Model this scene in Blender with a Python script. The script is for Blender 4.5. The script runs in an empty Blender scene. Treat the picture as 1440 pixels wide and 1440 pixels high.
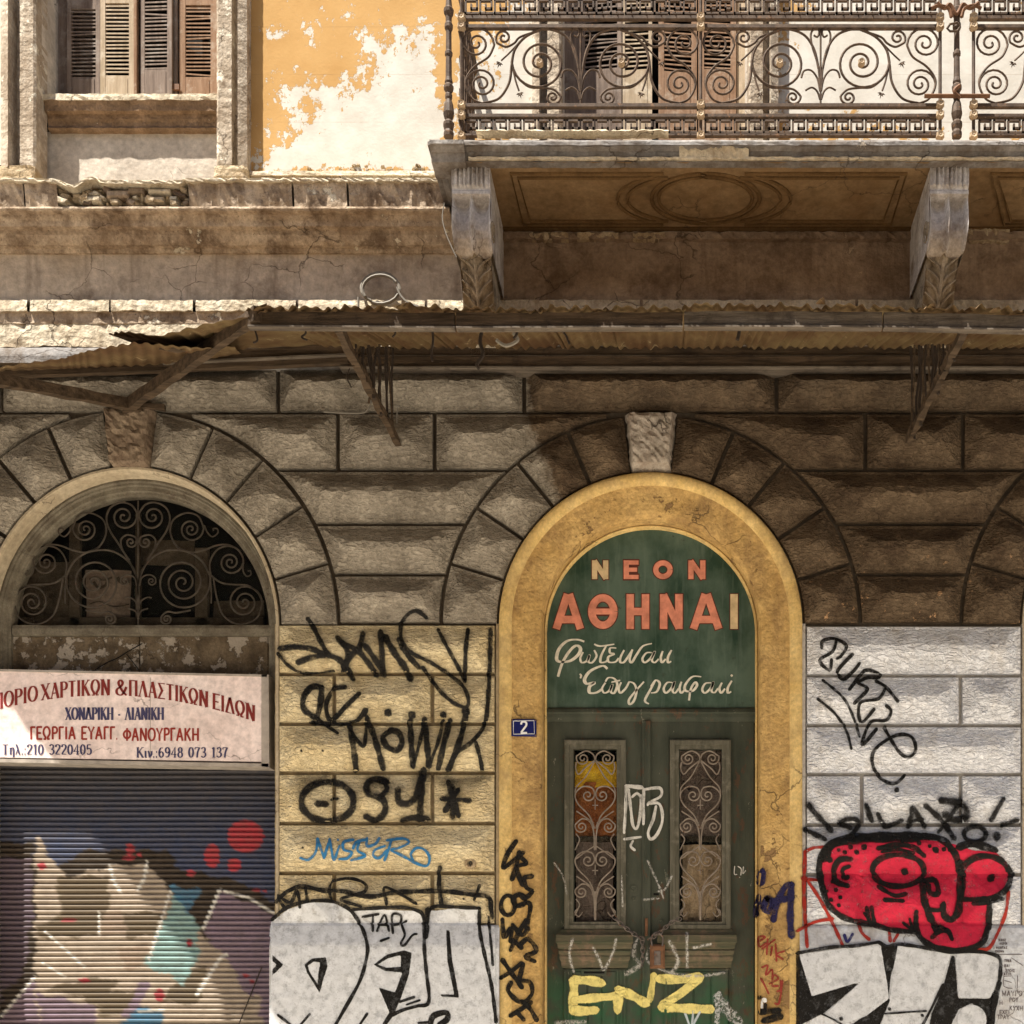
import bpy, math, random
import numpy as np
from mathutils import Vector, geometry
from mathutils.bvhtree import BVHTree

random.seed(7)
SC = bpy.context.scene
S = 190.0            # elevation units per metre
Z0 = 1.15            # height of elevation line 1440
VX, VY, DIST = 935.0, 1400.0, 9.0

def P(x, y, d=0.0):
    return ((x - 720.0) / S, -d, Z0 + (1440.0 - y) / S)
def Q(ix, iy, d):    # a spot seen at ix, iy that stands d metres in front of the wall -> elevation coordinates
    k = 1 - d / DIST
    return VX + (ix - VX) * k, VY + (iy - VY) * k
def PQ(ix, iy, d):
    x, y = Q(ix, iy, d)
    return P(x, y, d)

# ---------------- camera
cam = bpy.data.cameras.new('camera'); co = bpy.data.objects.new('camera', cam)
SC.collection.objects.link(co); SC.camera = co
co.location = P(VX, VY, DIST); co.rotation_euler = (math.pi / 2, 0, 0)
cam.sensor_width = 36; cam.lens = 36 * S * DIST / 1440
cam.shift_x = (720 - VX) / 1440; cam.shift_y = (VY - 720) / 1440
cam.clip_start = 0.1; cam.clip_end = 3000

# ---------------- light
SUN_A, SUN_B = 1.05, 3.2
to_sun = Vector((-SUN_A, -1, SUN_B)).normalized()
W = bpy.data.worlds.new('World'); SC.world = W; W.use_nodes = True
wn = W.node_tree.nodes; wl = W.node_tree.links
sky = wn.new('ShaderNodeTexSky'); sky.sky_type = 'NISHITA'; sky.sun_disc = False
sky.sun_elevation = math.asin(to_sun.z)
sky.sun_rotation = math.atan2(to_sun.x, to_sun.y)
wn['Background'].inputs[1].default_value = 0.05
wl.new(sky.outputs[0], wn['Background'].inputs[0])
sun = bpy.data.lights.new('sun', 'SUN'); so = bpy.data.objects.new('sun', sun)
SC.collection.objects.link(so); sun.energy = 5.0; sun.angle = math.radians(0.6); sun.color = (1.0, 0.945, 0.85)
so.rotation_euler = to_sun.to_track_quat('Z', 'Y').to_euler(); so.location = (0, -5, 20)
SC.view_settings.view_transform = 'Standard'; SC.view_settings.look = 'None'
SC.view_settings.exposure = 1.42; SC.view_settings.gamma = 1; SC.view_settings.use_curve_mapping = False
SC.cycles.max_bounces = 5; SC.cycles.diffuse_bounces = 3; SC.cycles.transparent_max_bounces = 12

# ---------------- materials
class NT:
    def __init__(s, name):
        s.m = bpy.data.materials.new(name); s.m.use_nodes = True
        s.t = s.m.node_tree; s.n = s.t.nodes; s.b = s.n['Principled BSDF']
        s.pos = s.n.new('ShaderNodeNewGeometry').outputs['Position']
    def set(s, sock, v):
        if hasattr(v, 'is_output'): s.t.links.new(v, sock)
        elif isinstance(v, (tuple, list)) and len(v) == 3 and sock.type == 'RGBA': sock.default_value = (*v, 1)
        else: sock.default_value = v
    def vec(s, sc=(1, 1, 1), off=(0, 0, 0)):
        n = s.n.new('ShaderNodeMapping'); s.set(n.inputs[0], s.pos)
        n.inputs['Scale'].default_value = sc; n.inputs['Location'].default_value = off
        return n.outputs[0]
    def noise(s, scale, detail=4, rough=.55, sc=(1, 1, 1), dist=0, off=(0, 0, 0)):
        n = s.n.new('ShaderNodeTexNoise'); s.set(n.inputs['Vector'], s.vec(sc, off))
        n.inputs['Scale'].default_value = scale; n.inputs['Detail'].default_value = detail
        n.inputs['Roughness'].default_value = rough; n.inputs['Distortion'].default_value = dist
        return n.outputs['Fac']
    def voro(s, scale, sc=(1, 1, 1), feat='F1'):
        n = s.n.new('ShaderNodeTexVoronoi'); s.set(n.inputs['Vector'], s.vec(sc)); n.feature = feat
        n.inputs['Scale'].default_value = scale
        return n.outputs[0]
    def ramp(s, f, a, b, lo=0, hi=1):
        n = s.n.new('ShaderNodeMapRange'); n.clamp = True; s.set(n.inputs[0], f)
        n.inputs[1].default_value = a; n.inputs[2].default_value = b
        n.inputs[3].default_value = lo; n.inputs[4].default_value = hi
        return n.outputs[0]
    def math(s, op, a, b=0.0):
        n = s.n.new('ShaderNodeMath'); n.operation = op; s.set(n.inputs[0], a); s.set(n.inputs[1], b)
        return n.outputs[0]
    def mix(s, f, a, b, mode='MIX'):
        n = s.n.new('ShaderNodeMix'); n.data_type = 'RGBA'; n.blend_type = mode
        s.set(n.inputs[0], f); s.set(n.inputs[6], a); s.set(n.inputs[7], b)
        return n.outputs[2]
    def xyz(s):
        n = s.n.new('ShaderNodeSeparateXYZ'); s.set(n.inputs[0], s.pos); return n.outputs
    def attr(s, name):
        n = s.n.new('ShaderNodeAttribute'); n.attribute_name = name; return n.outputs
    def bump(s, h, strength, dist):
        n = s.n.new('ShaderNodeBump'); n.inputs['Strength'].default_value = strength
        n.inputs['Distance'].default_value = dist; s.set(n.inputs['Height'], h)
        s.set(s.b.inputs['Normal'], n.outputs[0])
    def fin(s, col, rough=.85, metal=0, spec=.3):
        s.set(s.b.inputs['Base Color'], col); s.set(s.b.inputs['Roughness'], rough)
        s.b.inputs['Metallic'].default_value = metal; s.b.inputs['Specular IOR Level'].default_value = spec * .35
        return s.m

def stucco(name, c1, c2, dirt=None, dirt_amt=.5, patch=None, patch_t=.62, scale=3, bump=.6, bd=.01, streak=.4,
           bs=30, ripple=0, speck=None):
    t = NT(name)
    col = t.mix(t.ramp(t.noise(scale, 6, .6), .35, .65), c1, c2)
    col = t.mix(.5, col, t.mix(t.ramp(t.noise(scale * 9, 5, .7), .3, .7), (.42, .42, .42), (1.45, 1.45, 1.45)), 'MULTIPLY')
    if dirt:
        d = t.ramp(t.noise(scale * 1.2, 8, .72, off=(7, 3, 5)), .48, .68, 0, dirt_amt)
        col = t.mix(d, col, dirt)
        d = t.ramp(t.noise(9, 4, .6, sc=(1, 1, .09), off=(3, 1, 9)), .52, .72, 0, dirt_amt * streak * 1.6)
        col = t.mix(d, col, dirt)
    vr = t.n.new('ShaderNodeTexVoronoi'); vr.feature = 'DISTANCE_TO_EDGE'; vr.inputs['Scale'].default_value = 2.3
    vm = t.n.new('ShaderNodeVectorMath'); vm.operation = 'ADD'; t.set(vm.inputs[0], t.pos)
    nz = t.n.new('ShaderNodeTexNoise'); nz.inputs['Scale'].default_value = 4; nz.inputs['Detail'].default_value = 6; t.set(nz.inputs['Vector'], t.pos)
    vs = t.n.new('ShaderNodeVectorMath'); vs.operation = 'SCALE'; vs.inputs['Scale'].default_value = .35; t.set(vs.inputs[0], nz.outputs['Color']); t.set(vm.inputs[1], vs.outputs[0]); t.set(vr.inputs['Vector'], vm.outputs[0])
    ck = t.math('MULTIPLY', t.ramp(vr.outputs[0], .004, .010, 1, 0), t.ramp(t.noise(1.7, 3, .5, off=(9, 9, 9)), .52, .58))
    col = t.mix(t.math('MULTIPLY', ck, .6), col, (.07, .05, .035))
    ph = None
    if patch:
        ph = t.ramp(t.noise(scale * 1.1, 9, .68, off=(11, 5, 2)), patch_t, patch_t + .012)
        col = t.mix(ph, col, patch)
    if speck:
        sp = t.ramp(t.noise(scale * 16, 3, .6, off=(1, 8, 3)), .66, .70)
        col = t.mix(sp, col, speck)
    h = t.math('ADD', t.noise(bs, 7, .65), t.math('MULTIPLY', t.noise(bs * .25, 3, .5), 1.5))
    if ripple:
        r = t.noise(13, 3, .55, sc=(1, 1, 2.6), dist=1.6, off=(2, 2, 2))
        r = t.math('ABSOLUTE', t.math('SUBTRACT', t.math('FRACT', t.math('MULTIPLY', r, 5)), .5))
        h = t.math('ADD', h, t.math('MULTIPLY', r, ripple))
    h = t.math('SUBTRACT', h, t.math('MULTIPLY', ck, .8))
    if ph is not None: h = t.math('SUBTRACT', h, t.math('MULTIPLY', ph, .8))
    t.bump(h, bump, bd)
    return t.fin(col, .9, 0, .2)

M = {}
# rusticated blocks: grey on the left bays, dark brown on the bays beyond a ragged slanting edge
def block_mat():
    t = NT('block_plaster')
    X, Y, Z = t.xyz()
    # elevation x = X*S+720 ; y = 1440-(Z-Z0)*S
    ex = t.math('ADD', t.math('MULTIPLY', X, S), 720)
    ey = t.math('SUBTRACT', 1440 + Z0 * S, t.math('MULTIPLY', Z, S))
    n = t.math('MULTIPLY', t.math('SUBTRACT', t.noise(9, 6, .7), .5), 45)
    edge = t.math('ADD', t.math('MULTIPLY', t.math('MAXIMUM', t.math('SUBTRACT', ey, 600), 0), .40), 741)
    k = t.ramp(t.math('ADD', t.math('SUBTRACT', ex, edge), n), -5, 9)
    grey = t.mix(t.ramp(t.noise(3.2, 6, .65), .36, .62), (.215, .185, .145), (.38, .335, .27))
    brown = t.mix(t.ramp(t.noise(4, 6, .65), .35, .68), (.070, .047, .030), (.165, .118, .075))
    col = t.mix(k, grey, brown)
    col = t.mix(.5, col, t.mix(t.ramp(t.noise(38, 5, .75), .3, .7), (.5, .5, .5), (1.4, 1.4, 1.4)), 'MULTIPLY')
    # mottled darkening towards the upper edge of this storey
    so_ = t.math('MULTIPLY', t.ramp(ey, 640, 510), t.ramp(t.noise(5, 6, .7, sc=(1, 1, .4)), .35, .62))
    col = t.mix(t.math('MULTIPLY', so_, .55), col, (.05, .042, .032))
    # flaked ochre spots low on the brown side
    f = t.math('MULTIPLY', t.ramp(t.noise(11, 9, .75, off=(4, 4, 4)), .61, .63), t.math('MULTIPLY', k, t.ramp(ey, 740, 860)))
    col = t.mix(f, col, (.5, .30, .16))
    r = t.noise(30, 3, .6, sc=(.75, 1, 1.5), dist=.9, off=(2, 2, 2))
    r = t.ramp(r, .36, .60)
    h = t.math('ADD', t.math('MULTIPLY', t.noise(70, 6, .75), .35), t.math('ADD', t.math('MULTIPLY', r, .7), t.math('MULTIPLY', t.noise(9, 3, .6), 1.2)))
    col = t.mix(.35, col, t.mix(r, (.55, .53, .50), (1.2, 1.2, 1.2)), 'MULTIPLY')
    t.bump(h, 1.0, .015)
    return t.fin(col, .9, 0, .2)
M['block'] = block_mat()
def pillar_mat(name, a, b, dirt, grey_below=None):
    t = NT(name)
    col = t.mix(t.ramp(t.noise(3, 6, .6), .35, .65), a, b)
    col = t.mix(t.ramp(t.noise(7, 8, .75, off=(3, 9, 1)), .5, .72, 0, .5), col, dirt)
    col = t.mix(.3, col, t.mix(t.ramp(t.noise(45, 5, .75), .3, .7), (.55, .55, .55), (1.4, 1.4, 1.4)), 'MULTIPLY')
    h = t.noise(30, 6, .65)
    r = t.ramp(t.noise(26, 3, .6, sc=(.75, 1, 1.5), dist=.9, off=(2, 2, 2)), .36, .60)
    col = t.mix(t.ramp(t.noise(5, 6, .65, sc=(1, 1, .12), off=(4, 1, 1)), .54, .70, 0, .4), col, dirt)
    t.bump(t.math('ADD', t.math('MULTIPLY', h, .8), t.math('ADD', r, t.math('MULTIPLY', t.noise(8, 3, .6), 1.5))), 1, .015)
    return t.fin(col, .85, 0, .25)
M['cream_block'] = pillar_mat('cream_painted_block', (.66, .52, .29), (.80, .68, .44), (.36, .27, .15))
M['white_block'] = pillar_mat('white_painted_block', (.77, .785, .83), (.84, .85, .89), (.55, .50, .44))
M['plinth'] = stucco('grey_painted_plinth', (.52, .54, .57), (.64, .66, .69), (.34, .30, .26), .6, scale=3, bump=.6, bd=.008)
M['joint'] = stucco('joint_plaster', (.07, .055, .04), (.12, .095, .07), (.05, .04, .03), .5, bump=.5)
M['joint_cream'] = stucco('cream_joint_plaster', (.30, .23, .14), (.40, .32, .20), (.25, .19, .12), .6, bump=.5)
M['joint_white'] = stucco('white_joint_plaster', (.44, .41, .38), (.54, .51, .47), (.42, .37, .32), .6, bump=.5)
M['keystone'] = stucco('rough_keystone', (.33, .28, .225), (.47, .41, .345), (.2, .13, .09), .5, scale=6, bump=1, bd=.04, bs=14)
M['brick_rubble'] = stucco('bare_keystone', (.17, .12, .085), (.28, .215, .15), (.12, .08, .05), .6, scale=6, bump=1, bd=.03, bs=14)
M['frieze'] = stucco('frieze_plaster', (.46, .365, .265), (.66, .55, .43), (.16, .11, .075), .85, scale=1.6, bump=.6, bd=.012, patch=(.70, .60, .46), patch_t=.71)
M['frieze_dark'] = stucco('darker_frieze_plaster', (.27, .195, .135), (.44, .335, .245), (.10, .06, .035), .8, scale=2.2, bump=.8, bd=.014, patch=(.58, .45, .32), patch_t=.66)  # darker brown than the frieze left of the balcony
M['cornice'] = stucco('cornice_stone', (.34, .25, .17), (.62, .50, .37), (.10, .06, .035), .95, scale=4.5, bump=.9, bd=.02, bs=20, patch=(.74, .66, .52), patch_t=.63, speck=(.14, .10, .07))
M['ledge'] = stucco('pale_ledge_stone', (.54, .46, .33), (.68, .60, .46), (.30, .21, .13), .6, scale=5, bump=.9, bd=.02, bs=18)
M['rubble'] = stucco('broken_plaster', (.44, .33, .20), (.60, .49, .34), (.30, .2, .12), .5, scale=7, bump=1, bd=.045, bs=16)
M['pale_panel'] = stucco('pale_panel_plaster', (.48, .42, .35), (.64, .57, .48), (.36, .30, .24), .5, scale=2.5, bump=.4, bd=.008)
M['architrave'] = stucco('weathered_architrave', (.36, .29, .215), (.55, .47, .37), (.20, .14, .09), .7, scale=6, bump=.7, bd=.014, bs=30, patch=(.66, .59, .47), patch_t=.60)
M['trim_brown'] = stucco('brown_stained_trim', (.19, .12, .07), (.32, .215, .135), (.12, .08, .05), .6, scale=7, bump=.9, bd=.02, patch=(.62, .52, .40), patch_t=.64)
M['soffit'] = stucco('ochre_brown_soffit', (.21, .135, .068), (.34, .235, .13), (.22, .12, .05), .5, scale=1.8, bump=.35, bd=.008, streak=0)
M['soffit_line'] = stucco('soffit_moulding', (.12, .07, .03), (.19, .115, .052), (.12, .07, .03), .5, scale=4, bump=.5)
M['slab'] = stucco('balcony_marble', (.19, .18, .175), (.31, .29, .27), (.11, .08, .055), .85, scale=3, bump=.6, bd=.012, patch=(.62, .55, .46), patch_t=.67)
M['slab_top'] = stucco('balcony_top_stone', (.44, .35, .25), (.58, .48, .36), (.20, .13, .08), .8, scale=6, bump=.8, bd=.02)
M['yellow_flat'] = stucco('yellow_archway_paint', (.47, .295, .105), (.60, .40, .16), (.22, .13, .06), .75, scale=3.4, bump=.9, bd=.014, patch=(.27, .165, .075), patch_t=.625, speck=(.22, .13, .06))
M['yellow_rim'] = stucco('yellow_rim_paint', (.60, .41, .15), (.70, .51, .22), (.32, .21, .10), .6, scale=4, bump=.5, bd=.008)
M['cream_reveal'] = stucco('cream_reveal_paint', (.40, .325, .22), (.50, .42, .30), (.40, .32, .22), .4, scale=3, bump=.3, bd=.006)
M['grey_frame'] = stucco('weathered_grey_wood', (.115, .098, .072), (.21, .185, .14), (.10, .08, .06), .6, scale=8, bump=.6, bd=.008)
M['old_wood'] = stucco('peeling_board', (.10, .072, .045), (.19, .145, .095), (.04, .03, .02), .7, scale=6, bump=.9, bd=.012, patch=(.33, .285, .23), patch_t=.525)

def ochre_wall():
    t = NT('peeling_ochre_wall')
    base = t.mix(t.ramp(t.noise(2.5, 5, .6), .3, .7), (.46, .265, .095), (.56, .345, .14))
    base = t.mix(t.ramp(t.noise(6, 3, .5, sc=(1, 1, .5)), .55, .75, 0, .3), base, (.42, .22, .07))
    white = t.mix(t.ramp(t.noise(5, 5, .6), .35, .65), (.54, .50, .43), (.66, .62, .55))
    pe = t.attr('peel')[2]
    n = t.math('ADD', t.math('MULTIPLY', t.noise(7, 9, .72), .95), t.math('MULTIPLY', t.noise(24, 6, .7, sc=(1, 1, .55)), .42))
    k = t.ramp(t.math('ADD', n, pe), .985, 1.0)
    col = t.mix(k, base, white)
    zz = t.xyz()[2]; fr = t.math('FRACT', t.math('ADD', t.math('MULTIPLY', zz, S / 67.0), .31)); ln = t.math('MULTIPLY', t.ramp(t.math('ABSOLUTE', t.math('SUBTRACT', fr, .5)), .004, .012, 1, 0), t.ramp(t.noise(3, 3), .4, .6))
    col = t.mix(t.math('MULTIPLY', ln, .35), col, (.25, .15, .07))
    edge = t.math('MULTIPLY', t.ramp(t.math('ADD', n, pe), .955, .985), t.math('SUBTRACT', 1, k))
    col = t.mix(t.math('MULTIPLY', edge, .35), col, (.42, .27, .12))
    t.bump(t.math('ADD', t.math('MULTIPLY', t.math('SUBTRACT', 1, k), .6), t.math('MULTIPLY', t.noise(40, 5, .6), .35)), .6, .008)
    return t.fin(col, .9, 0, .2)
M['ochre'] = ochre_wall()

def wood(name, a, b, c, rough=.8, bd=.006, horiz=False):
    t = NT(name)
    sc = (.09, 1, 1) if horiz else (1, 1, .09)
    col = t.mix(t.ramp(t.noise(28, 6, .65, sc=sc), .35, .65), a, b)
    col = t.mix(t.ramp(t.noise(7, 7, .7, off=(5, 5, 1)), .52, .66, 0, .75), col, c)
    t.bump(t.math('ADD', t.noise(45, 6, .7, sc=sc), t.math('MULTIPLY', t.noise(20, 3), .4)), .8, bd)
    return t.fin(col, rough, 0, .3)
M['shutter_wood'] = wood('greyed_shutter_wood', (.13, .095, .075), (.25, .19, .15), (.33, .29, .25))
M['shutter_pale'] = wood('pale_shutter_wood', (.34, .26, .17), (.48, .38, .27), (.60, .52, .40))  # paler wood: sunlight on two of the leaves is painted in
M['shutter_brown'] = wood('brown_shutter_wood', (.20, .11, .06), (.30, .19, .12), (.42, .34, .26))
M['awning_wood'] = wood('rotten_awning_wood', (.035, .024, .015), (.105, .072, .046), (.035, .025, .018), horiz=True, bd=.012)
M['awning_grey_wood'] = wood('greyed_awning_wood', (.07, .055, .042), (.165, .135, .105), (.05, .038, .03), horiz=True, bd=.012)
def doormat():
    t = NT('green_door_paint')
    col = t.mix(t.ramp(t.noise(4, 6, .6, sc=(1, 1, .4)), .35, .65), (.036, .043, .031), (.072, .076, .056))
    col = t.mix(t.ramp(t.noise(9, 9, .75, sc=(1, 1, .5), off=(2, 2, 2)), .565, .60, 0, .85), col, (.085, .05, .03))
    col = t.mix(t.ramp(t.noise(14, 9, .75, sc=(1, 1, .4), off=(8, 2, 6)), .63, .66, 0, .6), col, (.27, .26, .20))
    Z = t.xyz()[2]
    # green scrubbed zone near the foot
    col = t.mix(t.math('MULTIPLY', t.ramp(Z, Z0 + .55, Z0 + .1), t.ramp(t.noise(5, 5, .6), .4, .6)), col, (.03, .09, .045))
    t.bump(t.math('ADD', t.noise(60, 5, .65, sc=(1, 1, .15)), t.noise(14, 3)), .6, .004)
    return t.fin(col, t.ramp(t.noise(6), .3, .7, .5, .8), 0, .4)
M['door'] = doormat()
def signpanel():
    t = NT('painted_tympanum_board')
    col = t.mix(t.ramp(t.noise(3.2, 6, .62, sc=(1, 1, .6)), .38, .62), (.022, .048, .032), (.085, .125, .095))
    col = t.mix(t.ramp(t.noise(8, 8, .7, off=(9, 1, 1)), .62, .66, 0, .6), col, (.03, .028, .02))
    col = t.mix(t.ramp(t.noise(22, 4, .6, sc=(1, 1, .1)), .55, .75, 0, .35), col, (.16, .20, .165))
    t.bump(t.noise(30, 5), .4, .003)
    return t.fin(col, t.ramp(t.noise(7), .35, .65, .35, .6), 0, .5)
M['signpanel'] = signpanel()

def metal(name, a, b, c=None, rough=.6, ct=.6, bd=.002, met=.0):
    t = NT(name)
    col = t.mix(t.ramp(t.noise(18, 5, .65), .35, .65), a, b)
    if c: col = t.mix(t.ramp(t.noise(24, 6, .7, off=(3, 3, 3)), ct, ct + .05), col, c)
    t.bump(t.noise(90, 4, .6), .6, bd)
    return t.fin(col, rough, met, .4)
M['iron'] = metal('rusty_wrought_iron', (.055, .037, .026), (.115, .078, .054), (.18, .10, .055))
M['rosette'] = metal('rosette_flaked_paint', (.28, .20, .13), (.46, .35, .23), (.17, .10, .06))
M['grille_grey'] = metal('dusty_grey_iron', (.045, .036, .028), (.085, .07, .054), (.08, .05, .035))
M['door_grille'] = metal('dusty_door_grille', (.17, .135, .105), (.27, .225, .18), (.12, .06, .03))
M['chain'] = metal('rusty_chain', (.09, .07, .06), (.20, .17, .15), (.18, .075, .03), .45, met=.5)
M['rust'] = metal('dull_rust', (.11, .055, .03), (.19, .095, .05), (.10, .05, .03))
def sheetmat():
    t = NT('rusty_corrugated_iron')
    col = t.mix(t.ramp(t.noise(2.2, 5, .6, sc=(1, .5, 1)), .35, .65), (.10, .055, .027), (.185, .13, .062))
    col = t.mix(t.ramp(t.noise(9, 8, .75, sc=(1, .35, 1), off=(5, 2, 2)), .50, .64, 0, .8), col, (.10, .052, .026))
    col = t.mix(t.ramp(t.noise(6, 7, .75, sc=(1, .3, 1), off=(1, 7, 2)), .60, .66, 0, .7), col, (.42, .33, .19))
    t.bump(t.noise(60, 5), .5, .003)
    return t.fin(col, .7, .15, .4)
M['sheet'] = sheetmat()
M['black'] = metal('dark_interior', (.006, .006, .005), (.012, .011, .01), rough=.9)
M['dark_wood'] = stucco('dark_inner_wood', (.045, .033, .022), (.085, .065, .045), (.02, .015, .01), .6, scale=5, bump=.6)
M['paper'] = stucco('faded_paper', (.13, .095, .07), (.21, .16, .12), (.10, .07, .05), .6, scale=5, bump=.6, bd=.02, bs=8)
def glass():
    t = NT('dusty_glass'); t.b.inputs['Roughness'].default_value = .12
    t.b.inputs['Base Color'].default_value = (.02, .025, .02, 1)
    t.b.inputs['Alpha'].default_value = .16
    return t.m
M['glass'] = glass()
def plain(name, c, rough=.6, var=.12, met=0, sc=12):
    t = NT(name)
    lo = tuple(x * (1 - var) for x in c); hi = tuple(min(1, x * (1 + var)) for x in c)
    col = t.mix(t.ramp(t.noise(sc, 5, .6), .3, .7), lo, hi)
    return t.fin(col, rough, met, .4)
M['sign_face'] = stucco('pink_faded_sign_face', (.76, .62, .58), (.82, .70, .66), (.60, .46, .40), .35, scale=2, bump=.1, bd=.002)
M['sign_frame'] = plain('sign_aluminium_frame', (.42, .37, .32), .45, .25, .3)
M['plate_blue'] = plain('blue_enamel', (.012, .016, .10), .25)
M['plate_white'] = plain('white_enamel', (.75, .75, .75), .3)
M['yellow_cloth'] = stucco('yellow_cloth', (.85, .47, .02), (.95, .62, .05), (.4, .15, .01), .5, scale=9, bump=1, bd=.05, bs=6)
M['orange_cloth'] = stucco('orange_brown_cloth', (.34, .10, .03), (.50, .18, .05), (.08, .03, .02), .6, scale=6, bump=1, bd=.04, bs=6)
M['tan_card'] = stucco('tan_cardboard', (.45, .32, .19), (.66, .50, .32), (.12, .08, .05), .7, scale=7, bump=1, bd=.03, bs=7)
M['brown_card'] = stucco('brown_curtain', (.17, .125, .10), (.25, .19, .155), (.06, .04, .03), .6, scale=4, bump=.8, bd=.03, bs=7)
M['cable'] = plain('grey_cable', (.20, .18, .15), .6)
M['wire_dark'] = plain('dark_cable', (.035, .026, .02), .6, .4)
M['paving'] = stucco('pale_street_paving', (.55, .50, .42), (.64, .58, .50), (.48, .43, .36), .3, scale=1.2, bump=.3)
M['kerbstone'] = stucco('kerb_stone', (.52, .48, .41), (.6, .55, .47), (.4, .35, .28), .3, scale=2)

_paint = {}
def paint(c, soft=.12, alpha=1.0, grain=.0):
    """sprayed paint: opaque inside, feathered at the stroke's edge (attribute 'edge', 0 centre to 1 rim)"""
    key = (c, soft, alpha, grain)
    if key in _paint: return _paint[key]
    t = NT('spray_paint')
    e = t.attr('edge')[2]
    n = t.math('MULTIPLY', t.math('SUBTRACT', t.noise(70, 4, .7), .5), .25 + soft)
    a = t.ramp(t.math('ADD', e, n), 1 - soft - .06, 1 - .02, alpha, 0)
    a = t.math('MULTIPLY', a, t.ramp(t.noise(16, 6, .75, off=(6, 2, 8)), .32, .50, .5, 1))
    a = t.math('MULTIPLY', a, t.ramp(t.noise(110, 3, .7, off=(1, 2, 8)), .30, .40, .5, 1))
    if grain: a = t.math('MULTIPLY', a, t.ramp(t.noise(55, 5, .7, off=(3, 1, 1)), .5 - grain * .25, .62 - grain * .2))
    t.set(t.b.inputs['Alpha'], a)
    t.bump(t.noise(32, 5), .5, .008)
    col = t.mix(t.ramp(t.noise(14, 4), .3, .7), tuple(x * .85 for x in c), tuple(min(1, x * 1.12) for x in c))
    t.fin(col, .65, 0, .3)
    _paint[key] = t.m
    return t.m

# ---------------- object helpers
LOC = {}
def tag(o, label=None, cat=None, group=None, kind=None):
    if label: o['label'] = label
    if cat: o['category'] = cat
    if group: o['group'] = group
    if kind: o['kind'] = kind
    return o
def thing(name, loc, label, cat, group=None):
    o = bpy.data.objects.new(name, None); SC.collection.objects.link(o); o.empty_display_size = .1
    o.location = loc; LOC[o] = Vector(loc)
    return tag(o, label, cat, group)
SURF_V, SURF_F = [], []
def mk(name, V, F, mat, parent=None, smooth=False, surf=False, label=None, attrs=None, **kw):
    V = np.asarray(V, dtype=float)
    if surf:
        b = len(SURF_V); SURF_V.extend(map(tuple, V)); SURF_F.extend([tuple(i + b for i in f) for f in F])
    c = (V.min(0) + V.max(0)) / 2
    me = bpy.data.meshes.new(name); me.from_pydata((V - c).tolist(), [], F)
    if smooth: me.polygons.foreach_set('use_smooth', [True] * len(me.polygons))
    me.materials.append(mat)
    for k, arr in (attrs or {}).items():
        a = me.attributes.new(k, 'FLOAT', 'POINT'); a.data.foreach_set('value', np.asarray(arr, dtype=np.float32))
    me.validate(); me.update()
    o = bpy.data.objects.new(name, me); SC.collection.objects.link(o)
    wl_ = Vector(c.tolist()); LOC[o] = wl_
    if parent: o.parent = parent; o.location = wl_ - LOC[parent]
    else: o.location = wl_
    if label or kw: tag(o, label, kw.get('cat'), kw.get('group'), kw.get('kind'))
    return o
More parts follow.
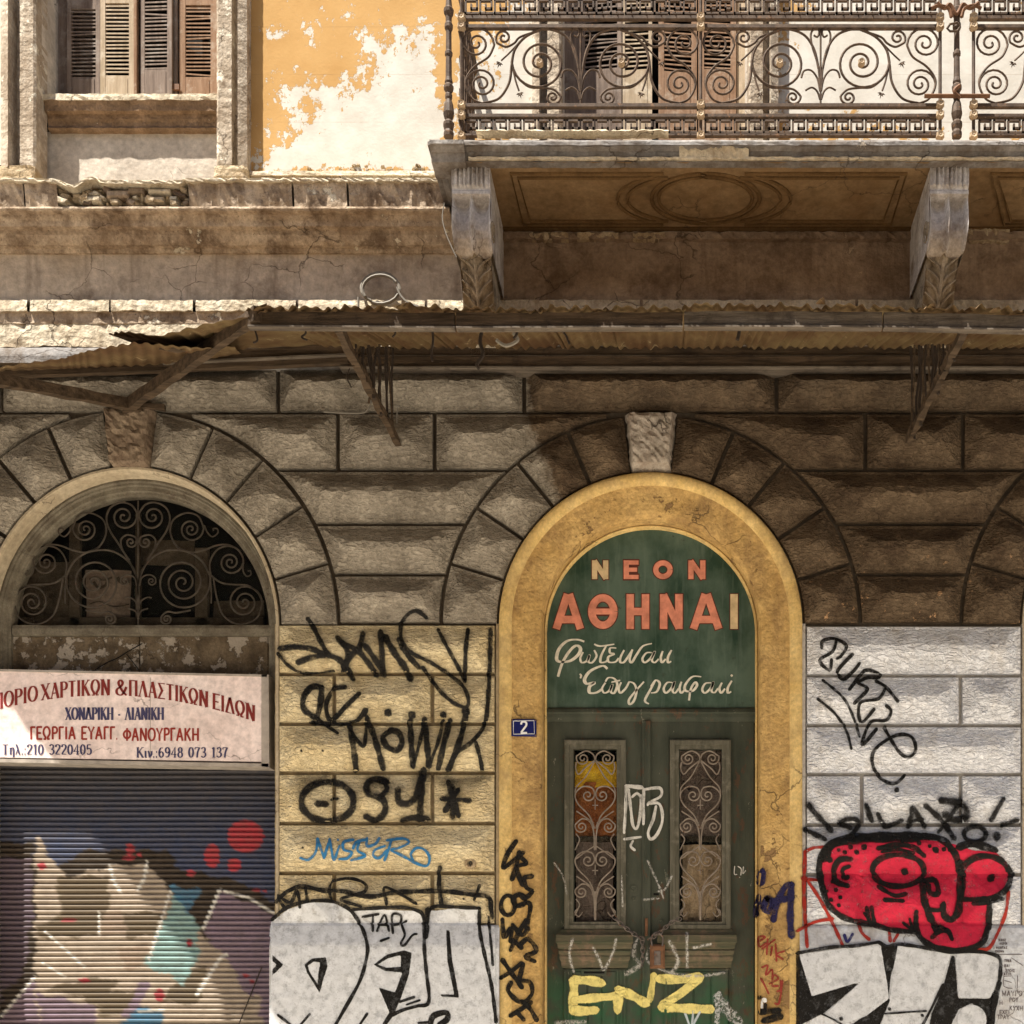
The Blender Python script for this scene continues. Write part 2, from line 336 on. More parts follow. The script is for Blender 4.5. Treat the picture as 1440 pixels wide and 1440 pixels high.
class MB:
    """collects shapes given in elevation coordinates (x, y, d)"""
    def __init__(s): s.V = []; s.F = []
    def add(s, V, F):
        b = len(s.V); s.V += [tuple(v) for v in V]; s.F += [tuple(i + b for i in f) for f in F]
        return s
    def box(s, x0, x1, y0, y1, d0, d1):
        p = [P(x, y, d) for d in (d0, d1) for y in (y0, y1) for x in (x0, x1)]
        return s.add(p, [(0, 1, 3, 2), (4, 6, 7, 5), (0, 4, 5, 1), (2, 3, 7, 6), (0, 2, 6, 4), (1, 5, 7, 3)])
    def bevbox(s, x0, x1, y0, y1, d0, d1, b=2):
        bb = b / S
        o = [(x0, y0), (x1, y0), (x1, y1), (x0, y1)]; i = [(x0 + b, y0 + b), (x1 - b, y0 + b), (x1 - b, y1 - b), (x0 + b, y1 - b)]
        V = [P(x, y, d0) for x, y in o] + [P(x, y, d1 - bb) for x, y in o] + [P(x, y, d1) for x, y in i]
        F = [(k, (k + 1) % 4, 4 + (k + 1) % 4, 4 + k) for k in range(4)] + [(4 + k, 4 + (k + 1) % 4, 8 + (k + 1) % 4, 8 + k) for k in range(4)] + [(8, 9, 10, 11)]
        return s.add(V, F)
    def poly(s, pts, d0, d1):
        n = len(pts); V = [P(x, y, d0) for x, y in pts] + [P(x, y, d1) for x, y in pts]
        return s.add(V, [tuple(range(n, 2 * n))] + [(k, (k + 1) % n, n + (k + 1) % n, n + k) for k in range(n)])
    def tube(s, pts, r, n=6, closed=False, r2=None):
        """pts: world points; r in metres"""
        pts = [Vector(p) for p in pts]; m = len(pts); V = []; F = []
        up = None
        for i, p in enumerate(pts):
            a = pts[(i - 1) % m] if (closed or i > 0) else p; b = pts[(i + 1) % m] if (closed or i < m - 1) else p
            t = (b - a)
            if t.length < 1e-9: t = Vector((0, 0, 1))
            t.normalize()
            if up is None:
                up = Vector((0, 1, 0)) if abs(t.y) < .9 else Vector((1, 0, 0))
            u = (up - t * up.dot(t))
            if u.length < 1e-4: u = Vector((1, 0, 0)) - t * t.x
            u.normalize(); w = t.cross(u)
            rr = r if r2 is None else r + (r2 - r) * i / max(1, m - 1)
            for k in range(n):
                an = 2 * math.pi * k / n
                V.append(p + (u * math.cos(an) + w * math.sin(an)) * rr)
        for i in range(m if closed else m - 1):
            j = (i + 1) % m
            for k in range(n):
                F.append((i * n + k, i * n + (k + 1) % n, j * n + (k + 1) % n, j * n + k))
        if not closed: F += [tuple(range(n))[::-1], tuple((m - 1) * n + k for k in range(n))]
        return s.add(V, F)
    def lathe(s, cx, cy, cd, prof, n=10, axis='z'):
        """prof: list of (radius, y) in elevation units about a vertical axis; or about the d axis when axis='d' (radius, d metres)"""
        V = []; F = []
        for r, q in prof:
            for k in range(n):
                a = 2 * math.pi * k / n
                if axis == 'z': V.append(P(cx + r * math.cos(a), q, cd + r * math.sin(a) / S))
                else: V.append(P(cx + r * math.cos(a), cy + r * math.sin(a), cd + q))
        for i in range(len(prof) - 1):
            for k in range(n): F.append((i * n + k, i * n + (k + 1) % n, (i + 1) * n + (k + 1) % n, (i + 1) * n + k))
        F += [tuple(range(n))[::-1], tuple((len(prof) - 1) * n + k for k in range(n))]
        return s.add(V, F)
    def mk(s, name, mat, parent=None, **kw): return mk(name, s.V, s.F, mat, parent, **kw)
def jit_strip(x0, x1, yt, yb, dt, db, step=8, jt=0, jb=0, jd=0, back=None):
    """a wall-hugging strip with a ragged top and bottom edge"""
    n = max(2, int((x1 - x0) / step)); V = []; F = []
    for i in range(n + 1):
        x = x0 + (x1 - x0) * i / n
        t = yt(x) if callable(yt) else yt; b = yb(x) if callable(yb) else yb
        ch = lambda j: j * (random.uniform(-.35, .35) if random.random() < .8 else random.uniform(.6, 2.0))
        t += ch(jt); b -= ch(jb); e = -ch(jd)
        bk = back if back is not None else -.02
        V += [P(x, t, bk), P(x, t, dt + e), P(x, (t + b) / 2, (dt + db) / 2 + random.uniform(-jd, jd)), P(x, b, db + e), P(x, b, bk)]
    for i in range(n):
        for k in range(4): F.append((i * 5 + k, i * 5 + k + 1, i * 5 + 5 + k + 1, i * 5 + 5 + k))
    return V, F
def extrude_profile(prof, x0, x1, step=12, jit=0):
    """horizontal moulding: prof list of (y, d) top to bottom"""
    n = max(1, int((x1 - x0) / step)); V = []; F = []; m = len(prof)
    for i in range(n + 1):
        x = x0 + (x1 - x0) * i / n
        for y, d in prof: V.append(P(x, y + random.uniform(-jit, jit), d + random.uniform(-jit, jit) / S))
    for i in range(n):
        for k in range(m - 1): F.append((i * m + k, i * m + k + 1, (i + 1) * m + k + 1, (i + 1) * m + k))
    F += [tuple(range(m)), tuple(n * m + k for k in range(m))[::-1]]
    return V, F
def vprofile(prof, y0, y1, step=14, jit=0):
    """vertical moulding: prof list of (x, d) left to right"""
    n = max(1, int((y1 - y0) / step)); V = []; F = []; m = len(prof)
    for i in range(n + 1):
        y = y0 + (y1 - y0) * i / n
        for x, d in prof: V.append(P(x + random.uniform(-jit, jit), y, d + random.uniform(-jit, jit) / S))
    for i in range(n):
        for k in range(m - 1): F.append((i * m + k, i * m + k + 1, (i + 1) * m + k + 1, (i + 1) * m + k))
    F += [tuple(range(m)), tuple(n * m + k for k in range(m))[::-1]]
    return V, F

# curves in 2-D
def cr(pts, n=8, closed=False):
    """Catmull-Rom through pts"""
    out = []; m = len(pts)
    rng = range(m) if closed else range(m - 1)
    g = (lambda i: pts[i % m]) if closed else (lambda i: pts[max(0, min(m - 1, i))])
    for i in rng:
        p0, p1, p2, p3 = g(i - 1), g(i), g(i + 1), g(i + 2)
        for k in range(n):
            t = k / n
            out.append(tuple(.5 * (2 * p1[j] + (p2[j] - p0[j]) * t + (2 * p0[j] - 5 * p1[j] + 4 * p2[j] - p3[j]) * t * t + (3 * p1[j] - p0[j] - 3 * p2[j] + p3[j]) * t ** 3) for j in range(2)))
    if not closed: out.append(tuple(pts[-1][:2]))
    return out
def spiral(c, start, turns, cw=1, r1=3, n=18):
    """from start inward round c; cw=1 clockwise as seen (y down)"""
    dx, dy = start[0] - c[0], start[1] - c[1]; r0 = math.hypot(dx, dy); a0 = math.atan2(dy, dx)
    N = int(turns * n); out = []
    for i in range(N + 1):
        t = i / N; r = r0 + (r1 - r0) * (t ** .85); a = a0 + cw * 2 * math.pi * turns * t
        out.append((c[0] + r * math.cos(a), c[1] + r * math.sin(a)))
    return out
# ---------------- ground (all below the frame)
def plane_obj(name, x0, x1, y0, y1, z, mat, kind='structure', thick=0):
    V = [(x0, y0, z), (x1, y0, z), (x1, y1, z), (x0, y1, z)]; F = [(0, 1, 2, 3)]
    if thick:
        V += [(x0, y0, z - thick), (x1, y0, z - thick), (x1, y1, z - thick), (x0, y1, z - thick)]
        F += [(0, 4, 5, 1), (1, 5, 6, 2), (2, 6, 7, 3), (3, 7, 4, 0)]
    return mk(name, V, F, mat, kind=kind)
plane_obj('ground', -400, 400, -400, 400, -.14, M['paving'])
plane_obj('road', -60, 60, -16, -2.6, -.136, M['paving'])
plane_obj('pavement', -60, 60, -2.5, .5, 0, M['paving'])
plane_obj('kerb', -60, 60, -2.62, -2.5, 0.004, M['kerbstone'], thick=.15)

B = thing('old_building', (P(911, 1658, 0)[0], 0, 0), 'weathered two-storey neoclassical building with peeling ochre walls above arched rusticated shopfronts', 'building')
YG = 1658   # ground line in elevation units

m_ = MB(); m_.box(-690, 1990, -420, YG, -1.4, -.72); m_.mk('inner_wall', M['black'], B)
m_ = MB(); m_.box(-700, 2000, -440, -330, -1.4, .06); m_.mk('wall_top', M['frieze'], B)
# ---- arches
A1 = dict(cx=183, cy=880, rx=207, ry=221, ox=293, oy=305)      # shop arch
A2 = dict(cx=915, cy=878, rx=211, ry=211, ox=295, oy=296)      # doorway
A3 = dict(cx=1647, cy=878, rx=207, ry=215, ox=295, oy=298)
ARCH = [A1, A2, A3]
def arc_y(A, x, o=False):
    rx, ry = (A['ox'], A['oy']) if o else (A['rx'], A['ry'])
    u = (x - A['cx']) / rx
    return A['cy'] - ry * math.sqrt(max(0, 1 - u * u))
def top_open(x):
    for A in ARCH:
        if abs(x - A['cx']) < A['rx']: return arc_y(A, x)
    return None

# ---- backing of the ground floor (the recessed joints)
def backing():
    xs = set(np.arange(-420, 1900, 24).tolist())
    for A in ARCH:
        for k in range(0, 49):
            xs.add(A['cx'] - A['rx'] * math.cos(math.pi * k / 48))
    xs = sorted(xs); m = MB()
    D = -.042
    for a, b in zip(xs[:-1], xs[1:]):
        if b - a < 1e-6: continue
        mid = (a + b) / 2; inside = any(abs(mid - A['cx']) < A['rx'] for A in ARCH)
        if inside:
            ya = [arc_y(A, a) for A in ARCH if abs(mid - A['cx']) < A['rx']][0]
            yb = [arc_y(A, b) for A in ARCH if abs(mid - A['cx']) < A['rx']][0]
        else: ya = yb = 878
        m.add([P(a, 500, D), P(b, 500, D), P(b, yb, D), P(a, ya, D)], [(0, 1, 2, 3)])
    mk('ground_floor_wall', m.V, m.F, M['joint'], B, surf=True)
    for (a, b, nm, mt) in ((-700, -24, 'shop_pier', 'joint_cream'), (390, 704, 'shop_pier', 'joint_cream'), (1126, 1440, 'shop_pier', 'joint_white'), (1854, 1990, 'shop_pier', 'joint_white')):
        m = MB(); m.box(a, b, 878, YG, -.35, D)
        mk(nm, m.V, m.F, M[mt], B, surf=True)
    m = MB(); m.box(-700, -420, 500, 878, -.35, D); m.mk('wall_end', M['joint'], B)
backing()

def seg_dist(pts, poly):
    p = np.asarray(pts)[:, None, :]; a = np.asarray(poly)[None]; b = np.roll(np.asarray(poly), -1, 0)[None]
    ab = b - a; t = np.clip(((p - a) * ab).sum(-1) / np.maximum((ab ** 2).sum(-1), 1e-9), 0, 1)
    return np.sqrt((((a + ab * t[..., None]) - p) ** 2).sum(-1)).min(1)
def inside(pts, poly):
    pts = np.asarray(pts); poly = np.asarray(poly); x, y = pts[:, 0], pts[:, 1]; r = np.zeros(len(pts), bool)
    j = len(poly) - 1
    for i in range(len(poly)):
        xi, yi = poly[i]; xj, yj = poly[j]
        c = ((yi > y) != (yj > y)) & (x < (xj - xi) * (y - yi) / (yj - yi + 1e-12) + xi)
        r ^= c; j = i
    return r
def resample(poly, step):
    out = []
    for a, b in zip(poly, poly[1:] + poly[:1]):
        L = math.hypot(b[0] - a[0], b[1] - a[1]); n = max(1, int(round(L / step)))
        for k in range(n): out.append((a[0] + (b[0] - a[0]) * k / n, a[1] + (b[1] - a[1]) * k / n))
    return out
rs = np.random.RandomState(5)
def block(name, poly, mat, H=.12, gap=2.9, margin=4.5, top=32, step=9, base=-.046, jag=.004, flat=False, **kw):
    """one rusticated block: drafted margin, then a hipped pillow"""
    # orientation
    area = sum(a[0] * b[1] - b[0] * a[1] for a, b in zip(poly, poly[1:] + poly[:1]))
    if area < 0: poly = poly[::-1]
    poly = resample(poly, step)
    n = len(poly); arr = np.array(poly)
    prv = np.roll(arr, 1, 0); nxt = np.roll(arr, -1, 0)
    e1 = arr - prv; e2 = nxt - arr
    n1 = np.stack([-e1[:, 1], e1[:, 0]], 1) / np.maximum(np.linalg.norm(e1, axis=1), 1e-6)[:, None]
    n2 = np.stack([-e2[:, 1], e2[:, 0]], 1) / np.maximum(np.linalg.norm(e2, axis=1), 1e-6)[:, None]
    bis = n1 + n2; den = 1 + (n1 * n2).sum(1)
    bis = bis / np.maximum(den, .45)[:, None]
    def inset(g):
        q = arr + bis * g
        d = seg_dist(q, arr); ok = inside(q, arr) & (d > g * .93)
        return q, ok
    rim, _ = inset(gap)
    m1, ok1 = inset(gap + margin); m2, ok2 = inset(gap + margin + 2.2)
    x0, y0 = arr.min(0); x1, y1 = arr.max(0)
    gx, gy = np.meshgrid(np.arange(x0 + step * .5, x1, step), np.arange(y0 + step * .5, y1, step))
    g = np.stack([gx.ravel(), gy.ravel()], 1) + rs.uniform(-step * .28, step * .28, (gx.size, 2))
    g = g[inside(g, arr)]; g = g[seg_dist(g, arr) > gap + margin + 2.2 + step * .4]
    # edge chain of the rim
    pts = np.concatenate([rim, m1[ok1], m2[ok2], g])
    edges = [(i, (i + 1) % n) for i in range(n)]
    r = geometry.delaunay_2d_cdt([Vector(p) for p in pts.tolist()], edges, [], 2, 1e-4)
    v2 = np.array([tuple(v) for v in r[0]]); F = [tuple(f) for f in r[2]]
    dist = seg_dist(v2, arr) - gap
    t = np.clip((dist - margin) / top, 0, 1)
    h = H * (t * (1.25 - .25 * t)) * (0 if flat else 1)
    inn = dist > margin - .4
    h = np.where(inn, h + .008, 0)
    h = h * rs.uniform(.85, 1.1)
    h = h + np.where(dist > margin + 1, rs.uniform(-jag, jag, len(h)), 0)
    V = [P(x, y, hh) for (x, y), hh in zip(v2, h)]
    # face direction: towards -Y
    FF = []
    for f in F:
        a, b, c = (v2[f[0]], v2[f[1]], v2[f[2]])
        cr_ = (b[0] - a[0]) * (c[1] - a[1]) - (b[1] - a[1]) * (c[0] - a[0])
        FF.append(f if cr_ < 0 else f[::-1])
    k0 = len(V)
    for x, y in rim.tolist(): V.append(P(x, y, 0))
    for x, y in rim.tolist(): V.append(P(x, y, base))
    for i in range(n): j = (i + 1) % n; FF.append((k0 + i, k0 + j, k0 + n + j, k0 + n + i))
    return mk(name, V, FF, mat, B, smooth=False, surf=True, **kw)

def rect(x0, x1, y0, y1): return [(x0, y0), (x1, y0), (x1, y1), (x0, y1)]
# ---- upper courses clipped by the extradoses
ROWS = [(516, 580), (580, 661), (661, 737), (737, 808), (808, 877)]
def arcs_limit(y, side, A):
    """x of the extrados of A at height y, on 'side' (-1 left, 1 right)"""
    v = (A['cy'] - y) / A['oy']
    if v >= 1: return None
    return A['cx'] + side * A['ox'] * math.sqrt(1 - v * v)
def spandrel(AL, AR, y0, y1, xl, xr):
    """block between x=xl and xr, clipped by arch AL on its left and AR on its right (None = not clipped)"""
    ys = [y0 + (y1 - y0) * k / 6 for k in range(7)]
    left = []; right = []
    for y in ys:
        l = xl; r = xr
        if AL:
            q = arcs_limit(y, 1, AL)
            if q is not None: l = max(xl, q)
        if AR:
            q = arcs_limit(y, -1, AR)
            if q is not None: r = min(xr, q)
        left.append((l, y)); right.append((r, y))
    # clip tops where the arc crown pokes above the row
    pts = left[::-1] + right
    pts = [p for i, p in enumerate(pts) if i == 0 or math.dist(p, pts[i - 1]) > .5]
    return pts
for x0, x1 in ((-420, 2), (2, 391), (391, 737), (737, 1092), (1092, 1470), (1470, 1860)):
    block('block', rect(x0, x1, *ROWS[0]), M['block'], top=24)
def crown(A, side, xe, y0=580, y1=661):
    """row beside an arch crown: from the crown outward to xe"""
    xs = A['cx'] + side * 36; pts = []
    n = 14; lim = arcs_limit(y1, side, A)
    arc = []
    for k in range(n + 1):
        x = xs + (lim - xs) * k / n
        arc.append((x, max(arc_y(A, x, True), y0 + .1)))
    arc = [p for p in arc if p[1] > y0 + 7]
    pts = [(arc[0][0], y0), (xe, y0), (xe, y1)] + arc[::-1]
    return pts
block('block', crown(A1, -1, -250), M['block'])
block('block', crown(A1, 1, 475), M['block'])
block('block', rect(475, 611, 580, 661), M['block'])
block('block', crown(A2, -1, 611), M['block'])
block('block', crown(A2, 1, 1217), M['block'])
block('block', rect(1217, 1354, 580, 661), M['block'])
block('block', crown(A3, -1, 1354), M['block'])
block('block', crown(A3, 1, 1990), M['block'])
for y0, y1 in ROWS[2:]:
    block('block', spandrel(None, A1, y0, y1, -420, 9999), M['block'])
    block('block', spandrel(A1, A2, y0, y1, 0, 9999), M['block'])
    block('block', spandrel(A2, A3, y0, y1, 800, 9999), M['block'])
# ---- voussoirs
def ell(A, ang, o):
    rx, ry = (A['ox'], A['oy']) if o else (A['rx'] + 3, A['ry'] + 3)
    return (A['cx'] + rx * math.sin(ang), A['cy'] - ry * math.cos(ang))
angs = [7, 23.4, 39.6, 56.2, 73.1, 90]
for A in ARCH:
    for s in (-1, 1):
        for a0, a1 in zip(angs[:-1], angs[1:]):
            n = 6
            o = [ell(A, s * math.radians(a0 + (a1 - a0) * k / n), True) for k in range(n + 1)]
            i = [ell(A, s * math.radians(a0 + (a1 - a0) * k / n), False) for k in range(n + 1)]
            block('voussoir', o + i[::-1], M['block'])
def keystone(A, mat, w0, w1, y0, y1, d, label):
    m = MB(); nx, ny = 12, 14
    def f(u, v):
        w = w0 + (w1 - w0) * v
        e = min(u, 1 - u, v * 1.1, (1 - v) * 1.1)
        dd = d * min(1, e / .09) + rs.uniform(-.012, .012) - (.0 if e > 0 else .03)
        jx = rs.uniform(-1.6, 1.6) if e <= 0 else 0
        return P(A['cx'] - w / 2 + w * u + jx, y0 + (y1 - y0) * v + (rs.uniform(-1.5, 1.5) if e <= 0 else 0), dd)
    V = [f(i / nx, j / ny) for j in range(ny + 1) for i in range(nx + 1)]
    F = [(j * (nx + 1) + i, j * (nx + 1) + i + 1, (j + 1) * (nx + 1) + i + 1, (j + 1) * (nx + 1) + i) for j in range(ny) for i in range(nx)]
    mk('keystone', V, F, mat, B, surf=True, label=label)
keystone(A2, M['keystone'], 72, 58, 582, 663, .10, 'rough pale keystone above the doorway')
keystone(A1, M['brick_rubble'], 76, 56, 574, 659, .075, 'broken brown keystone above the shop arch')
keystone(A3, M['keystone'], 72, 58, 582, 663, .09, None)

# ---- piers
PR = [(877, 948), (948, 1018), (1018, 1087), (1087, 1158), (1158, 1228), (1228, 1301)]
for i, (y0, y1) in enumerate(PR):
    js = [390, 470, 608, 698] if i % 2 else [390, 698]
    for a, b in zip(js[:-1], js[1:]): block('block', rect(a, b, y0, y1), M['cream_block'], H=.085, jag=.003)
    js = {1: [1132, 1351, 1438], 3: [1132, 1212, 1351, 1438], 5: [1132, 1210, 1351, 1438]}.get(i, [1132, 1438])
    for a, b in zip(js[:-1], js[1:]): block('block', rect(a, b, y0 + 2, y1 + 2), M['white_block'], H=.085, jag=.003)
    block('block', rect(-420, -24, y0, y1), M['cream_block'], step=20)
    block('block', rect(1856, 1980, y0, y1), M['white_block'], step=20)
# narrow plaster margins beside the arches
for x0, x1, mt in ((386, 391, 'joint_cream'), (697, 706, 'joint_cream'), (1123, 1133, 'joint_white'), (1437, 1442, 'joint_white')):
    m = MB(); m.add(*vprofile([(x0, -.2), (x0 + .5, -.002), (x1 - .5, -.002), (x1, -.2)], 877, 1302, 10, .35))
    mk('pier_margin', m.V, m.F, M[mt], B, surf=True)
# ---- plinth: sloping weathering then a raised plain face
for x0, x1 in ((-420, -24), (383, 703), (1124, 1446), (1852, 1990)):
    nx = int((x1 - x0) / 8); prof = [(1300, -.045), (1301, .004), (1305, .02), (1331, .066), (1335, .07)] + [(y, .07) for y in range(1345, YG, 12)] + [(YG, .07)]
    V = []; F = []
    for i in range(nx + 1):
        x = x0 + (x1 - x0) * i / nx
        for y, d in prof: V.append(P(x, y + rs.uniform(-.5, .5) * (y < YG), d + rs.uniform(-.0022, .0022)))
    n = len(prof)
    for i in range(nx):
        for k in range(n - 1): F.append((i * n + k, i * n + k + 1, (i + 1) * n + k + 1, (i + 1) * n + k))
    b = len(V)
    for x, io in ((x0, 0), (x1, nx * n)):
        b = len(V)
        for y, d in prof: V.append(P(x, y, -.2))
        for k in range(n - 1): F.append((io + k, io + k + 1, b + k + 1, b + k))
    mk('plinth', V, F, M['plinth'], B, surf=True)

# ---- arch linings: profile of (radius, d) swept up the jamb, round the arch, down the other jamb
def arch_sweep(cx, cy, prof, ybot, ysc=1.0, narc=48, njamb=10):
    path = []
    for k in range(njamb): path.append((-1, 0, cy + (ybot - cy) * (1 - k / njamb)))
    for k in range(narc + 1):
        a = math.pi * k / narc; path.append((-math.cos(a), -math.sin(a), cy))
    for k in range(1, njamb + 1): path.append((1, 0, cy + (ybot - cy) * k / njamb))
    V = []; F = []; m = len(prof)
    for ux, uy, yy in path:
        for r, d in prof: V.append(P(cx + ux * r, yy + uy * r * ysc, d))
    for i in range(len(path) - 1):
        for k in range(m - 1): F.append((i * m + k, i * m + k + 1, (i + 1) * m + k + 1, (i + 1) * m + k))
    return V, F
# doorway: bright outer roll then a deep splay
V, F = arch_sweep(915, 878, [(213, -.04), (213, .012), (211, .024), (206, .03), (201, .024), (197, .008), (195.5, -.004)], YG)
mk('archway_rim', V, F, M['yellow_rim'], B, smooth=True, surf=True)
V, F = arch_sweep(915, 878, [(195.5, -.004), (192, -.012), (180, -.022), (166, -.032), (159, -.040), (155.5, -.052), (154, -.08), (153.5, -.20)], YG)
mk('archway_splay', V, F, M['yellow_flat'], B, smooth=True, surf=True)
V, F = arch_sweep(915, 878, [(153.5, -.19), (152.5, -.18), (151, -.18), (150, -.19), (150, -.24)], YG)
mk('archway_bead', V, F, M['yellow_rim'], B, smooth=True, surf=True)
# shop arches
for A in (A1, A3):
    ysc = A['ry'] / A['rx']
    V, F = arch_sweep(A['cx'], A['cy'], [(209, -.03), (209, .004), (206, .006), (205, 0), (204, -.02), (203, -.15)], YG, ysc)
    mk('arch_reveal', V, F, M['cream_reveal'], B, smooth=False, surf=True)
    V, F = arch_sweep(A['cx'], A['cy'], [(203.5, -.15), (203, -.128), (200, -.125), (198.5, -.14), (196, -.14), (194.5, -.155), (189.5, -.155), (188, -.17), (185, -.172), (184, -.21), (184, -.25)], 950, ysc)
    mk('fanlight_frame', V, F, M['grey_frame'], B, smooth=False)
# ================= string course, frieze, cornice
def wob(seed, amp, per):
    ph = random.Random(seed).uniform(0, 9)
    return lambda x: amp * (math.sin(x / per + ph) + .6 * math.sin(x / (per * .37) + ph * 2) + .35 * math.sin(x / (per * .13) + ph * 3))
XL, XR = -420, 1990
w = wob(3, 1.2, 31)
V, F = jit_strip(XL, XR, 428, 446, .075, .08, 7, .8, 1.0, .004); 
for a, b in ((XL, 46), (50, 160), (163, 277), (281, 420), (424, 600), (604, 900), (904, 1200), (1204, XR)):
    V, F = jit_strip(a, b, 430, 446, .078, .082, 6, .7, 1.1, .005, -.02); mk('ledge_stone', V, F, M['ledge'], B, surf=True)
V, F = extrude_profile([(445.5, -.02), (445.5, .066), (452, .062), (461, .058), (461.5, -.02)], XL, XR, 10, .25); mk('string_course', V, F, M['cornice'], B, surf=True)
V, F = jit_strip(XL, XR, 461, lambda x: 494 + w(x), .055, .060, 6, .4, .8, .006, -.02); mk('plaster_band', V, F, M['ledge'], B, surf=True)
V, F = extrude_profile([(493, -.02), (493, .05), (499, .075), (507, .095), (510, .10), (520, .10), (521, .04), (521, -.02)], XL, XR, 12, .3); mk('band_moulding', V, F, M['slab'], B, surf=True)
# frieze
def plane_patch(name, x0, x1, y0, y1, d, mat, step=14, jd=.003, **kw):
    nx = max(1, int((x1 - x0) / step)); ny = max(1, int((y1 - y0) / step)); V = []
    for j in range(ny + 1):
        for i in range(nx + 1): V.append(P(x0 + (x1 - x0) * i / nx, y0 + (y1 - y0) * j / ny, d + rs.uniform(-jd, jd)))
    F = [(j * (nx + 1) + i, (j + 1) * (nx + 1) + i, (j + 1) * (nx + 1) + i + 1, j * (nx + 1) + i + 1) for j in range(ny) for i in range(nx)]
    return mk(name, V, F, mat, B, smooth=True, **kw)
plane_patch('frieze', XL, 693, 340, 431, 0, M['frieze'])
plane_patch('frieze', 693, XR, 300, 431, 0, M['frieze_dark'], label='darker frieze under the balcony')
V, F = jit_strip(700, 1288, 330, 341, .04, .045, 6, .8, 1.2, .006); mk('frieze_ledge', V, F, M['frieze_dark'], B)
V, F = jit_strip(1352, XR, 330, 341, .04, .045, 6, .8, 1.2, .006); mk('frieze_ledge', V, F, M['frieze_dark'], B)
V, F = jit_strip(1352, 1418, 321, 343, .05, .03, 4, 3, 5, .012); mk('broken_plaster', V, F, M['rubble'], B)
for x0, x1 in ((745, 800), (812, 870), (890, 935)):
    V, F = jit_strip(x0, x1, 333, 341, .055, .04, 4, 1.5, 3, .008); mk('broken_plaster', V, F, M['rubble'], B)
# cornice left of the balcony: split where it has crumbled
def cor_top(x): return 286 + (9 * math.exp(-((x - 128) / 16) ** 2)) - 3.5 * math.exp(-((x - 152) / 14) ** 2) + (3 if 160 < x < 280 else 0)
V, F = jit_strip(XL, 660, cor_top, lambda x: cor_top(x) + 4.5, .282, .28, 5, .6, .7, .006, -.02); mk('cornice_cap', V, F, M['ledge'], B)
for a, b in ((XL, 58), (60, 104), (284, 425), (428, 500), (503, 632)):
    V, F = jit_strip(a, b, 290, 321, .262, .235, 6, .6, 1.0, .009, -.02); mk('cornice_stone', V, F, M['cornice'], B)
# crumbled stretch of rubble
V = []; F = []; nx, ny = 46, 8
for j in range(ny + 1):
    for i in range(nx + 1):
        V.append(P(102 + 184 * i / nx + rs.uniform(-1, 1), 291 + 31 * j / ny + rs.uniform(-1, 1), .12 + .10 * abs(math.sin(j * 1.15 + math.sin(i * .5))) + rs.uniform(-.03, .03)))
F = [(j * (nx + 1) + i, (j + 1) * (nx + 1) + i, (j + 1) * (nx + 1) + i + 1, j * (nx + 1) + i + 1) for j in range(ny) for i in range(nx)]
mk('exposed_rubble', V, F, M['rubble'], B, smooth=False, label='crumbled stretch of rubble below the window')
for (x, y, w_, h, mt) in ((186, 303, 30, 10, 'cornice'), (211, 298, 22, 7, 'brick_rubble'), (243, 299, 30, 6, 'ledge'), (150, 310, 26, 8, 'ledge'), (236, 310, 26, 7, 'rubble')):
    m = MB(); m.bevbox(x - w_ / 2, x + w_ / 2, y - h / 2, y + h / 2, .1, .25, 2); m.mk('stone', M[mt], B)
def rock(x, y, d, r, mat):
    base = [(-1, -1, -1), (1, -1, -1), (1, 1, -1), (-1, 1, -1), (-.7, -.8, 1), (.8, -.6, 1), (.6, .8, 1), (-.8, .6, 1)]
    a = random.uniform(-.5, .5); c, s = math.cos(a), math.sin(a); V = []
    for u, v, w in base:
        u *= random.uniform(.7, 1.25) * r * 1.35; v *= random.uniform(.7, 1.2) * r * .75; w *= random.uniform(.7, 1.2) * r / S
        V.append(P(x + u * c - v * s, y + u * s + v * c, d + w))
    return mk('stone', V, [(0, 1, 2, 3), (4, 7, 6, 5), (0, 4, 5, 1), (1, 5, 6, 2), (2, 6, 7, 3), (3, 7, 4, 0)], M[mat], B)
random.seed(21)
for k in range(46):
    rock(random.uniform(108, 280), random.uniform(294, 318), random.uniform(.16, .23), random.uniform(2.2, 6), random.choice(['rubble', 'ledge', 'cornice', 'rubble', 'brick_rubble']))
for k in range(22):
    rock(random.uniform(70, 300), random.uniform(256, 276), random.uniform(-.10, -.05), random.uniform(1.6, 3.6), 'rubble')
for k in range(18):
    rock(random.uniform(360, 620), random.uniform(233, 244), random.uniform(.0, .02), random.uniform(1.4, 3.0), 'rubble')
V, F = extrude_profile([(320, -.02), (320, .24), (323, .243), (325, .235), (325.5, .19), (331, .175), (338, .165), (338.5, .12), (344, .115), (350, .09), (353, .07), (353.5, .03), (358, .02), (358, -.02)], XL, 640, 10, .3)
mk('cornice_moulding', V, F, M['cornice'], B)
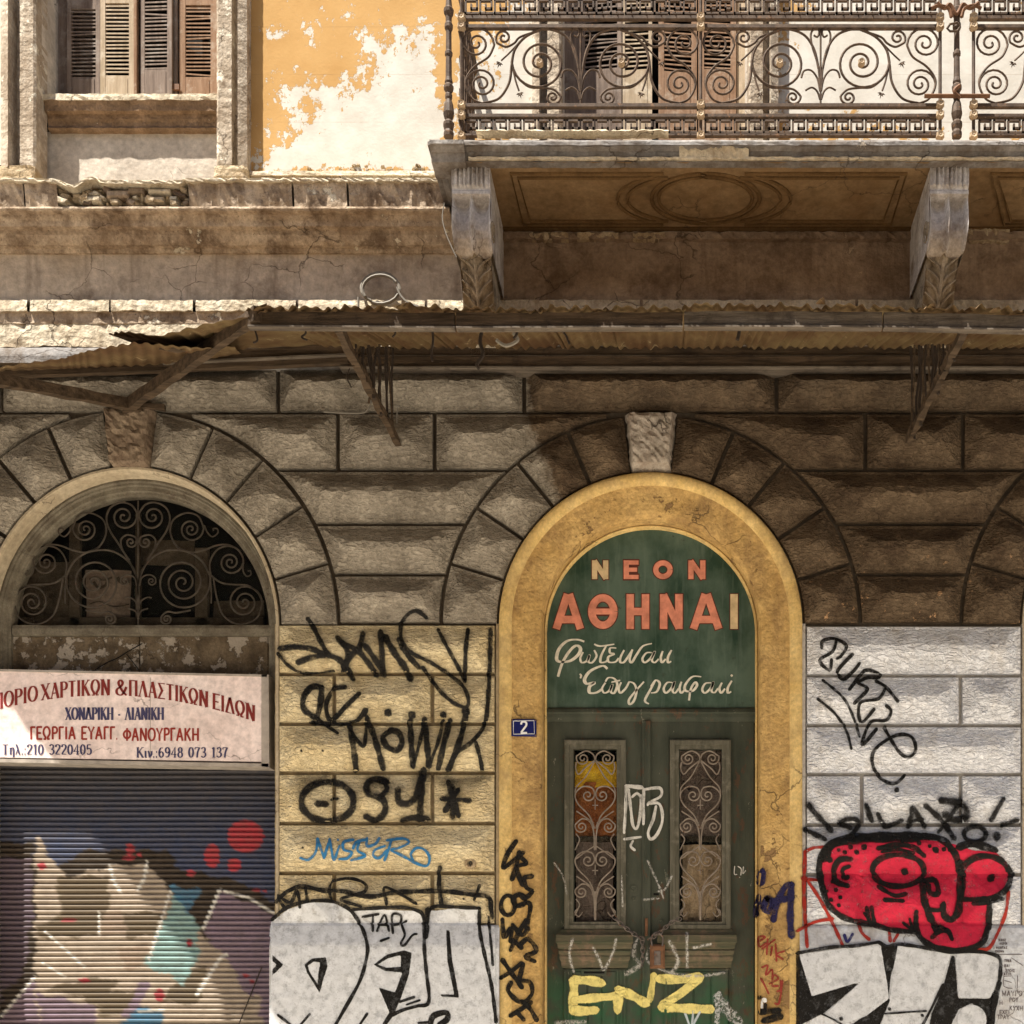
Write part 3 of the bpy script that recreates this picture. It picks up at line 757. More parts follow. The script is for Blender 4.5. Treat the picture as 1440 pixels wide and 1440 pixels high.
# ================= upper wall
UX0, UX1, UY0 = -420, 1990, -330
def wall_grid(name, x0, x1, y0, y1, d, mat, step, peel=None, **kw):
    nx = max(1, int((x1 - x0) / step)); ny = max(1, int((y1 - y0) / step)); V = []; at = []
    for j in range(ny + 1):
        for i in range(nx + 1):
            x = x0 + (x1 - x0) * i / nx; y = y0 + (y1 - y0) * j / ny
            V.append(P(x, y, d)); at.append(peel(x, y) if peel else 0)
    F = [(j * (nx + 1) + i, (j + 1) * (nx + 1) + i, (j + 1) * (nx + 1) + i + 1, j * (nx + 1) + i + 1) for j in range(ny) for i in range(nx)]
    return mk(name, V, F, mat, B, attrs={'peel': at}, **kw)
BL = [(560, 75, 34, 40, .42), (545, 150, 55, 50, .50), (575, 190, 42, 40, .5), (470, 170, 45, 42, .42), (470, 205, 70, 22, .42), (440, 128, 35, 12, .3), (400, 215, 28, 14, .38),
      (440, 38, 20, 16, .28), (490, 22, 14, 8, .22), (395, 45, 14, 16, .22), (600, 100, 14, 90, .34), (392, 128, 12, 14, .3), (415, 160, 14, 22, .3), (510, 60, 14, 14, .2),
      (595, 205, 30, 30, .4), (380, 232, 60, 10, .34), (520, 228, 110, 12, .3)]
BR = [(690, 100, 45, 70, .38), (735, 110, 26, 130, .55), (1200, 90, 130, 95, .56), (1330, 100, 90, 110, .55), (1150, 60, 30, 80, .2), (1400, 90, 60, 120, .6), (1280, 20, 100, 20, .4), (1130, 130, 30, 50, .3), (680, 165, 40, 20, .5)]
def peel(x, y):
    v = .19
    for cx, cy, rx, ry, a in BL + BR:
        q = ((x - cx) / rx) ** 2 + ((y - cy) / ry) ** 2
        v += a * .43 * math.exp(-q * .9)
    if y < -20: v = min(v, .42)
    return min(v, 1.0)
wall_grid('upper_wall', 352, 750, UY0, 252, 0, M['ochre'], 6, peel)
wall_grid('upper_wall', 1093, 1440, UY0, 320, 0, M['ochre'], 8, peel)
wall_grid('upper_wall', 1440, UX1, UY0, 320, 0, M['ochre'], 30, peel)
wall_grid('upper_wall', UX0, 12, UY0, 232, 0, M['ochre'], 12, lambda x, y: .42 + (.25 if x > -10 else 0))
wall_grid('wall_above_window', 12, 352, UY0, -250, 0, M['ochre'], 30, lambda x, y: .3)
wall_grid('wall_above_balcony_door', 750, 1093, UY0, -250, 0, M['ochre'], 30, lambda x, y: .3)
# eaves keep the wall top from ending bare
# broken skirting at the foot of the ochre wall
br = wob(9, 2.0, 23)
V, F = jit_strip(352, 628, lambda x: 228 + br(x), 253, -.022, .012, 5, 1.0, .6, .007, -.05); mk('broken_plaster', V, F, M['rubble'], B, label='ragged broken plaster at the foot of the ochre wall')
V, F = jit_strip(352, 640, 247, 254, .055, .06, 8, .5, .5, .003); mk('skirting_ledge', V, F, M['ledge'], B)
for a, b in ((356, 480), (482, 583), (585, 640)):
    V, F = jit_strip(a, b, 252, 287, .05, .06, 7, .4, .4, .006); mk('skirting_stone', V, F, M['rubble' if a < 400 or a > 584 else 'ledge'], B)
V, F = jit_strip(UX0, 12, 232, 287, .0, .06, 7, 1.4, .4, .01); mk('skirting_stone', V, F, M['rubble'], B)
plane_patch('wall_foot', 620, 1440, 232, 262, .0, M['pale_panel'])

# ================= left window
def architrave(x0, x1, y0, y1, flip=False, jit=.4):
    """left-hand architrave: raised outer fillet, sunk fascia, raised inner fillet"""
    w = x1 - x0
    pr = [(x0, -.02), (x0, .085), (x0 + .26 * w, .11), (x0 + .28 * w, -.01), (x0 + .5 * w, -.01), (x0 + .52 * w, .065), (x0 + .93 * w, .072), (x1, .06), (x1, -.1)]
    if flip: pr = [(x0 + x1 - x, d) for x, d in pr][::-1]
    return vprofile(pr, y0, y1, 6, jit)
for n_, (a, b, fl) in enumerate(((10, 57, False), (309, 353, True))):
    V, F = architrave(a, b, -250, 248, fl); mk('window_architrave', V, F, M['architrave'], B)
    m = MB(); m.bevbox(a - 1, b + 1, 246, 286, -.02, .10, 3); V, F = m.V, m.F
    V, F = vprofile([(a - 2, -.02), (a - 2, .09), (a + 3, .105), (b - 3, .105), (b + 1, .09), (b + 1, -.1)], 246, 286, 5, 1.1); mk('architrave_base', V, F, M['rubble'], B)
# dark worn strip on the reveal side of the right architrave, plaster reveals
for x, s in ((57, 1), (309, -1)):
    m = MB(); m.box(x - s * 3 if s > 0 else x, x if s > 0 else x + 3, -250, 128, -.27, -.02)
    m.mk('window_reveal', M['pale_panel'], B)
m = MB(); m.add(*jit_strip(52, 313, 127, 136, -.032, -.032, 9, .5, .7, .003, -.28)); m.mk('window_sill', M['ledge'], B, label='cracked stone sill of the shuttered window')
# niche below
V, F = extrude_profile([(135, -.2), (135, -.035), (141, -.05), (148, -.055), (149, -.085), (155, -.09), (158, -.10), (163, -.105), (167, -.095), (169, -.11), (169, -.2)], 58, 309, 8, .5)
mk('sill_moulding', V, F, M['trim_brown'], B)
plane_patch('window_apron', 44, 322, 166, 262, -.145, M['pale_panel'], 12, .002, label='pale plaster panel below the shuttered window')
for a, b, t, q in ((86, 136, 250, 3), (120, 194, 242, 1), (205, 275, 243, 2), (60, 110, 256, 5)):
    f = wob(q, 2.0, 9); V, F = jit_strip(a, b, lambda x, a=a, b=b, t=t, f=f: t + f(x) + 6 * (abs((x - a) / (b - a) - .5) * 2) ** 2, 268, -.115, -.09, 3.5, .6, .5, .007, -.2); mk('broken_plaster', V, F, M['rubble'], B)
V, F = jit_strip(60, 309, 258, 284, -.10, -.02, 5, 1.2, .5, .012, -.2); mk('broken_plaster', V, F, M['rubble'], B)
V, F = jit_strip(56, 312, 278, 290, .02, .20, 5, 1.5, .5, .012, -.2); mk('broken_plaster', V, F, M['rubble'], B)

# shutters: leaf = stiles and rails, with a louvre set as its own piece
def leaf(x0, x1, y0, y1, d, mat, lmat, tilt=0, stile=9, rail_t=14, rail_b=14, pitch=5.6, name='shutter_leaf', skew=0, lab=None, jx=0):
    """louvred leaf; x0..x1 outer, skew turns it about its left edge (metres of depth at the far edge)"""
    def T(x, y, dd):
        u = (x - x0) / (x1 - x0)
        return P(x + (y - y1) * jx, y + tilt * u, d + dd + skew * u)
    m = MB()
    def bx(a, b, c, e, d0, d1):
        p = [T(x, y, q) for q in (d0, d1) for y in (c, e) for x in (a, b)]
        m.add(p, [(0, 1, 3, 2), (4, 6, 7, 5), (0, 4, 5, 1), (2, 3, 7, 6), (0, 2, 6, 4), (1, 5, 7, 3)])
    bx(x0, x0 + stile, y0, y1, 0, .035); bx(x1 - stile, x1, y0, y1, 0, .035)
    bx(x0 + stile, x1 - stile, y0, y0 + rail_t, .002, .033); bx(x0 + stile, x1 - stile, y1 - rail_b, y1, .002, .033)
    bx(x0 + stile + 2, x1 - stile - 2, y1 - rail_b + 3, y1 - 3, .03, .037)
    L = mk(name, m.V, m.F, mat, B, label=lab)
    m = MB(); y = y0 + rail_t + 2
    k = 0
    while y < y1 - rail_b - 2:
        a = x0 + stile; b = x1 - stile
        jj = random.uniform(-.5, .5); j2 = jj + random.uniform(-.4, .4)
        if random.random() < .06: j2 += random.choice((-2, 2.5))
        th = 2.1; p = []
        for x, o in ((a, jj), (b, j2)):
            p += [T(x, y + o - 1.6, .006), T(x, y + o + 1.2, .032), T(x, y + o + 1.2 + th, .032), T(x, y + o - 1.6 + th, .006)]
        m.add(p, [(0, 1, 2, 3), (4, 7, 6, 5), (0, 4, 5, 1), (1, 5, 6, 2), (2, 6, 7, 3), (3, 7, 4, 0)])
        y += pitch
    mk('louvres', m.V, m.F, lmat, L)
    return L
m = MB(); m.box(40, 330, -260, 140, -.42, -.40); m.mk('window_backing', M['black'], B)
for a_, b_ in ((56, 108), (303, 312)):
    m = MB(); m.box(a_, b_, -250, 128, -.31, -.262); m.mk('window_frame', M['shutter_wood'], B)
# shutter positions in elevation units (recessed .24)
def ql(ix): return Q(ix, 100, -.24)[0]
yb = 131
leaf(ql(97), ql(143), -100, yb, -.245, M['shutter_wood'], M['shutter_wood'], stile=6, rail_t=80, rail_b=53, lab='shutter leaf nearest the left reveal')
leaf(ql(144), ql(191), -100, yb, -.24, M['shutter_pale'], M['shutter_pale'], stile=7, rail_t=72, rail_b=53, lab='shutter leaf with sunlight painted in as a paler wood')
leaf(ql(199), ql(247), -100, yb - 6, -.25, M['shutter_wood'], M['shutter_wood'], tilt=6, stile=7, rail_t=60, rail_b=58, skew=.05, lab='sagging shutter leaf hanging crooked')
leaf(ql(254), ql(307), -100, yb, -.245, M['shutter_brown'], M['shutter_brown'], stile=9, rail_t=74, rail_b=52, lab='red-brown shutter leaf')
m = MB(); m.box(ql(191) + 1, ql(196), -100, yb, -.26, -.19); m.mk('shutter_stile', M['shutter_brown'], B)
m = MB(); m.box(ql(246) + 2, ql(252), -100, yb, -.27, -.2); m.mk('shutter_stile', M['shutter_wood'], B)
m = MB(); m.box(ql(246) + 1, ql(256), 92, 100, -.2, -.18); m.mk('shutter_latch', M['rust'], B)

# ================= balcony door
for a, b, fl in ((750, 790, False), (1052, 1093, True)):
    V, F = architrave(a, b, -250, 318, fl); mk('door_architrave', V, F, M['architrave'], B)
m = MB(); m.box(770, 1075, -260, 330, -.36, -.34); m.mk('door_backing', M['black'], B)
m = MB(); m.box(788, 791, -250, 318, -.3, -.1); m.mk('door_reveal', M['pale_panel'], B)
m = MB(); m.box(1050, 1053, -250, 318, -.3, -.1); m.mk('door_reveal', M['pale_panel'], B)
yb = 230
def qx(ix): return Q(ix, 100, -.2)[0]
m = MB(); m.box(qx(788), qx(818), -250, yb, -.24, -.19); m.mk('door_post', M['shutter_wood'], B)
leaf(qx(817), qx(874), -160, yb, -.22, M['shutter_wood'], M['shutter_wood'], stile=6, rail_t=70, rail_b=157, pitch=6.4, tilt=-3, skew=.02, lab='grey louvred leaf of the balcony door')
leaf(qx(874), qx(917), -160, yb, -.21, M['shutter_pale'], M['shutter_pale'], stile=5, rail_t=70, rail_b=155, pitch=6.4, tilt=-3, lab='leaf of the balcony door with sunlight painted in as a paler wood')
leaf(qx(926), qx(980), -160, yb, -.22, M['shutter_brown'], M['shutter_brown'], stile=8, rail_t=70, rail_b=158, pitch=6.4, tilt=4, lab='brown leaf of the balcony door beside the dark gap')
leaf(qx(982), qx(1035), -160, yb, -.215, M['shutter_brown'], M['shutter_brown'], stile=8, rail_t=70, rail_b=160, pitch=6.4, tilt=3)
m = MB(); m.box(qx(1036), 1052, -250, yb, -.25, -.2); m.mk('door_post', M['shutter_pale'], B)
plane_patch('door_threshold', 788, 1054, 222, 330, -.18, M['pale_panel'])
# ================= balcony
BD = .73
def fx(ix, d=BD): return Q(ix, 200, d)[0]
def fy(iy, d=BD): return Q(700, iy, d)[1]
BX0, BX1 = fx(628), 2100
# slab with moulded edge: front profile swept along the front, mitred at the left end
prof = [(fy(197, .80), .80), (fy(199, .82), .82), (fy(204, .82), .82), (fy(205, .80), .80), (fy(207, .795), .795), (fy(213, .775), .775), (fy(214, .765), .765), (fy(227, .75), .75), (fy(229, .745), .76), (fy(231, .73), .755), (fy(232, .73), .70)]
V = []; F = []; n = len(prof)
xs = [BX0 + 6 + 12 * i for i in range(int((BX1 - BX0) / 12))]
for yy, dd in prof: V.append(P(BX0 - (dd - .75) * S * 1.6, yy, 0))            # left return at the wall
for yy, dd in prof: V.append(P(BX0 - (dd - .75) * S * 1.6, yy, dd))            # left corner
for x in xs:
    for yy, dd in prof:
        V.append(P(x, yy + rs.uniform(-.35, .35), dd + rs.uniform(-.003, .003)))
for i in range(len(xs) + 1):
    for k in range(n - 1): F.append((i * n + k, i * n + k + 1, (i + 1) * n + k + 1, (i + 1) * n + k))
mk('balcony_edge', V, F, M['slab'], B)
m = MB(); m.box(BX0 - 8, BX1, fy(197, .8) - .5, fy(200, .8), -.05, .795); m.mk('balcony_floor', M['slab_top'], B)
# stepped block at the left corner
m = MB()
m.add(*extrude_profile([(fy(196.5, .84), .80), (fy(197, .84), .845), (fy(204, .83), .845), (fy(205, .83), .825), (fy(214, .8), .80), (fy(215, .79), .785), (fy(228, .77), .77), (fy(231, .75), .755), (fy(231, .75), .6)], fx(604, .84), fx(652, .84), 8, .2))
m.mk('balcony_corner_block', M['slab'], B)
# broken pieces on the edge: bright patch of repair mortar under the middle post
V, F = jit_strip(fx(955), fx(1052), lambda x: fy(218) - 9 * math.exp(-((x - fx(988)) / 30) ** 2), lambda x: fy(229), .80, .77, 4, .8, .5, .006, .7)
mk('repair_mortar', V, F, M['ledge'], B, label='pale mortar repair on the balcony edge')
V, F = jit_strip(fx(672), fx(940), lambda x: fy(192.5), lambda x: fy(197), .80, .82, 5, 1.4, .8, .006, .74); mk('crumbling_lip', V, F, M['ledge'], B)
V, F = jit_strip(fx(660), BX1, fy(226.5), fy(230), .775, .77, 6, .5, .6, .004, .7); mk('drip_lip', V, F, M['ledge'], B)
# soffit
SY = fy(231)
SOFF = 325
V = []; F = []
nx, ny = 90, 6
def sofp(x, d, lift=0):
    # soffit level; x in elevation units, d depth
    return P(x, SOFF + lift - (SOFF - SY) * max(0, min(1, d / .73)) * 1.0, d)
for j in range(ny + 1):
    for i in range(nx + 1): V.append(sofp(BX0 + (BX1 - BX0) * i / nx, .75 * j / ny))
F = [(j * (nx + 1) + i, j * (nx + 1) + i + 1, (j + 1) * (nx + 1) + i + 1, (j + 1) * (nx + 1) + i) for j in range(ny) for i in range(nx)]
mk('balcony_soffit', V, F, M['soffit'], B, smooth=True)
def soff_img(ix, iy):
    """point on the soffit seen at ix, iy"""
    lo, hi = 0, .75
    for _ in range(30):
        d = (lo + hi) / 2
        y = SOFF - (SOFF - SY) * min(1, d / .73); img = VY + (y - VY) / (1 - d / DIST)
        if img > iy: lo = d
        else: hi = d
    d = (lo + hi) / 2
    return VX + (ix - VX) * (1 - d / DIST), d
def soff_line(pts, r=.013, closed=False):
    m = MB(); w = []
    for ix, iy in pts:
        x, d = soff_img(ix, iy); w.append(sofp(x, d, 1.0))
    m.tube(w, r, 5, closed)
    return m.mk('soffit_moulding', M['soffit_line'], B)
def arcpts(cx, cy, rx, ry, a0, a1, n=18):
    return [(cx + rx * math.cos(math.radians(a0 + (a1 - a0) * k / n)), cy + ry * math.sin(math.radians(a0 + (a1 - a0) * k / n))) for k in range(n + 1)]
for off, ox in ((0, 0), (1, 676)):
    for (l, r, t, b, rx, ry) in ((718, 1275, 243, 315, 122, 40), (728, 1264, 249, 310, 108, 35)):
        cxm = 990 + ox
        la = arcpts(cxm, 279, rx, ry, -118, -242, 14)
        lp = [(l + (t - 243) * .3 + ox, t), (la[0][0], t)] + la[1:-1] + [(la[-1][0], b), (l + 17 + ox, b)]
        soff_line([(l + ox, t)] + [(la[0][0], t)] + la[1:-1] + [(la[-1][0], b), (l + 18 + ox, b)], closed=True)
        ra = arcpts(cxm, 279, rx, ry, -62, 62, 14)
        soff_line([(r + ox, t), (ra[0][0], t)] + ra[1:-1] + [(ra[-1][0], b), (r - 22 + ox, b)], closed=True)
    soff_line(arcpts(992 + ox, 278, 76, 35, 0, 350, 36), closed=True, r=.015)
    soff_line(arcpts(992 + ox, 278, 66, 30, 0, 350, 36), closed=True)
# back edge strip and front strip of the soffit
m = MB(); m.add(*extrude_profile([(SOFF - 3, .0), (SOFF - 3, .05), (SOFF + 2, .055), (SOFF + 3, .0)], 700, 2000, 40)); m.mk('soffit_border', M['soffit_line'], B)
# ---- corbels
def corbel(cx, nm='corbel', body='slab'):
    hw = 27 * .925
    pf = [(SOFF - 4, .0), (SY - 3, .70), (SY + 8, .705), (SY + 22, .70), (SY + 25, .685), (SY + 27, .68), (SY + 29, .69), (SY + 33, .69), (SY + 35, .66), (SY + 40, .655), (SY + 50, .668), (SY + 62, .675), (SY + 72, .67), (SY + 80, .65), (SY + 88, .61), (SY + 93, .57), (SY + 94, .535), (SY + 90, .51), (SY + 86, .50), (SY + 90, 0)]
    pl = [(SY + 84, .50), (SY + 100, .47), (SY + 118, .41), (SY + 134, .34), (SY + 148, .27), (SY + 160, .20), (SY + 170, .15), (SY + 174, .145), (SY + 173, 0)]
    def build(pr, hw, g, nu=24):
        V = []; F = []; m = len(pr)
        for i in range(nu + 1):
            u = i / nu
            for k, (y, d) in enumerate(pr): V.append(P(cx - hw + 2 * hw * u, y, d + g(u, k / (m - 1), y)))
        for i in range(nu):
            for k in range(m - 1): F.append((i * m + k, i * m + k + 1, (i + 1) * m + k + 1, (i + 1) * m + k))
        # cheeks
        for i, rev in ((0, 0), (nu, 1)):
            b = len(V); pc = [q for k, q in enumerate(pr) if k == 0 or q[0] > max(z[0] for z in pr[:k])]; mc = len(pc)
            for y, d in pc: V.append(P(cx - hw + 2 * hw * i / nu, y, d))
            for y, d in pc: V.append(P(cx - hw + 2 * hw * i / nu, y, 0))
            for k in range(mc - 1):
                f = (b + k, b + k + 1, b + mc + k + 1, b + mc + k); F.append(f if not rev else f[::-1])
        return V, F
    def g1(u, v, y):
        if y < SY + 24: return .012 * math.cos(u * 2 * math.pi * 9) if .04 < u < .96 else 0
        if y > SY + 34: return -.060 * abs(math.sin(u * 2 * math.pi)) ** .7 + (.02 if u < .05 or u > .95 or abs(u - .5) < .045 else 0)
        return 0
    V, F = build(pf, hw, g1); top = mk(nm, V, F, M['corbel'], B, smooth=False)
    def g2(u, v, y):
        c = abs(u - .5) * 2
        return .05 * (1 - c) ** 1.5 - .012 + .028 * math.sin((v * 5 - c * 1.6) * 2 * math.pi) * (.25 + c * .75) * (1 if c > .10 else -.5)
    V, F = build(pl, hw * .84, g2, 20); mk('acanthus_leaf', V, F, M['corbel_leaf'], top, smooth=True)
    m = MB(); m.bevbox(cx - hw * .80, cx + hw * .80, SY + 172, SY + 184, -.01, .10, 2); m.bevbox(cx - hw * .72, cx + hw * .72, SY + 184, SY + 196, -.01, .075, 2)
    m.mk('corbel_foot', M['corbel_leaf'], top)
    def fy_(v):     # front depth of the tapering body at elevation y
        for (ya, da), (yb2, db) in zip(pl[:-2], pl[1:-1]):
            if ya <= v <= yb2: return da + (db - da) * (v - ya) / (yb2 - ya)
        return .14
    m = MB(); ys_ = [SY + 98 + 7 * k for k in range(11)]
    m.tube([P(cx, v, fy_(v) + .045) for v in ys_], .013, 6)
    for k in range(6):
        v0 = SY + 168 - k * 11
        for s in (-1, 1):
            q = [P(cx + s * hw * .84 * t, v0 - 20 * t ** .7, fy_(max(SY + 86, v0 - 20 * t ** .7)) + .045 - .035 * t) for t in (0, .3, .6, .95)]
            m.tube(q, .011, 5, r2=.006)
    m.mk('leaf_veins', M['corbel_leaf'], top)
    for s in (-1, 1):   # side scrolls
        for (yy, dd, r) in ((SY + 66, .57, 17), (SY + 128, .25, 13)):
            sp = spiral((dd * S, yy), (dd * S + r, yy), 1.7, 1, 2)
            m = MB(); m.tube([P(cx + s * (hw * (1 if yy < SY + 90 else .84)), b, a / S) for a, b in sp], .010, 5); m.mk('side_scroll', M['corbel_leaf'], top)
        m = MB(); pts = [(SY + 40, .10), (SY + 90, .14), (SY + 140, .12)]
    return top
M['corbel'] = stucco('pale_corbel_marble', (.52, .49, .48), (.70, .67, .64), (.17, .12, .08), .8, scale=5, bump=.4, bd=.008)  # sunlit upper front painted in as marble paler than the leaf
M['corbel_leaf'] = stucco('stained_corbel_leaf', (.31, .26, .19), (.50, .43, .33), (.08, .06, .04), .8, scale=6, bump=.5, bd=.01)
corbel(fx(661)); corbel(fx(1337)); corbel(fx(1337) + fx(1337) - fx(661))

# ---- railing (stands at d = .70)
RD = .70
def rp(ix, iy, d=RD): return PQ(ix, iy, d)
R3 = lambda zx, zy: (600 + zx * .29167, zy * .29167)          # tracing grid of one half panel
def tube_img(m, pts, r, d=RD, n=4, **k): m.tube([rp(x, y, d) for x, y in pts], r, n, **k)
half = []   # traced strokes (tracing grid), with radius
def hs(pts, r=.0084): half.append((pts, r))
# S scroll at the post
A_ = cr([(270, 498), (225, 478), (195, 425), (195, 375), (235, 320), (300, 275), (326, 225)], 6)
hs(A_ + spiral((243, 210), (328, 215), 2.1, -1, 10))
hs(spiral((268, 405), (190, 405), 2.1, 1, 10))
hs(cr([(560, 140), (480, 178), (428, 240), (413, 310), (400, 400), (350, 475), (270, 498)], 8), .0092)
hs(cr([(545, 148), (455, 178), (425, 208), (385, 226), (345, 208)], 6)[:-1] + spiral((374, 182), (341, 205), 1.45, 1, 8))
# big wheel
hs(cr([(735, 330), (712, 235), (660, 165), (565, 140), (480, 178), (430, 235), (413, 300)], 8)[:-1] + spiral((548, 303), (413, 300), 2.35, -1, 17, 26), .0092)
hs(cr([(455, 388), (500, 420), (560, 424), (615, 432), (648, 462)], 6)[:-1] + spiral((611, 470), (649, 466), 1.5, 1, 7))
# twigs with small leaves
hs(cr([(440, 215), (395, 262), (362, 292)], 5), .0065); hs(cr([(418, 330), (432, 390), (448, 438)], 5), .0065)
# centre stem and sprays
hs([(745, 140), (745, 500)], .007)
hs(cr([(742, 430), (733, 320), (705, 225), (698, 165), (718, 138), (738, 150), (730, 178), (712, 170)], 6), .0072)
hs(cr([(742, 440), (730, 380), (700, 340), (665, 342), (652, 375)], 6), .0072)
hs(cr([(742, 480), (728, 440), (702, 422), (672, 436)], 6), .0072)
stemx = R3(745, 0)[0]
def mir(pts, c): return [(2 * c - x, y) for x, y in pts]
IRON = M['iron']
def rail_band(y, h, name, x0, x1, par):
    m = MB(); a = rp(x0, y - h / 2); b = rp(x1, y + h / 2)
    V = []
    for d in (RD - .015, RD + .015):
        for yy in (y - h / 2, y + h / 2):
            for xx in (x0, x1):
                p = PQ(xx, yy, RD); V.append((p[0], -d, p[2]))
    m.add(V, [(0, 1, 3, 2), (4, 6, 7, 5), (0, 4, 5, 1), (2, 3, 7, 6), (0, 2, 6, 4), (1, 5, 7, 3)])
    return m.mk(name, IRON, par)
def meander(x0, x1, y0, y1, par):
    n = int(round((x1 - x0) / 20.6)); w = (x1 - x0) / n; h = y1 - y0; m = MB(); t = 1.25
    def bar(a, b, c, e):
        V = []
        for d in (RD - .008, RD + .010):
            for yy in (min(b, e) - t, max(b, e) + t):
                for xx in (min(a, c) - t, max(a, c) + t):
                    p = PQ(xx, yy, RD); V.append((p[0], -d, p[2]))
        m.add(V, [(0, 1, 3, 2), (4, 6, 7, 5), (0, 4, 5, 1), (2, 3, 7, 6), (0, 2, 6, 4), (1, 5, 7, 3)])
    for i in range(n):
        o = x0 + i * w
        pts = [(0, 1), (0, 0), (.78, 0), (.78, .64), (.38, .64), (.38, .34)]
        q = [(o + 2 + a * w, y0 + b * h) for a, b in pts]
        for a, b in zip(q[:-1], q[1:]): bar(a[0], a[1], b[0], b[1])
        bar(o + 2, y0 + h, o + 2 + w - 3, y0 + h) if i % 1 == 0 else None
        for yy in (y0 - 1.2, y1 + 1.2):   # little studs
            c = PQ(o + w * .5, yy, RD); m.add([(c[0] - .006, c[1] - .02, c[2]), (c[0], c[1] - .02, c[2] + .007), (c[0] + .006, c[1] - .02, c[2]), (c[0], c[1] - .02, c[2] - .007), (c[0], c[1] - .03, c[2])], [(0, 1, 4), (1, 2, 4), (2, 3, 4), (3, 0, 4)])
    return m.mk('meander_band', IRON, par)
def rosette(ix, iy, par, r=5.2, d=RD + .02):
    cx, cy = Q(ix, iy, d); m = MB(); n = 12; V = [P(cx, cy, d + .022)]; F = []
    for ring, (rr, dd) in enumerate(((.35, .018), (.7, .024), (1, .008), (1, -.02))):
        for k in range(n):
            a = 2 * math.pi * k / n; q = r * rr * (1.12 if k % 2 and ring in (1, 2) else .93)
            V.append(P(cx + q * math.cos(a), cy + q * math.sin(a), d + dd))
    for k in range(n): F.append((0, 1 + (k + 1) % n, 1 + k))
    for g in range(3):
        for k in range(n): F.append((1 + g * n + k, 1 + g * n + (k + 1) % n, 1 + (g + 1) * n + (k + 1) % n, 1 + (g + 1) * n + k))
    m.add(V, F)
    return m.mk('rosette', M['rosette'], par)
def twig_leaf(m, ix, iy, ang):
    c = PQ(ix, iy, RD + .01)
    for k in range(5):
        a = ang + (k - 2) * .75; L = .040 if k == 2 else .028
        u = Vector((math.cos(a), 0, -math.sin(a))); w_ = Vector((-u.z, 0, u.x)) * .007
        c0 = Vector(c); m.add([c0 - w_, c0 + u * L, c0 + w_, c0 + u * L * .5 + Vector((0, -.012, 0))], [(0, 1, 3), (1, 2, 3), (0, 3, 2)])
POSTS = [(648, 985), (985, 1323), (1370, 1707), (1707, 2045)]
for pi_, (xa, xb) in enumerate(POSTS):
    c = (xa + xb) / 2
    dx0 = xa - 648.5; cen = c
    par = None
    # the scroll work is the panel object; everything else of the bay hangs under it
    m = MB()
    for pts, r in half:
        q = [R3(*p) for p in pts]
        q = [(x + (c - stemx), y) for x, y in q]
        tube_img(m, q, r)
        if len(pts) > 2 or abs(pts[0][0] - 745) > 1: tube_img(m, mir(q, c), r)
    for (zx, zy, a) in ((355, 305, 2.0), (452, 452, 1.3)):
        x, y = R3(zx, zy); x += c - stemx
        twig_leaf(m, x, y, a); twig_leaf(m, 2 * c - x, y, math.pi - a)
    pan = m.mk('railing_panel', IRON, B, label='wrought iron scroll panel at the left end of the balcony' if pi_ == 0 else None)
    for yy, h in ((26, 4.2), (38.5, 4.6), (149.5, 4.6), (164, 4.2), (191, 2.6), (-8, 4.2)): rail_band(yy, h, 'rail', xa, xb, pan)
    meander(xa + 5, xb - 5, 170.5, 187, pan); meander(xa + 5, xb - 5, 1.5, 19.5, pan)
    for x, y in (R3(548, 303), ): 
        x += c - stemx; rosette(x, y, pan, 4.6); rosette(2 * c - x, y, pan, 4.6)
def post(ix, big=False):
    m = MB()
    a = rp(ix, 192); b = rp(ix, -14)
    m.tube([a, b], .012, 6); pst = m.mk('railing_post', IRON, B)
    for yy in (24.5, 37, 147, 161.5, 191): rosette(ix, yy, pst, 5.4)
    return pst
for x in (649, 985.5, 1322, 1369, 1707): post(x)
def baluster(ix, d=.72):
    cx, _ = Q(ix, 100, d); y = lambda v: Q(ix, v, d)[1]
    m = MB()
    pr = [(7, 193), (7.5, 188), (6, 184), (7.8, 178), (8, 174), (5, 170), (6.5, 166), (8, 160), (6.5, 148), (4.2, 141), (5.2, 138), (5.2, 134), (4, 131), (7, 126), (7.2, 122), (5, 119), (6, 116), (4.6, 110), (4.2, 80), (5.6, 78), (5.6, 74), (4.2, 72), (4, 44), (6, 40), (6, 35), (4.4, 32), (4.6, 24), (7, 19), (7.4, 14), (5, 11), (4, 0), (4, -14)]
    m.lathe(cx, 0, d, [(r * .9, y(v)) for r, v in pr], 10)
    return m.mk('turned_baluster', IRON, B, smooth=False)
baluster(631); b2 = baluster(1345.5)
# clamp and curled brackets on the middle baluster
m = MB()
tube_img(m, [(1300, 135), (1392, 135)], .016, .74)
for pts in ([(1318, 4), (1328, 12), (1336, 6), (1345, 20), (1354, 6), (1364, 12), (1376, 4)], [(1338, 24), (1334, 12), (1320, 8), (1310, 12)], [(1352, 24), (1356, 12), (1370, 8), (1380, 12)], [(1350, 120), (1342, 128), (1350, 138)]):
    tube_img(m, cr(pts, 5), .014, .75)
m.mk('clamp', M['rust'], B, label='rusty clamp bar round the turned baluster')
m = MB(); tube_img(m, [(1332, 40), (1336, 44), (1346, 44), (1350, 38), (1346, 32), (1336, 34)], .009, .76, closed=True); m.mk('collar', IRON, B)
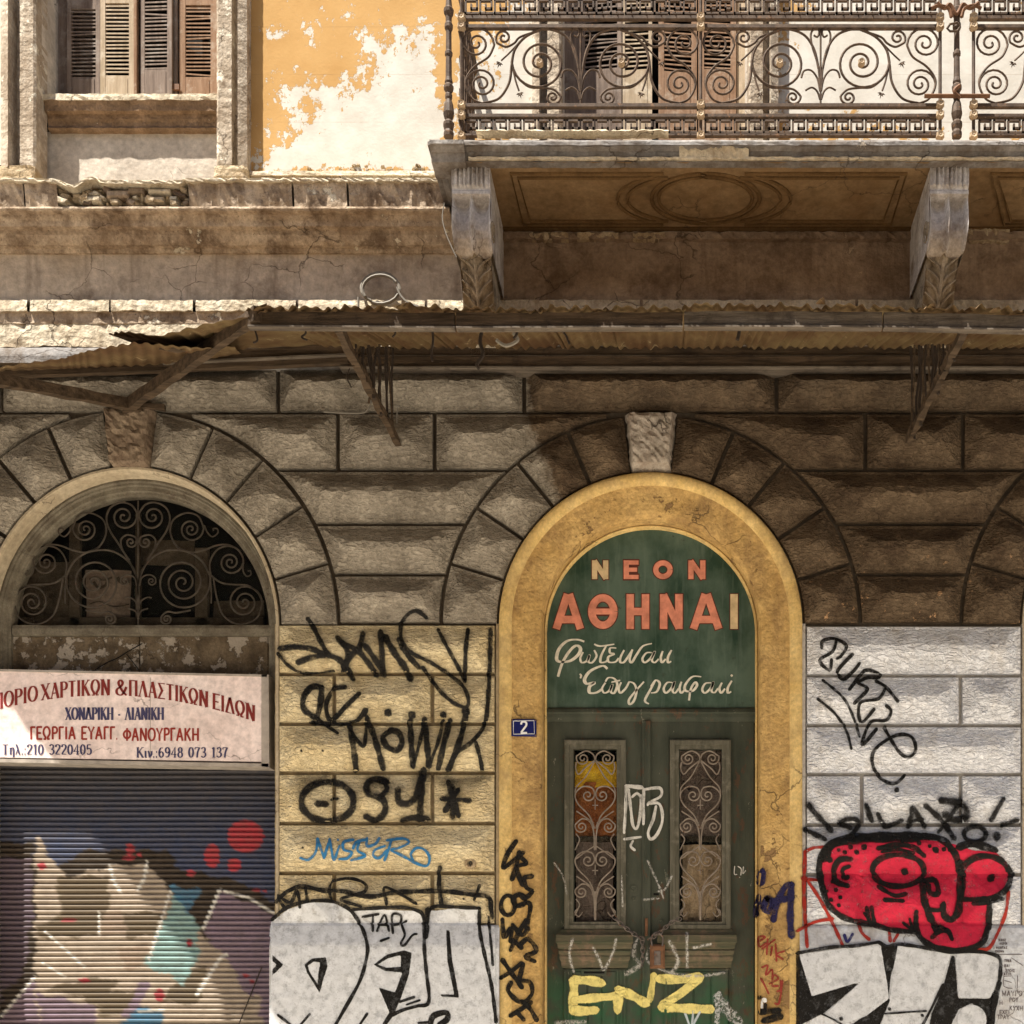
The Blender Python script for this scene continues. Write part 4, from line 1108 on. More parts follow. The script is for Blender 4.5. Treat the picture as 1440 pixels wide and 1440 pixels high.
# side railing at the left end, running back to the wall
def side_pt(dd, y): return (P(fx(641) + 4, 0, 0)[0], -dd, P(0, y, 0)[2])
m = MB(); yb_, yt_ = fy(192), fy(-12)
for y in (fy(26), fy(39), fy(150), fy(164), fy(191), yt_): m.tube([side_pt(.0, y), side_pt(.70, y)], .012, 4)
for k in range(1, 9): m.tube([side_pt(k * .08, yb_), side_pt(k * .08, yt_)], .007, 4)
for k in range(4):
    cc = .1 + k * .17
    for yy in (fy(72), fy(118)):
        sp = spiral((cc * S, yy), (cc * S + 15, yy), 1.8, 1 if k % 2 else -1, 3)
        m.tube([(side_pt(0, 0)[0], -a / S, P(0, b, 0)[2]) for a, b in sp], .006, 4)
m.mk('side_railing', IRON, B, label='side railing seen edge-on at the balcony end')
m = MB(); m.tube([rp(630, -16), rp(2060, -16)], .02, 6); m.mk('handrail', IRON, B)
m = MB(); m.tube([side_pt(0, fy(-16)), side_pt(.7, fy(-16))], .02, 6); m.mk('handrail', IRON, B)

# ================= awning
AW = thing('iron_awning', P(911, 500, 0), 'rusty corrugated iron awning sagging over the shopfronts below the balcony', 'awning')
def sheet(front, back, n_waves, amp=.0135, rows=6, label=None, torn=0, curl=None):
    """front/back: lists of (ix, iy, d) controlling the two long edges"""
    def along(pts, u):
        t = u * (len(pts) - 1); i = min(int(t), len(pts) - 2); f = t - i
        return Vector(PQ(*[pts[i][k] + (pts[i + 1][k] - pts[i][k]) * f for k in range(3)]))
    N = n_waves * 8; V = []
    for j in range(rows + 1):
        v = j / rows
        for i in range(N + 1):
            u = i / N; a = along(front, u); b = along(back, u)
            e = (rs.uniform(-.010, .010) + (.014 * math.sin(u * 9 + n_waves) if torn else 0))
            p = a + (b - a) * v
            p.z += amp * (.75 + .35 * math.sin(u * 13 + n_waves)) * math.sin(2 * math.pi * i / 8 + .5 * math.sin(u * 6)) + (.006 * math.sin(v * 3 + u * 5))
            if j == 0: p.y += e - (torn * abs(math.sin(u * 7)) * .03); p.z += e * .5
            V.append(tuple(p))
    F = [(j * (N + 1) + i, j * (N + 1) + i + 1, (j + 1) * (N + 1) + i + 1, (j + 1) * (N + 1) + i) for j in range(rows) for i in range(N)]
    return mk('corrugated_sheet', V, F, M['sheet'], AW, smooth=True, label=label)
FD = 1.72
xs = [348, 470, 560, 640, 760, 850, 962, 1080, 1160, 1290, 1362, 1440, 1560, 1700, 1850]
tops = [437, 434, 433, 434.5, 435, 434.5, 433, 431, 432, 434, 435, 437, 438, 439, 440]
random.seed(4)
for i in range(len(xs) - 1):
    a, b = xs[i] - 3, xs[i + 1] + 3
    dz = (i % 2) * 1.6; y1 = tops[i] + dz + random.uniform(-.8, .8); y2 = tops[i + 1] + dz + random.uniform(-.8, .8)
    # back edge where it meets the wall, straight behind
    ba, bb = [VX + (q - VX) * (1 - FD / DIST) / (1 - .08 / DIST) for q in (a, b)]
    sh = 0
    sheet([(a, y1, FD - dz * .006), (b, y2, FD - dz * .006)], [(ba, 488.5 + dz * .4, .10), (bb, 488.5 + dz * .4, .10)], max(3, int(round((b - a) / 16.5))), torn=1)
# curled scraps standing on the front edge
for (x, y, w_, h) in ((365, 434, 20, 11), (566, 431, 16, 9), (1153, 424, 12, 9), (1308, 430, 12, 6), (1398, 436, 16, 7)):
    m = MB(); V = [PQ(x - w_ / 2, y + 3, FD + .02), PQ(x, y - h * .4, FD + .05), PQ(x + w_ / 2, y - h * .7, FD), PQ(x + w_ / 2 + 2, y + 4, FD - .05), PQ(x, y + 4, FD - .03)]
    m.add(V, [(0, 1, 4), (1, 2, 3, 4)]); m.mk('sheet_scrap', M['sheet'], AW)
# collapsed sheets at the left
sheet([(152, 470, 1.50), (176, 471, 1.52), (217, 475, 1.55), (278, 463, 1.60), (342, 448, 1.68), (374, 436, 1.72)], [(232, 500, .9), (262, 499, .6), (290, 497, .35), (315, 495, .2), (350, 492, .12), (480, 489, .02)], 13, amp=.007, label='torn sheet hanging askew at the collapsed end', torn=1)
sheet([(-217, 510, .60), (-90, 570, .87), (-2, 521, 1.36), (83, 506, 1.46), (125, 497, 1.5), (194, 485, 1.62), (268, 488, 1.4), (330, 488, 1.2)], [(-217, 505, -.02), (-90, 520, -.02), (0, 520, -.02), (83, 519, -.02), (125, 518, -.02), (194, 517, -.02), (268, 512, .06), (340, 500, -.02)], 30, amp=.0065, label='lowest sheet folded down against the wall', torn=1)
m = MB(); V = [PQ(152, 469, 1.5), PQ(195, 477, 1.5), PQ(262, 494, 1.3), PQ(250, 497, 1.25), PQ(190, 484, 1.45)]
m.add(V, [(0, 1, 4), (1, 2, 3, 4)]); m.mk('sheet_scrap', M['awning_wood'], AW, label='dark torn strip under the collapsed end')
# beams: world-space boxes between two points
def beam(p, q, w, h, mat, name, par=AW, up=(0, 0, 1), jag=0.0, n=10, **kw):
    p, q = Vector(p), Vector(q); t = (q - p).normalized(); u = Vector(up); u = (u - t * u.dot(t)).normalized(); s = t.cross(u); V = []; F = []
    for i in range(n + 1):
        c = p + (q - p) * i / n
        for a, b in ((-1, -1), (1, -1), (1, 1), (-1, 1)):
            V.append(c + s * (a * w / 2 + rs.uniform(-jag, jag)) + u * (b * h / 2 + rs.uniform(-jag, jag)))
    for i in range(n):
        for k in range(4): F.append((i * 4 + k, i * 4 + (k + 1) % 4, i * 4 + 4 + (k + 1) % 4, i * 4 + 4 + k))
    F += [(3, 2, 1, 0), (n * 4, n * 4 + 1, n * 4 + 2, n * 4 + 3)]
    return mk(name, V, F, mat, par, **kw)
for a, b, ya, yb in ((350, 640, 451, 453), (642, 960, 453, 452), (962, 1240, 451, 452), (1242, 1560, 452, 459), (1562, 1860, 459, 462)):
    beam(PQ(a, ya, 1.66), PQ(b, yb, 1.66), .04, .092, M['awning_grey_wood'] if a > 900 else M['awning_wood'], 'front_beam', jag=.003, n=18)
    beam(PQ(a, ya + 10, 1.675), PQ(b, yb + 10, 1.675), .05, .010, M['awning_grey_wood'], 'beam_lip', n=6)
# wall angle: two stacked flanges, dipping at the left
for (xa, xb, y0, y1, y2) in ((480, 1860, 487, 501, 515),):
    m = MB()
    for (a, b, c, e, d0, d1) in ((xa, xb, y0, y1 - 1, .0, .10), (xa, xb, y1, y2, .0, .13)):
        m.box(Q(a, 500, .1)[0], Q(b, 500, .1)[0], Q(0, c, d1)[1], Q(0, e, d1)[1], -.05, d1)
    m.mk('wall_beam', M['awning_wood'], AW)
m = MB(); m.box(Q(480, 500, .1)[0], 1800, Q(0, 514.5, .15)[1], Q(0, 516.5, .15)[1], .0, .15); m.mk('beam_lip', M['awning_grey_wood'], AW)
m = MB(); m.box(Q(530, 500, .1)[0], 1800, Q(0, 499, .12)[1], Q(0, 500.8, .12)[1], .0, .12); m.mk('beam_lip', M['awning_grey_wood'], AW)
beam(PQ(-160, 534, .13), PQ(490, 508, .13), .05, .045, M['awning_wood'], 'wall_beam', jag=.002, n=20, label='bent iron flange along the wall at the collapsed end')
beam(PQ(255, 506, .14), PQ(492, 492, .14), .05, .07, M['awning_wood'], 'wall_beam', jag=.002, n=12)
beam(PQ(230, 512, .16), PQ(490, 500, .16), .05, .012, M['awning_grey_wood'], 'beam_lip', n=8)
# braces
beam(PQ(362, 442, 1.70), PQ(178, 572, .08), .05, .085, M['awning_wood'], 'brace', jag=.006, n=14, label='splintered wooden brace down to the shop keystone')
beam(PQ(345, 462, 1.5), PQ(178, 571, .12), .012, .02, M['awning_grey_wood'], 'tie_rod', n=8)
beam(PQ(-120, 512, 1.25), PQ(196, 571, .08), .05, .075, M['awning_wood'], 'brace', jag=.004, n=14, label='dark wooden brace rising to the left')
beam(PQ(150, 566, .1), PQ(232, 574, .06), .04, .035, M['awning_wood'], 'brace_shoe', jag=.003, n=6)
for (xt, yt, xb, yb_, ww) in ((476, 462, 560, 624, 0), (1357, 462, 1276, 622, 1)):
    beam(PQ(xt, yt, 1.62), PQ(xb, yb_, .07),   .042, .05, M['rust' if 0 else 'awning_wood'], 'bracket_strut', jag=.007, n=16)
    xw = VX + (xt - VX) * (1 - 1.62 / DIST)
    xm = (Q(xb, 560, .1)[0])
    beam(P(xm, Q(0, 508, .1)[1], .08), P(xm, Q(0, yb_, .1)[1], .08), .025, .03, M['awning_wood'], 'bracket_upright', jag=.003)
    # hanging strips between strut and beam
    st = random.Random(int(xt))
    m = MB(); m2 = MB(); m3 = MB()
    for k in range(15):
        u = .18 + .72 * k / 14 + st.uniform(-.02, .02)
        p = Vector(PQ(xt, yt, 1.62)).lerp(Vector(PQ(xb, yb_, .07)), u)
        top = Vector((p.x + st.uniform(-.02, .02), p.y, PQ(0, 484, -p.y)[2] - st.uniform(0, .03)))
        bot = Vector((p.x + st.uniform(-.03, .03), p.y, p.z - st.uniform(-.02, .06)))
        if p.z > top.z - .04: continue
        q = [top, top.lerp(bot, .35) + Vector((st.uniform(-.015, .015), 0, 0)), top.lerp(bot, .7) + Vector((st.uniform(-.015, .015), 0, 0)), bot]
        (m, m2, m3)[k % 3].tube(q, st.uniform(.006, .013), 5)
    m.mk('hanging_strips', M['wire_dark'], AW); m2.mk('hanging_strips', M['awning_wood'], AW); m3.mk('hanging_strips', M['wire_dark'], AW)
# wires and hooks hanging off the beams
for pts, r, d in (([(608, 463), (609, 478), (607, 495), (608, 508)], .008, 1.5), ([(678, 463), (675, 480), (679, 498), (671, 512), (674, 518)], .012, 1.5), ([(729, 447), (727, 468), (722, 476)], .008, 1.6),
                  ([(791, 447), (790, 462), (796, 472), (801, 484)], .007, 1.6), ([(1038, 446), (1040, 462), (1037, 478)], .011, 1.62), ([(426, 455), (430, 468), (424, 474), (432, 478)], .006, 1.6),
                  ([(358, 463), (362, 478), (356, 482)], .006, 1.6), ([(554, 458), (556, 468), (552, 474)], .006, 1.6), ([(1385, 447), (1387, 460)], .008, 1.62), ([(494, 545), (488, 530), (492, 518)], .005, .3)):
    m = MB(); m.tube([PQ(x, y, d) for x, y in cr(pts, 4)], r, 5); m.mk('hanging_wire', M['wire_dark'], AW)
m = MB(); m.tube([PQ(x, y, 1.0) for x, y in cr([(698, 478), (712, 486), (728, 478), (722, 468)], 6)], .012, 5); m.mk('hanging_wire', M['cable'], AW)
# loop of cable on top of the awning
lp = [(535 + 27 * math.cos(a), 405 + 21 * math.sin(a)) for a in [math.radians(120 + 20 * k) for k in range(19)]]
m = MB(); m.tube([PQ(x, y + (0 if i < 10 else 1.5), .10 + .01 * math.sin(i)) for i, (x, y) in enumerate(lp)], .012, 6)
m.tube([PQ(x, y, .14) for x, y in cr([(558, 404), (563, 415), (573, 425), (588, 431)], 4)], .009, 5)
m.tube([PQ(535 + 25 * math.cos(a), 407 + 20 * math.sin(a), .13) for a in [math.radians(150 + 15 * k) for k in range(13)]], .011, 6)
m.tube([PQ(504, 418, .12), PQ(504, 432, .12)], .008, 6)
tag(m.mk('cable_loop', M['cable']), 'loop of grey cable standing above the awning left of the corbel', 'cable')
m = MB(); m.tube([PQ(x, y, .06) for x, y in cr([(455, 579), (490, 581), (512, 580), (520, 572), (522, 560)], 4)], .006, 5)
tag(m.mk('thin_cable', M['cable']), 'thin cable running along the joint under the left bracket', 'cable')
m = MB(); m.tube([PQ(x, y, .05) for x, y in cr([(559, 572), (558, 590), (560, 606)], 4)], .005, 5); m.tube([PQ(556, 571, .06), PQ(562, 571, .06)], .01, 5)
m.mk('hanging_wire', M['cable'], AW)
m = MB(); m.lathe(Q(565, 622, .04)[0], Q(565, 622, .04)[1], .02, [(11, -.02), (9, .01), (4, .025)], 8, 'd'); m.mk('rust_fixing', M['rust'], AW)
m = MB(); m.tube([PQ(x, y, .62) for x, y in cr([(625, 285), (622, 305), (626, 325), (634, 345), (642, 362)], 4)], .004, 5)
tag(m.mk('thin_cable', M['cable']), 'thin wire hanging beside the left corbel', 'wire')
# ================= doorway joinery (stands about .24 m behind the wall face)
def bq(m, x0, x1, y0, y1, d0, d1, bev=1.2):
    """box whose front face is seen at x0..x1, y0..y1"""
    a, b = Q(x0, y0, d1); c, e = Q(x1, y1, d1)
    return m.bevbox(a, c, b, e, d0, d1, bev)
def frame4(x0, x1, y0, y1, w, d0, d1, name, mat, par, wb=None, bev=1.5):
    a, b = Q(x0, y0, d1); c, e = Q(x1, y1, d1); wb = wb or w
    m = MB()
    o = [(a, b), (c, b), (c, e), (a, e)]; i = [(a + w, b + w), (c - w, b + w), (c - w, e - wb), (a + w, e - wb)]
    o2 = [(a + bev, b + bev), (c - bev, b + bev), (c - bev, e - bev), (a + bev, e - bev)]
    i2 = [(a + w * .55, b + w * .55), (c - w * .55, b + w * .55), (c - w * .55, e - wb * .55), (a + w * .55, e - wb * .55)]
    dm = d1 - .012
    V = [P(x, y, d0) for x, y in o] + [P(x, y, d1 - .004) for x, y in o] + [P(x, y, d1) for x, y in o2] + [P(x, y, d1) for x, y in i2] + [P(x, y, dm) for x, y in i2] + [P(x, y, dm) for x, y in i] + [P(x, y, d0) for x, y in i]
    F = []
    for r in range(6):
        for k in range(4): F.append((r * 4 + k, r * 4 + (k + 1) % 4, r * 4 + 4 + (k + 1) % 4, r * 4 + 4 + k))
    m.add(V, F)
    return m.mk(name, mat, par, surf=True)
Q24 = -.24
# painted board in the arch head
m = MB(); cxb, r = 915, 151
pts = [(cxb - r * math.cos(math.pi * k / 40), 878 - r * math.sin(math.pi * k / 40)) for k in range(41)]
yb = Q(900, 996, -.235)[1]
pts += [(cxb + r, yb), (cxb - r, yb)]
m.poly(pts[::-1], -.30, -.235)
BOARD = m.mk('signboard', M['signpanel'], B, surf=True, label='arched green board painted with Greek lettering over the door')
# transom bar
m = MB(); a, b = Q(760, 995, -.22); c, e = Q(1070, 1014, -.22)
m.add(*extrude_profile([(b, -.3), (b, -.225), (b + 3, -.21), (b + 7, -.205), (b + 9, -.215), (b + 14, -.22), (e, -.235), (e, -.3)], 764, 1066, 10, .25))
m.mk('transom_bar', M['door'], B, surf=True)
m = MB(); m.box(740, 1090, 700, YG, -.62, -.60); m.mk('hallway_darkness', M['black'], B)
m = MB(); m.box(760, 1070, YG - 60, YG, -.35, -.2); m.mk('door_step', M['kerbstone'], B)
GR = M['door_grille']
ZC = lambda x, y: (700 + x * .30556, 1000 + y * .30556)
def heartgrille(cx, par):
    """ironwork of one glazed panel, traced about its centre line cx (tracing grid of region C)"""
    d = -.205
    m = MB()
    def st(pts, r=.0058, both=True):
        q = [ZC(x + (cx - 448), y) for x, y in pts]; m.tube([PQ(x, y, d) for x, y in q], r, 5)
        if both:
            q = [ZC(cx - (x - 448), y) for x, y in pts]; m.tube([PQ(x, y, d) for x, y in q], r, 5)
    st(cr([(448, 235), (440, 200), (405, 183), (365, 205)], 5)[:-1] + spiral((392, 218), (362, 207), 1.6, -1, 5))
    st(cr([(362, 235), (358, 262), (372, 290), (400, 262), (448, 225)], 6))
    st(cr([(448, 225), (490, 300), (535, 350), (540, 390)], 6), .005)
    for oy in (0, 300):
        st(cr([(445, 540 + oy), (420, 480 + oy), (368, 425 + oy), (357, 380 + oy), (390, 348 + oy), (432, 352 + oy), (447, 380 + oy)], 6)[:-1] + spiral((415, 387 + oy), (445, 378 + oy), 1.4, 1, 5))
        st(cr([(362, 460 + oy), (400, 485 + oy), (440, 515 + oy)], 4), .005)
        st(cr([(445, 640 + oy if oy == 0 else 950), (442, 560 + oy), (425, 510 + oy), (390, 495 + oy), (358, 520 + oy)], 6)[:-1] + spiral((385, 532 + oy), (356, 522 + oy), 1.6, -1, 5))
        st(cr([(360, 565 + oy), (376, 590 + oy), (362, 625 + oy), (354, 640 + oy)], 5), .005)
        # drop in the heart
        x, y = ZC(cx, 430 + oy); w = PQ(x, y, d)
        m.tube([PQ(x, y - 7, d), PQ(x, y - 2, d), PQ(x, y + 3, d), PQ(x, y + 7, d)], .004, 5)
        m.tube([PQ(x - 4, y + 1, d), PQ(x + 4, y + 1, d)], .004, 5)
        if oy == 0: st(cr([(445, 620), (400, 650), (360, 680)], 5), .005)
    st(cr([(372, 905), (355, 925), (372, 945), (390, 925)], 5), .005)
    st([(448, 830), (448, 962)], .009, False)
    return m.mk('door_grille', GR, par)
M['door_frame'] = wood('greyed_glazing_frame', (.075, .072, .052), (.13, .12, .09), (.20, .18, .14), bd=.003)
def doorleaf(x0, x1, ox0, ox1, hinge):
    """x: image extents of the leaf; ox: of the glazed opening"""
    d1 = Q24; m = MB()
    y0, y1 = 1014, 1700
    gy0, gy1 = 1054, 1297
    A = lambda x, y: Q(x, y, d1)
    X0, X1 = A(x0, 0)[0], A(x1, 0)[0]; O0, O1 = A(ox0, 0)[0], A(ox1, 0)[0]
    Y0 = A(0, y0)[1]; G0 = A(0, gy0)[1]; G1 = A(0, gy1)[1]; Y1 = YG - 30
    m.box(X0, O0, Y0, Y1, d1 - .05, d1); m.box(O1, X1, Y0, Y1, d1 - .05, d1)
    m.box(O0, O1, Y0, G0, d1 - .05, d1 - .0005); m.box(O0, O1, G1, Y1, d1 - .05, d1 - .0005)
    L = m.mk('door_leaf', M['door'], B, surf=True, label='%s leaf of the green double door' % hinge)
    frame4(ox0 - 14, ox1 + 13, gy0 - 14, gy1 + 9, 13, d1, d1 + .04, 'glazing_frame', M['door_frame'], L, 10)
    return L
LL = doorleaf(767, 904.5, 807.5, 867, 'left'); LR = doorleaf(906, 1060, 956, 1015, 'right')
heartgrille(448, LL); heartgrille(932, LR)
# glass and what hangs behind it
for (x0, x1, par) in ((806, 868, LL), (955, 1016, LR)):
    m = MB(); m.box(Q(x0, 0, -.27)[0], Q(x1, 0, -.27)[0], Q(0, 1050, -.27)[1], Q(0, 1300, -.27)[1], -.272, -.268); m.mk('pane', M['glass'], par)
def cloth(x0, x1, y0, y1, mat, d=-.31, amp=.012, par=None, name='curtain', lab=None, cat=None):
    nx, ny = 14, 14; V = []; a, b = Q(x0, y0, d); c, e = Q(x1, y1, d)
    for j in range(ny + 1):
        for i in range(nx + 1):
            u, v = i / nx, j / ny; V.append(P(a + (c - a) * u, b + (e - b) * v, d + amp * math.sin(u * 9 + v * 4 + x0) + rs.uniform(-.003, .003)))
    F = [(j * (nx + 1) + i, (j + 1) * (nx + 1) + i, (j + 1) * (nx + 1) + i + 1, j * (nx + 1) + i + 1) for j in range(ny) for i in range(nx)]
    o = mk(name, V, F, M[mat], par, smooth=True)
    if lab: tag(o, lab, cat)
    return o
cloth(802, 872, 1071, 1107, 'yellow_cloth', -.300, name='cloth', lab='bright yellow cloth hanging behind the left door grille', cat='cloth')
cloth(802, 872, 1100, 1178, 'orange_cloth', -.310, name='cloth', lab='dark orange cloth below the yellow one behind the left door grille', cat='cloth')
cloth(810, 862, 1184, 1302, 'brown_card', -.305, name='cardboard', lab='grey brown sheet behind the lower half of the left door grille', cat='cardboard')
cloth(952, 1018, 1050, 1182, 'brown_card', -.305, name='curtain', lab='plain brown curtain behind the upper half of the right door grille', cat='curtain')
cloth(960, 1018, 1188, 1302, 'tan_card', -.298, .02, name='cardboard', lab='crumpled tan cardboard behind the lower half of the right door grille', cat='cardboard')
m = MB(); m.box(Q(800, 0, -.29)[0], Q(1020, 0, -.29)[0], Q(0, 1176, -.29)[1], Q(0, 1184, -.29)[1], -.30, -.285); m.mk('glazing_bar', M['dark_wood'], B)
# middle post
m = MB(); m.add(*vprofile([(Q(902.5, 0, -.22)[0], -.25), (Q(903, 0, -.22)[0], -.222), (Q(905, 0, -.22)[0], -.214), (Q(907, 0, -.2)[0], -.218), (Q(911, 0, -.2)[0], -.205), (Q(914, 0, -.2)[0], -.208), (Q(915.5, 0, -.2)[0], -.225), (Q(917, 0, -.2)[0], -.25)], Q(0, 1014, -.22)[1], YG - 30, 9, .3))
m.mk('meeting_stile', M['door'], B, surf=True)
# raised beads on the stiles
for x in (940, ):
    m = MB(); bq(m, x - .8, x + .8, 1020, 1300, -.25, -.232, .5); m.mk('bead', M['door'], LR)
# aprons: a shelf, stepped mouldings, boarded panels
for (x0, x1, par) in ((784, 889, LL), (926, 1034, LR)):
    pr = [(1306, -.235), (1307, -.20), (1311, -.185), (1315, -.155), (1325, -.15), (1327, -.165), (1333, -.17), (1335, -.185), (1337, -.175), (1341, -.18), (1343, -.19), (1346, -.185), (1350, -.19), (1352, -.20), (1360, -.205), (1362, -.235)]
    pr = [(Q(0, y, d)[1], d) for y, d in pr]
    V = []; F = []; n = len(pr); a = Q(x0 + 6, 0, -.2)[0]; c = Q(x1 - 6, 0, -.2)[0]; N = 12
    for i in range(N + 1):
        for y, d in pr:
            ex = max(0, (d + .235)) * S * .75; aa, cc = a - ex + 4, c + ex - 4
            V.append(P(aa + (cc - aa) * i / N, y + rs.uniform(-.25, .25), d + rs.uniform(-.001, .001)))
    for i in range(N):
        for k in range(n - 1): F.append((i * n + k, i * n + k + 1, (i + 1) * n + k + 1, (i + 1) * n + k))
    F += [tuple(range(n)), tuple(N * n + k for k in range(n))[::-1]]
    mk('door_shelf', V, F, M['door_worn'] if 'door_worn' in M else M['door'], par, surf=True)
M['door_worn'] = wood('worn_brown_green_door', (.06, .065, .04), (.12, .10, .065), (.20, .13, .09), bd=.004, horiz=True)
for o in SC.objects:
    if o.name.startswith('door_shelf'): o.data.materials[0] = M['door_worn']
for (x0, x1, i0, i1, par) in ((792, 881, 806, 866, LL), (934, 1026, 951, 1024, LR)):
    m = MB(); bq(m, x0, x1, 1362, 1700, -.25, -.222, 1); m.mk('panel_ground', M['door'], par, surf=True)
    for a, c in ((x0, i0), (i1, x1)):
        for k in range(3):
            xx = a + (c - a) * (k + .5) / 3; m = MB(); bq(m, xx - 1.3, xx + 1.3, 1364, 1700, -.24, -.214, .6); m.mk('flute', M['door'], par, surf=True)
    n = 3
    for k in range(n):
        w = (i1 - i0) / n; m = MB(); bq(m, i0 + k * w + .6, i0 + (k + 1) * w - .6, 1366, 1700, -.24, -.213, 1.2); m.mk('panel_board', M['door'], par, surf=True)
m = MB(); bq(m, 817, 854, 1362.5, 1372, -.23, -.205, .8); m.mk('letter_plate', M['door'], LL, surf=True)
m = MB(); bq(m, 821, 850, 1366, 1369, -.21, -.2035, .3); m.mk('letter_slot', M['black'], LL)
for (x, y, r_) in ((891, 1249, 5), (891, 1264, 3), (929.5, 1296, 4)):
    m = MB(); cx_, cy_ = Q(x, y, -.235); m.lathe(cx_, cy_, -.24, [(r_, 0), (r_, .006), (r_ * .7, .008), (r_ * .5, .004)], 12, 'd'); m.mk('lock_boss', M['door'], LL if x < 900 else LR)
m = MB(); bq(m, 919, 926.5, 1256, 1259, -.245, -.237, .3); m.mk('keyhole_slot', M['black'], LR)
m = MB(); bq(m, 907, 911, 1291, 1316, -.22, -.198, .5); m.mk('rusty_hasp', M['rust'], B)
# chain
CH = thing('door_chain', PQ(908, 1300, -.17), 'rusty chain looped through both door grilles and hanging to a padlock', 'chain')
def links(path, d, n):
    L = [0]
    for a, b in zip(path[:-1], path[1:]): L.append(L[-1] + math.dist(a, b))
    def at(s):
        for i in range(len(L) - 1):
            if s <= L[i + 1] or i == len(L) - 2:
                t = (s - L[i]) / (L[i + 1] - L[i]); return (path[i][0] + (path[i + 1][0] - path[i][0]) * t, path[i][1] + (path[i + 1][1] - path[i][1]) * t), math.atan2(path[i + 1][1] - path[i][1], path[i + 1][0] - path[i][0])
    for k in range(n):
        (x, y), a = at(L[-1] * (k + .5) / n); hl = L[-1] / n * .78; hw = 2.6 if k % 2 == 0 else 1.0; hd = .001 if k % 2 == 0 else .011
        pts = []
        for q in range(10):
            t = 2 * math.pi * q / 10; u = hl * math.cos(t); v = math.sin(t)
            X, Y = x + u * math.cos(a) - v * hw * math.sin(a), y + u * math.sin(a) + v * hw * math.cos(a)
            pts.append(PQ(X, Y, d + v * hd))
        m = MB(); m.tube(pts, .0042, 5, closed=True); m.mk('chain_link', M['chain'], CH, smooth=True)
links(cr([(862, 1288), (872, 1298), (884, 1308), (896, 1316), (905, 1321)], 5), -.135, 9)
links(cr([(957, 1292), (946, 1296), (936, 1304), (926, 1313), (912, 1321)], 5), -.135, 10)
links([(903, 1320), (904, 1340), (903, 1358)], -.135, 6)
PL = thing('padlock', PQ(926, 1345, -.14), 'rusty brown padlock hanging on the door chain', 'padlock')
m = MB(); m.tube([PQ(x, y, -.135) for x, y in cr([(917, 1330), (916, 1318), (924, 1311), (932, 1318), (931, 1332)], 5)], .007, 6); m.mk('shackle', M['chain'], PL)
m = MB(); bq(m, 914, 935, 1328, 1362, -.16, -.125, 3); m.mk('lock_body', M['rust'], PL)
m = MB(); bq(m, 919, 930, 1336, 1358, -.13, -.119, 2); m.mk('cover', M['chain'], PL)

# ================= lettering
_zk = [0]
def ribbon(m, pts, w, d, cap=True, wend=None):
    """flat painted stroke at depth d; pts elevation units, w width"""
    _zk[0] = (_zk[0] + 1) % 9; dd = d + _zk[0] * .00012
    n = len(pts); V = []; F = []; c0 = len(m.V)
    for i, (x, y) in enumerate(pts):
        a = pts[max(0, i - 1)]; b = pts[min(n - 1, i + 1)]; L = math.hypot(b[0] - a[0], b[1] - a[1]) or 1
        nx_, ny_ = -(b[1] - a[1]) / L, (b[0] - a[0]) / L
        ww = w if wend is None else w + (wend - w) * i / max(1, n - 1)
        if callable(w): ww = w(b[0] - a[0], b[1] - a[1], i / max(1, n - 1))
        V += [P(x + nx_ * ww / 2, y + ny_ * ww / 2, dd), P(x - nx_ * ww / 2, y - ny_ * ww / 2, dd)]
    F = [(2 * i, 2 * i + 1, 2 * i + 3, 2 * i + 2) for i in range(n - 1)]
    m.add(V, F)
def oval(cx, cy, rx, ry, a0=0, a1=360, n=20):
    return [(cx + rx * math.cos(math.radians(a0 + (a1 - a0) * k / n)), cy + ry * math.sin(math.radians(a0 + (a1 - a0) * k / n))) for k in range(n + 1)]
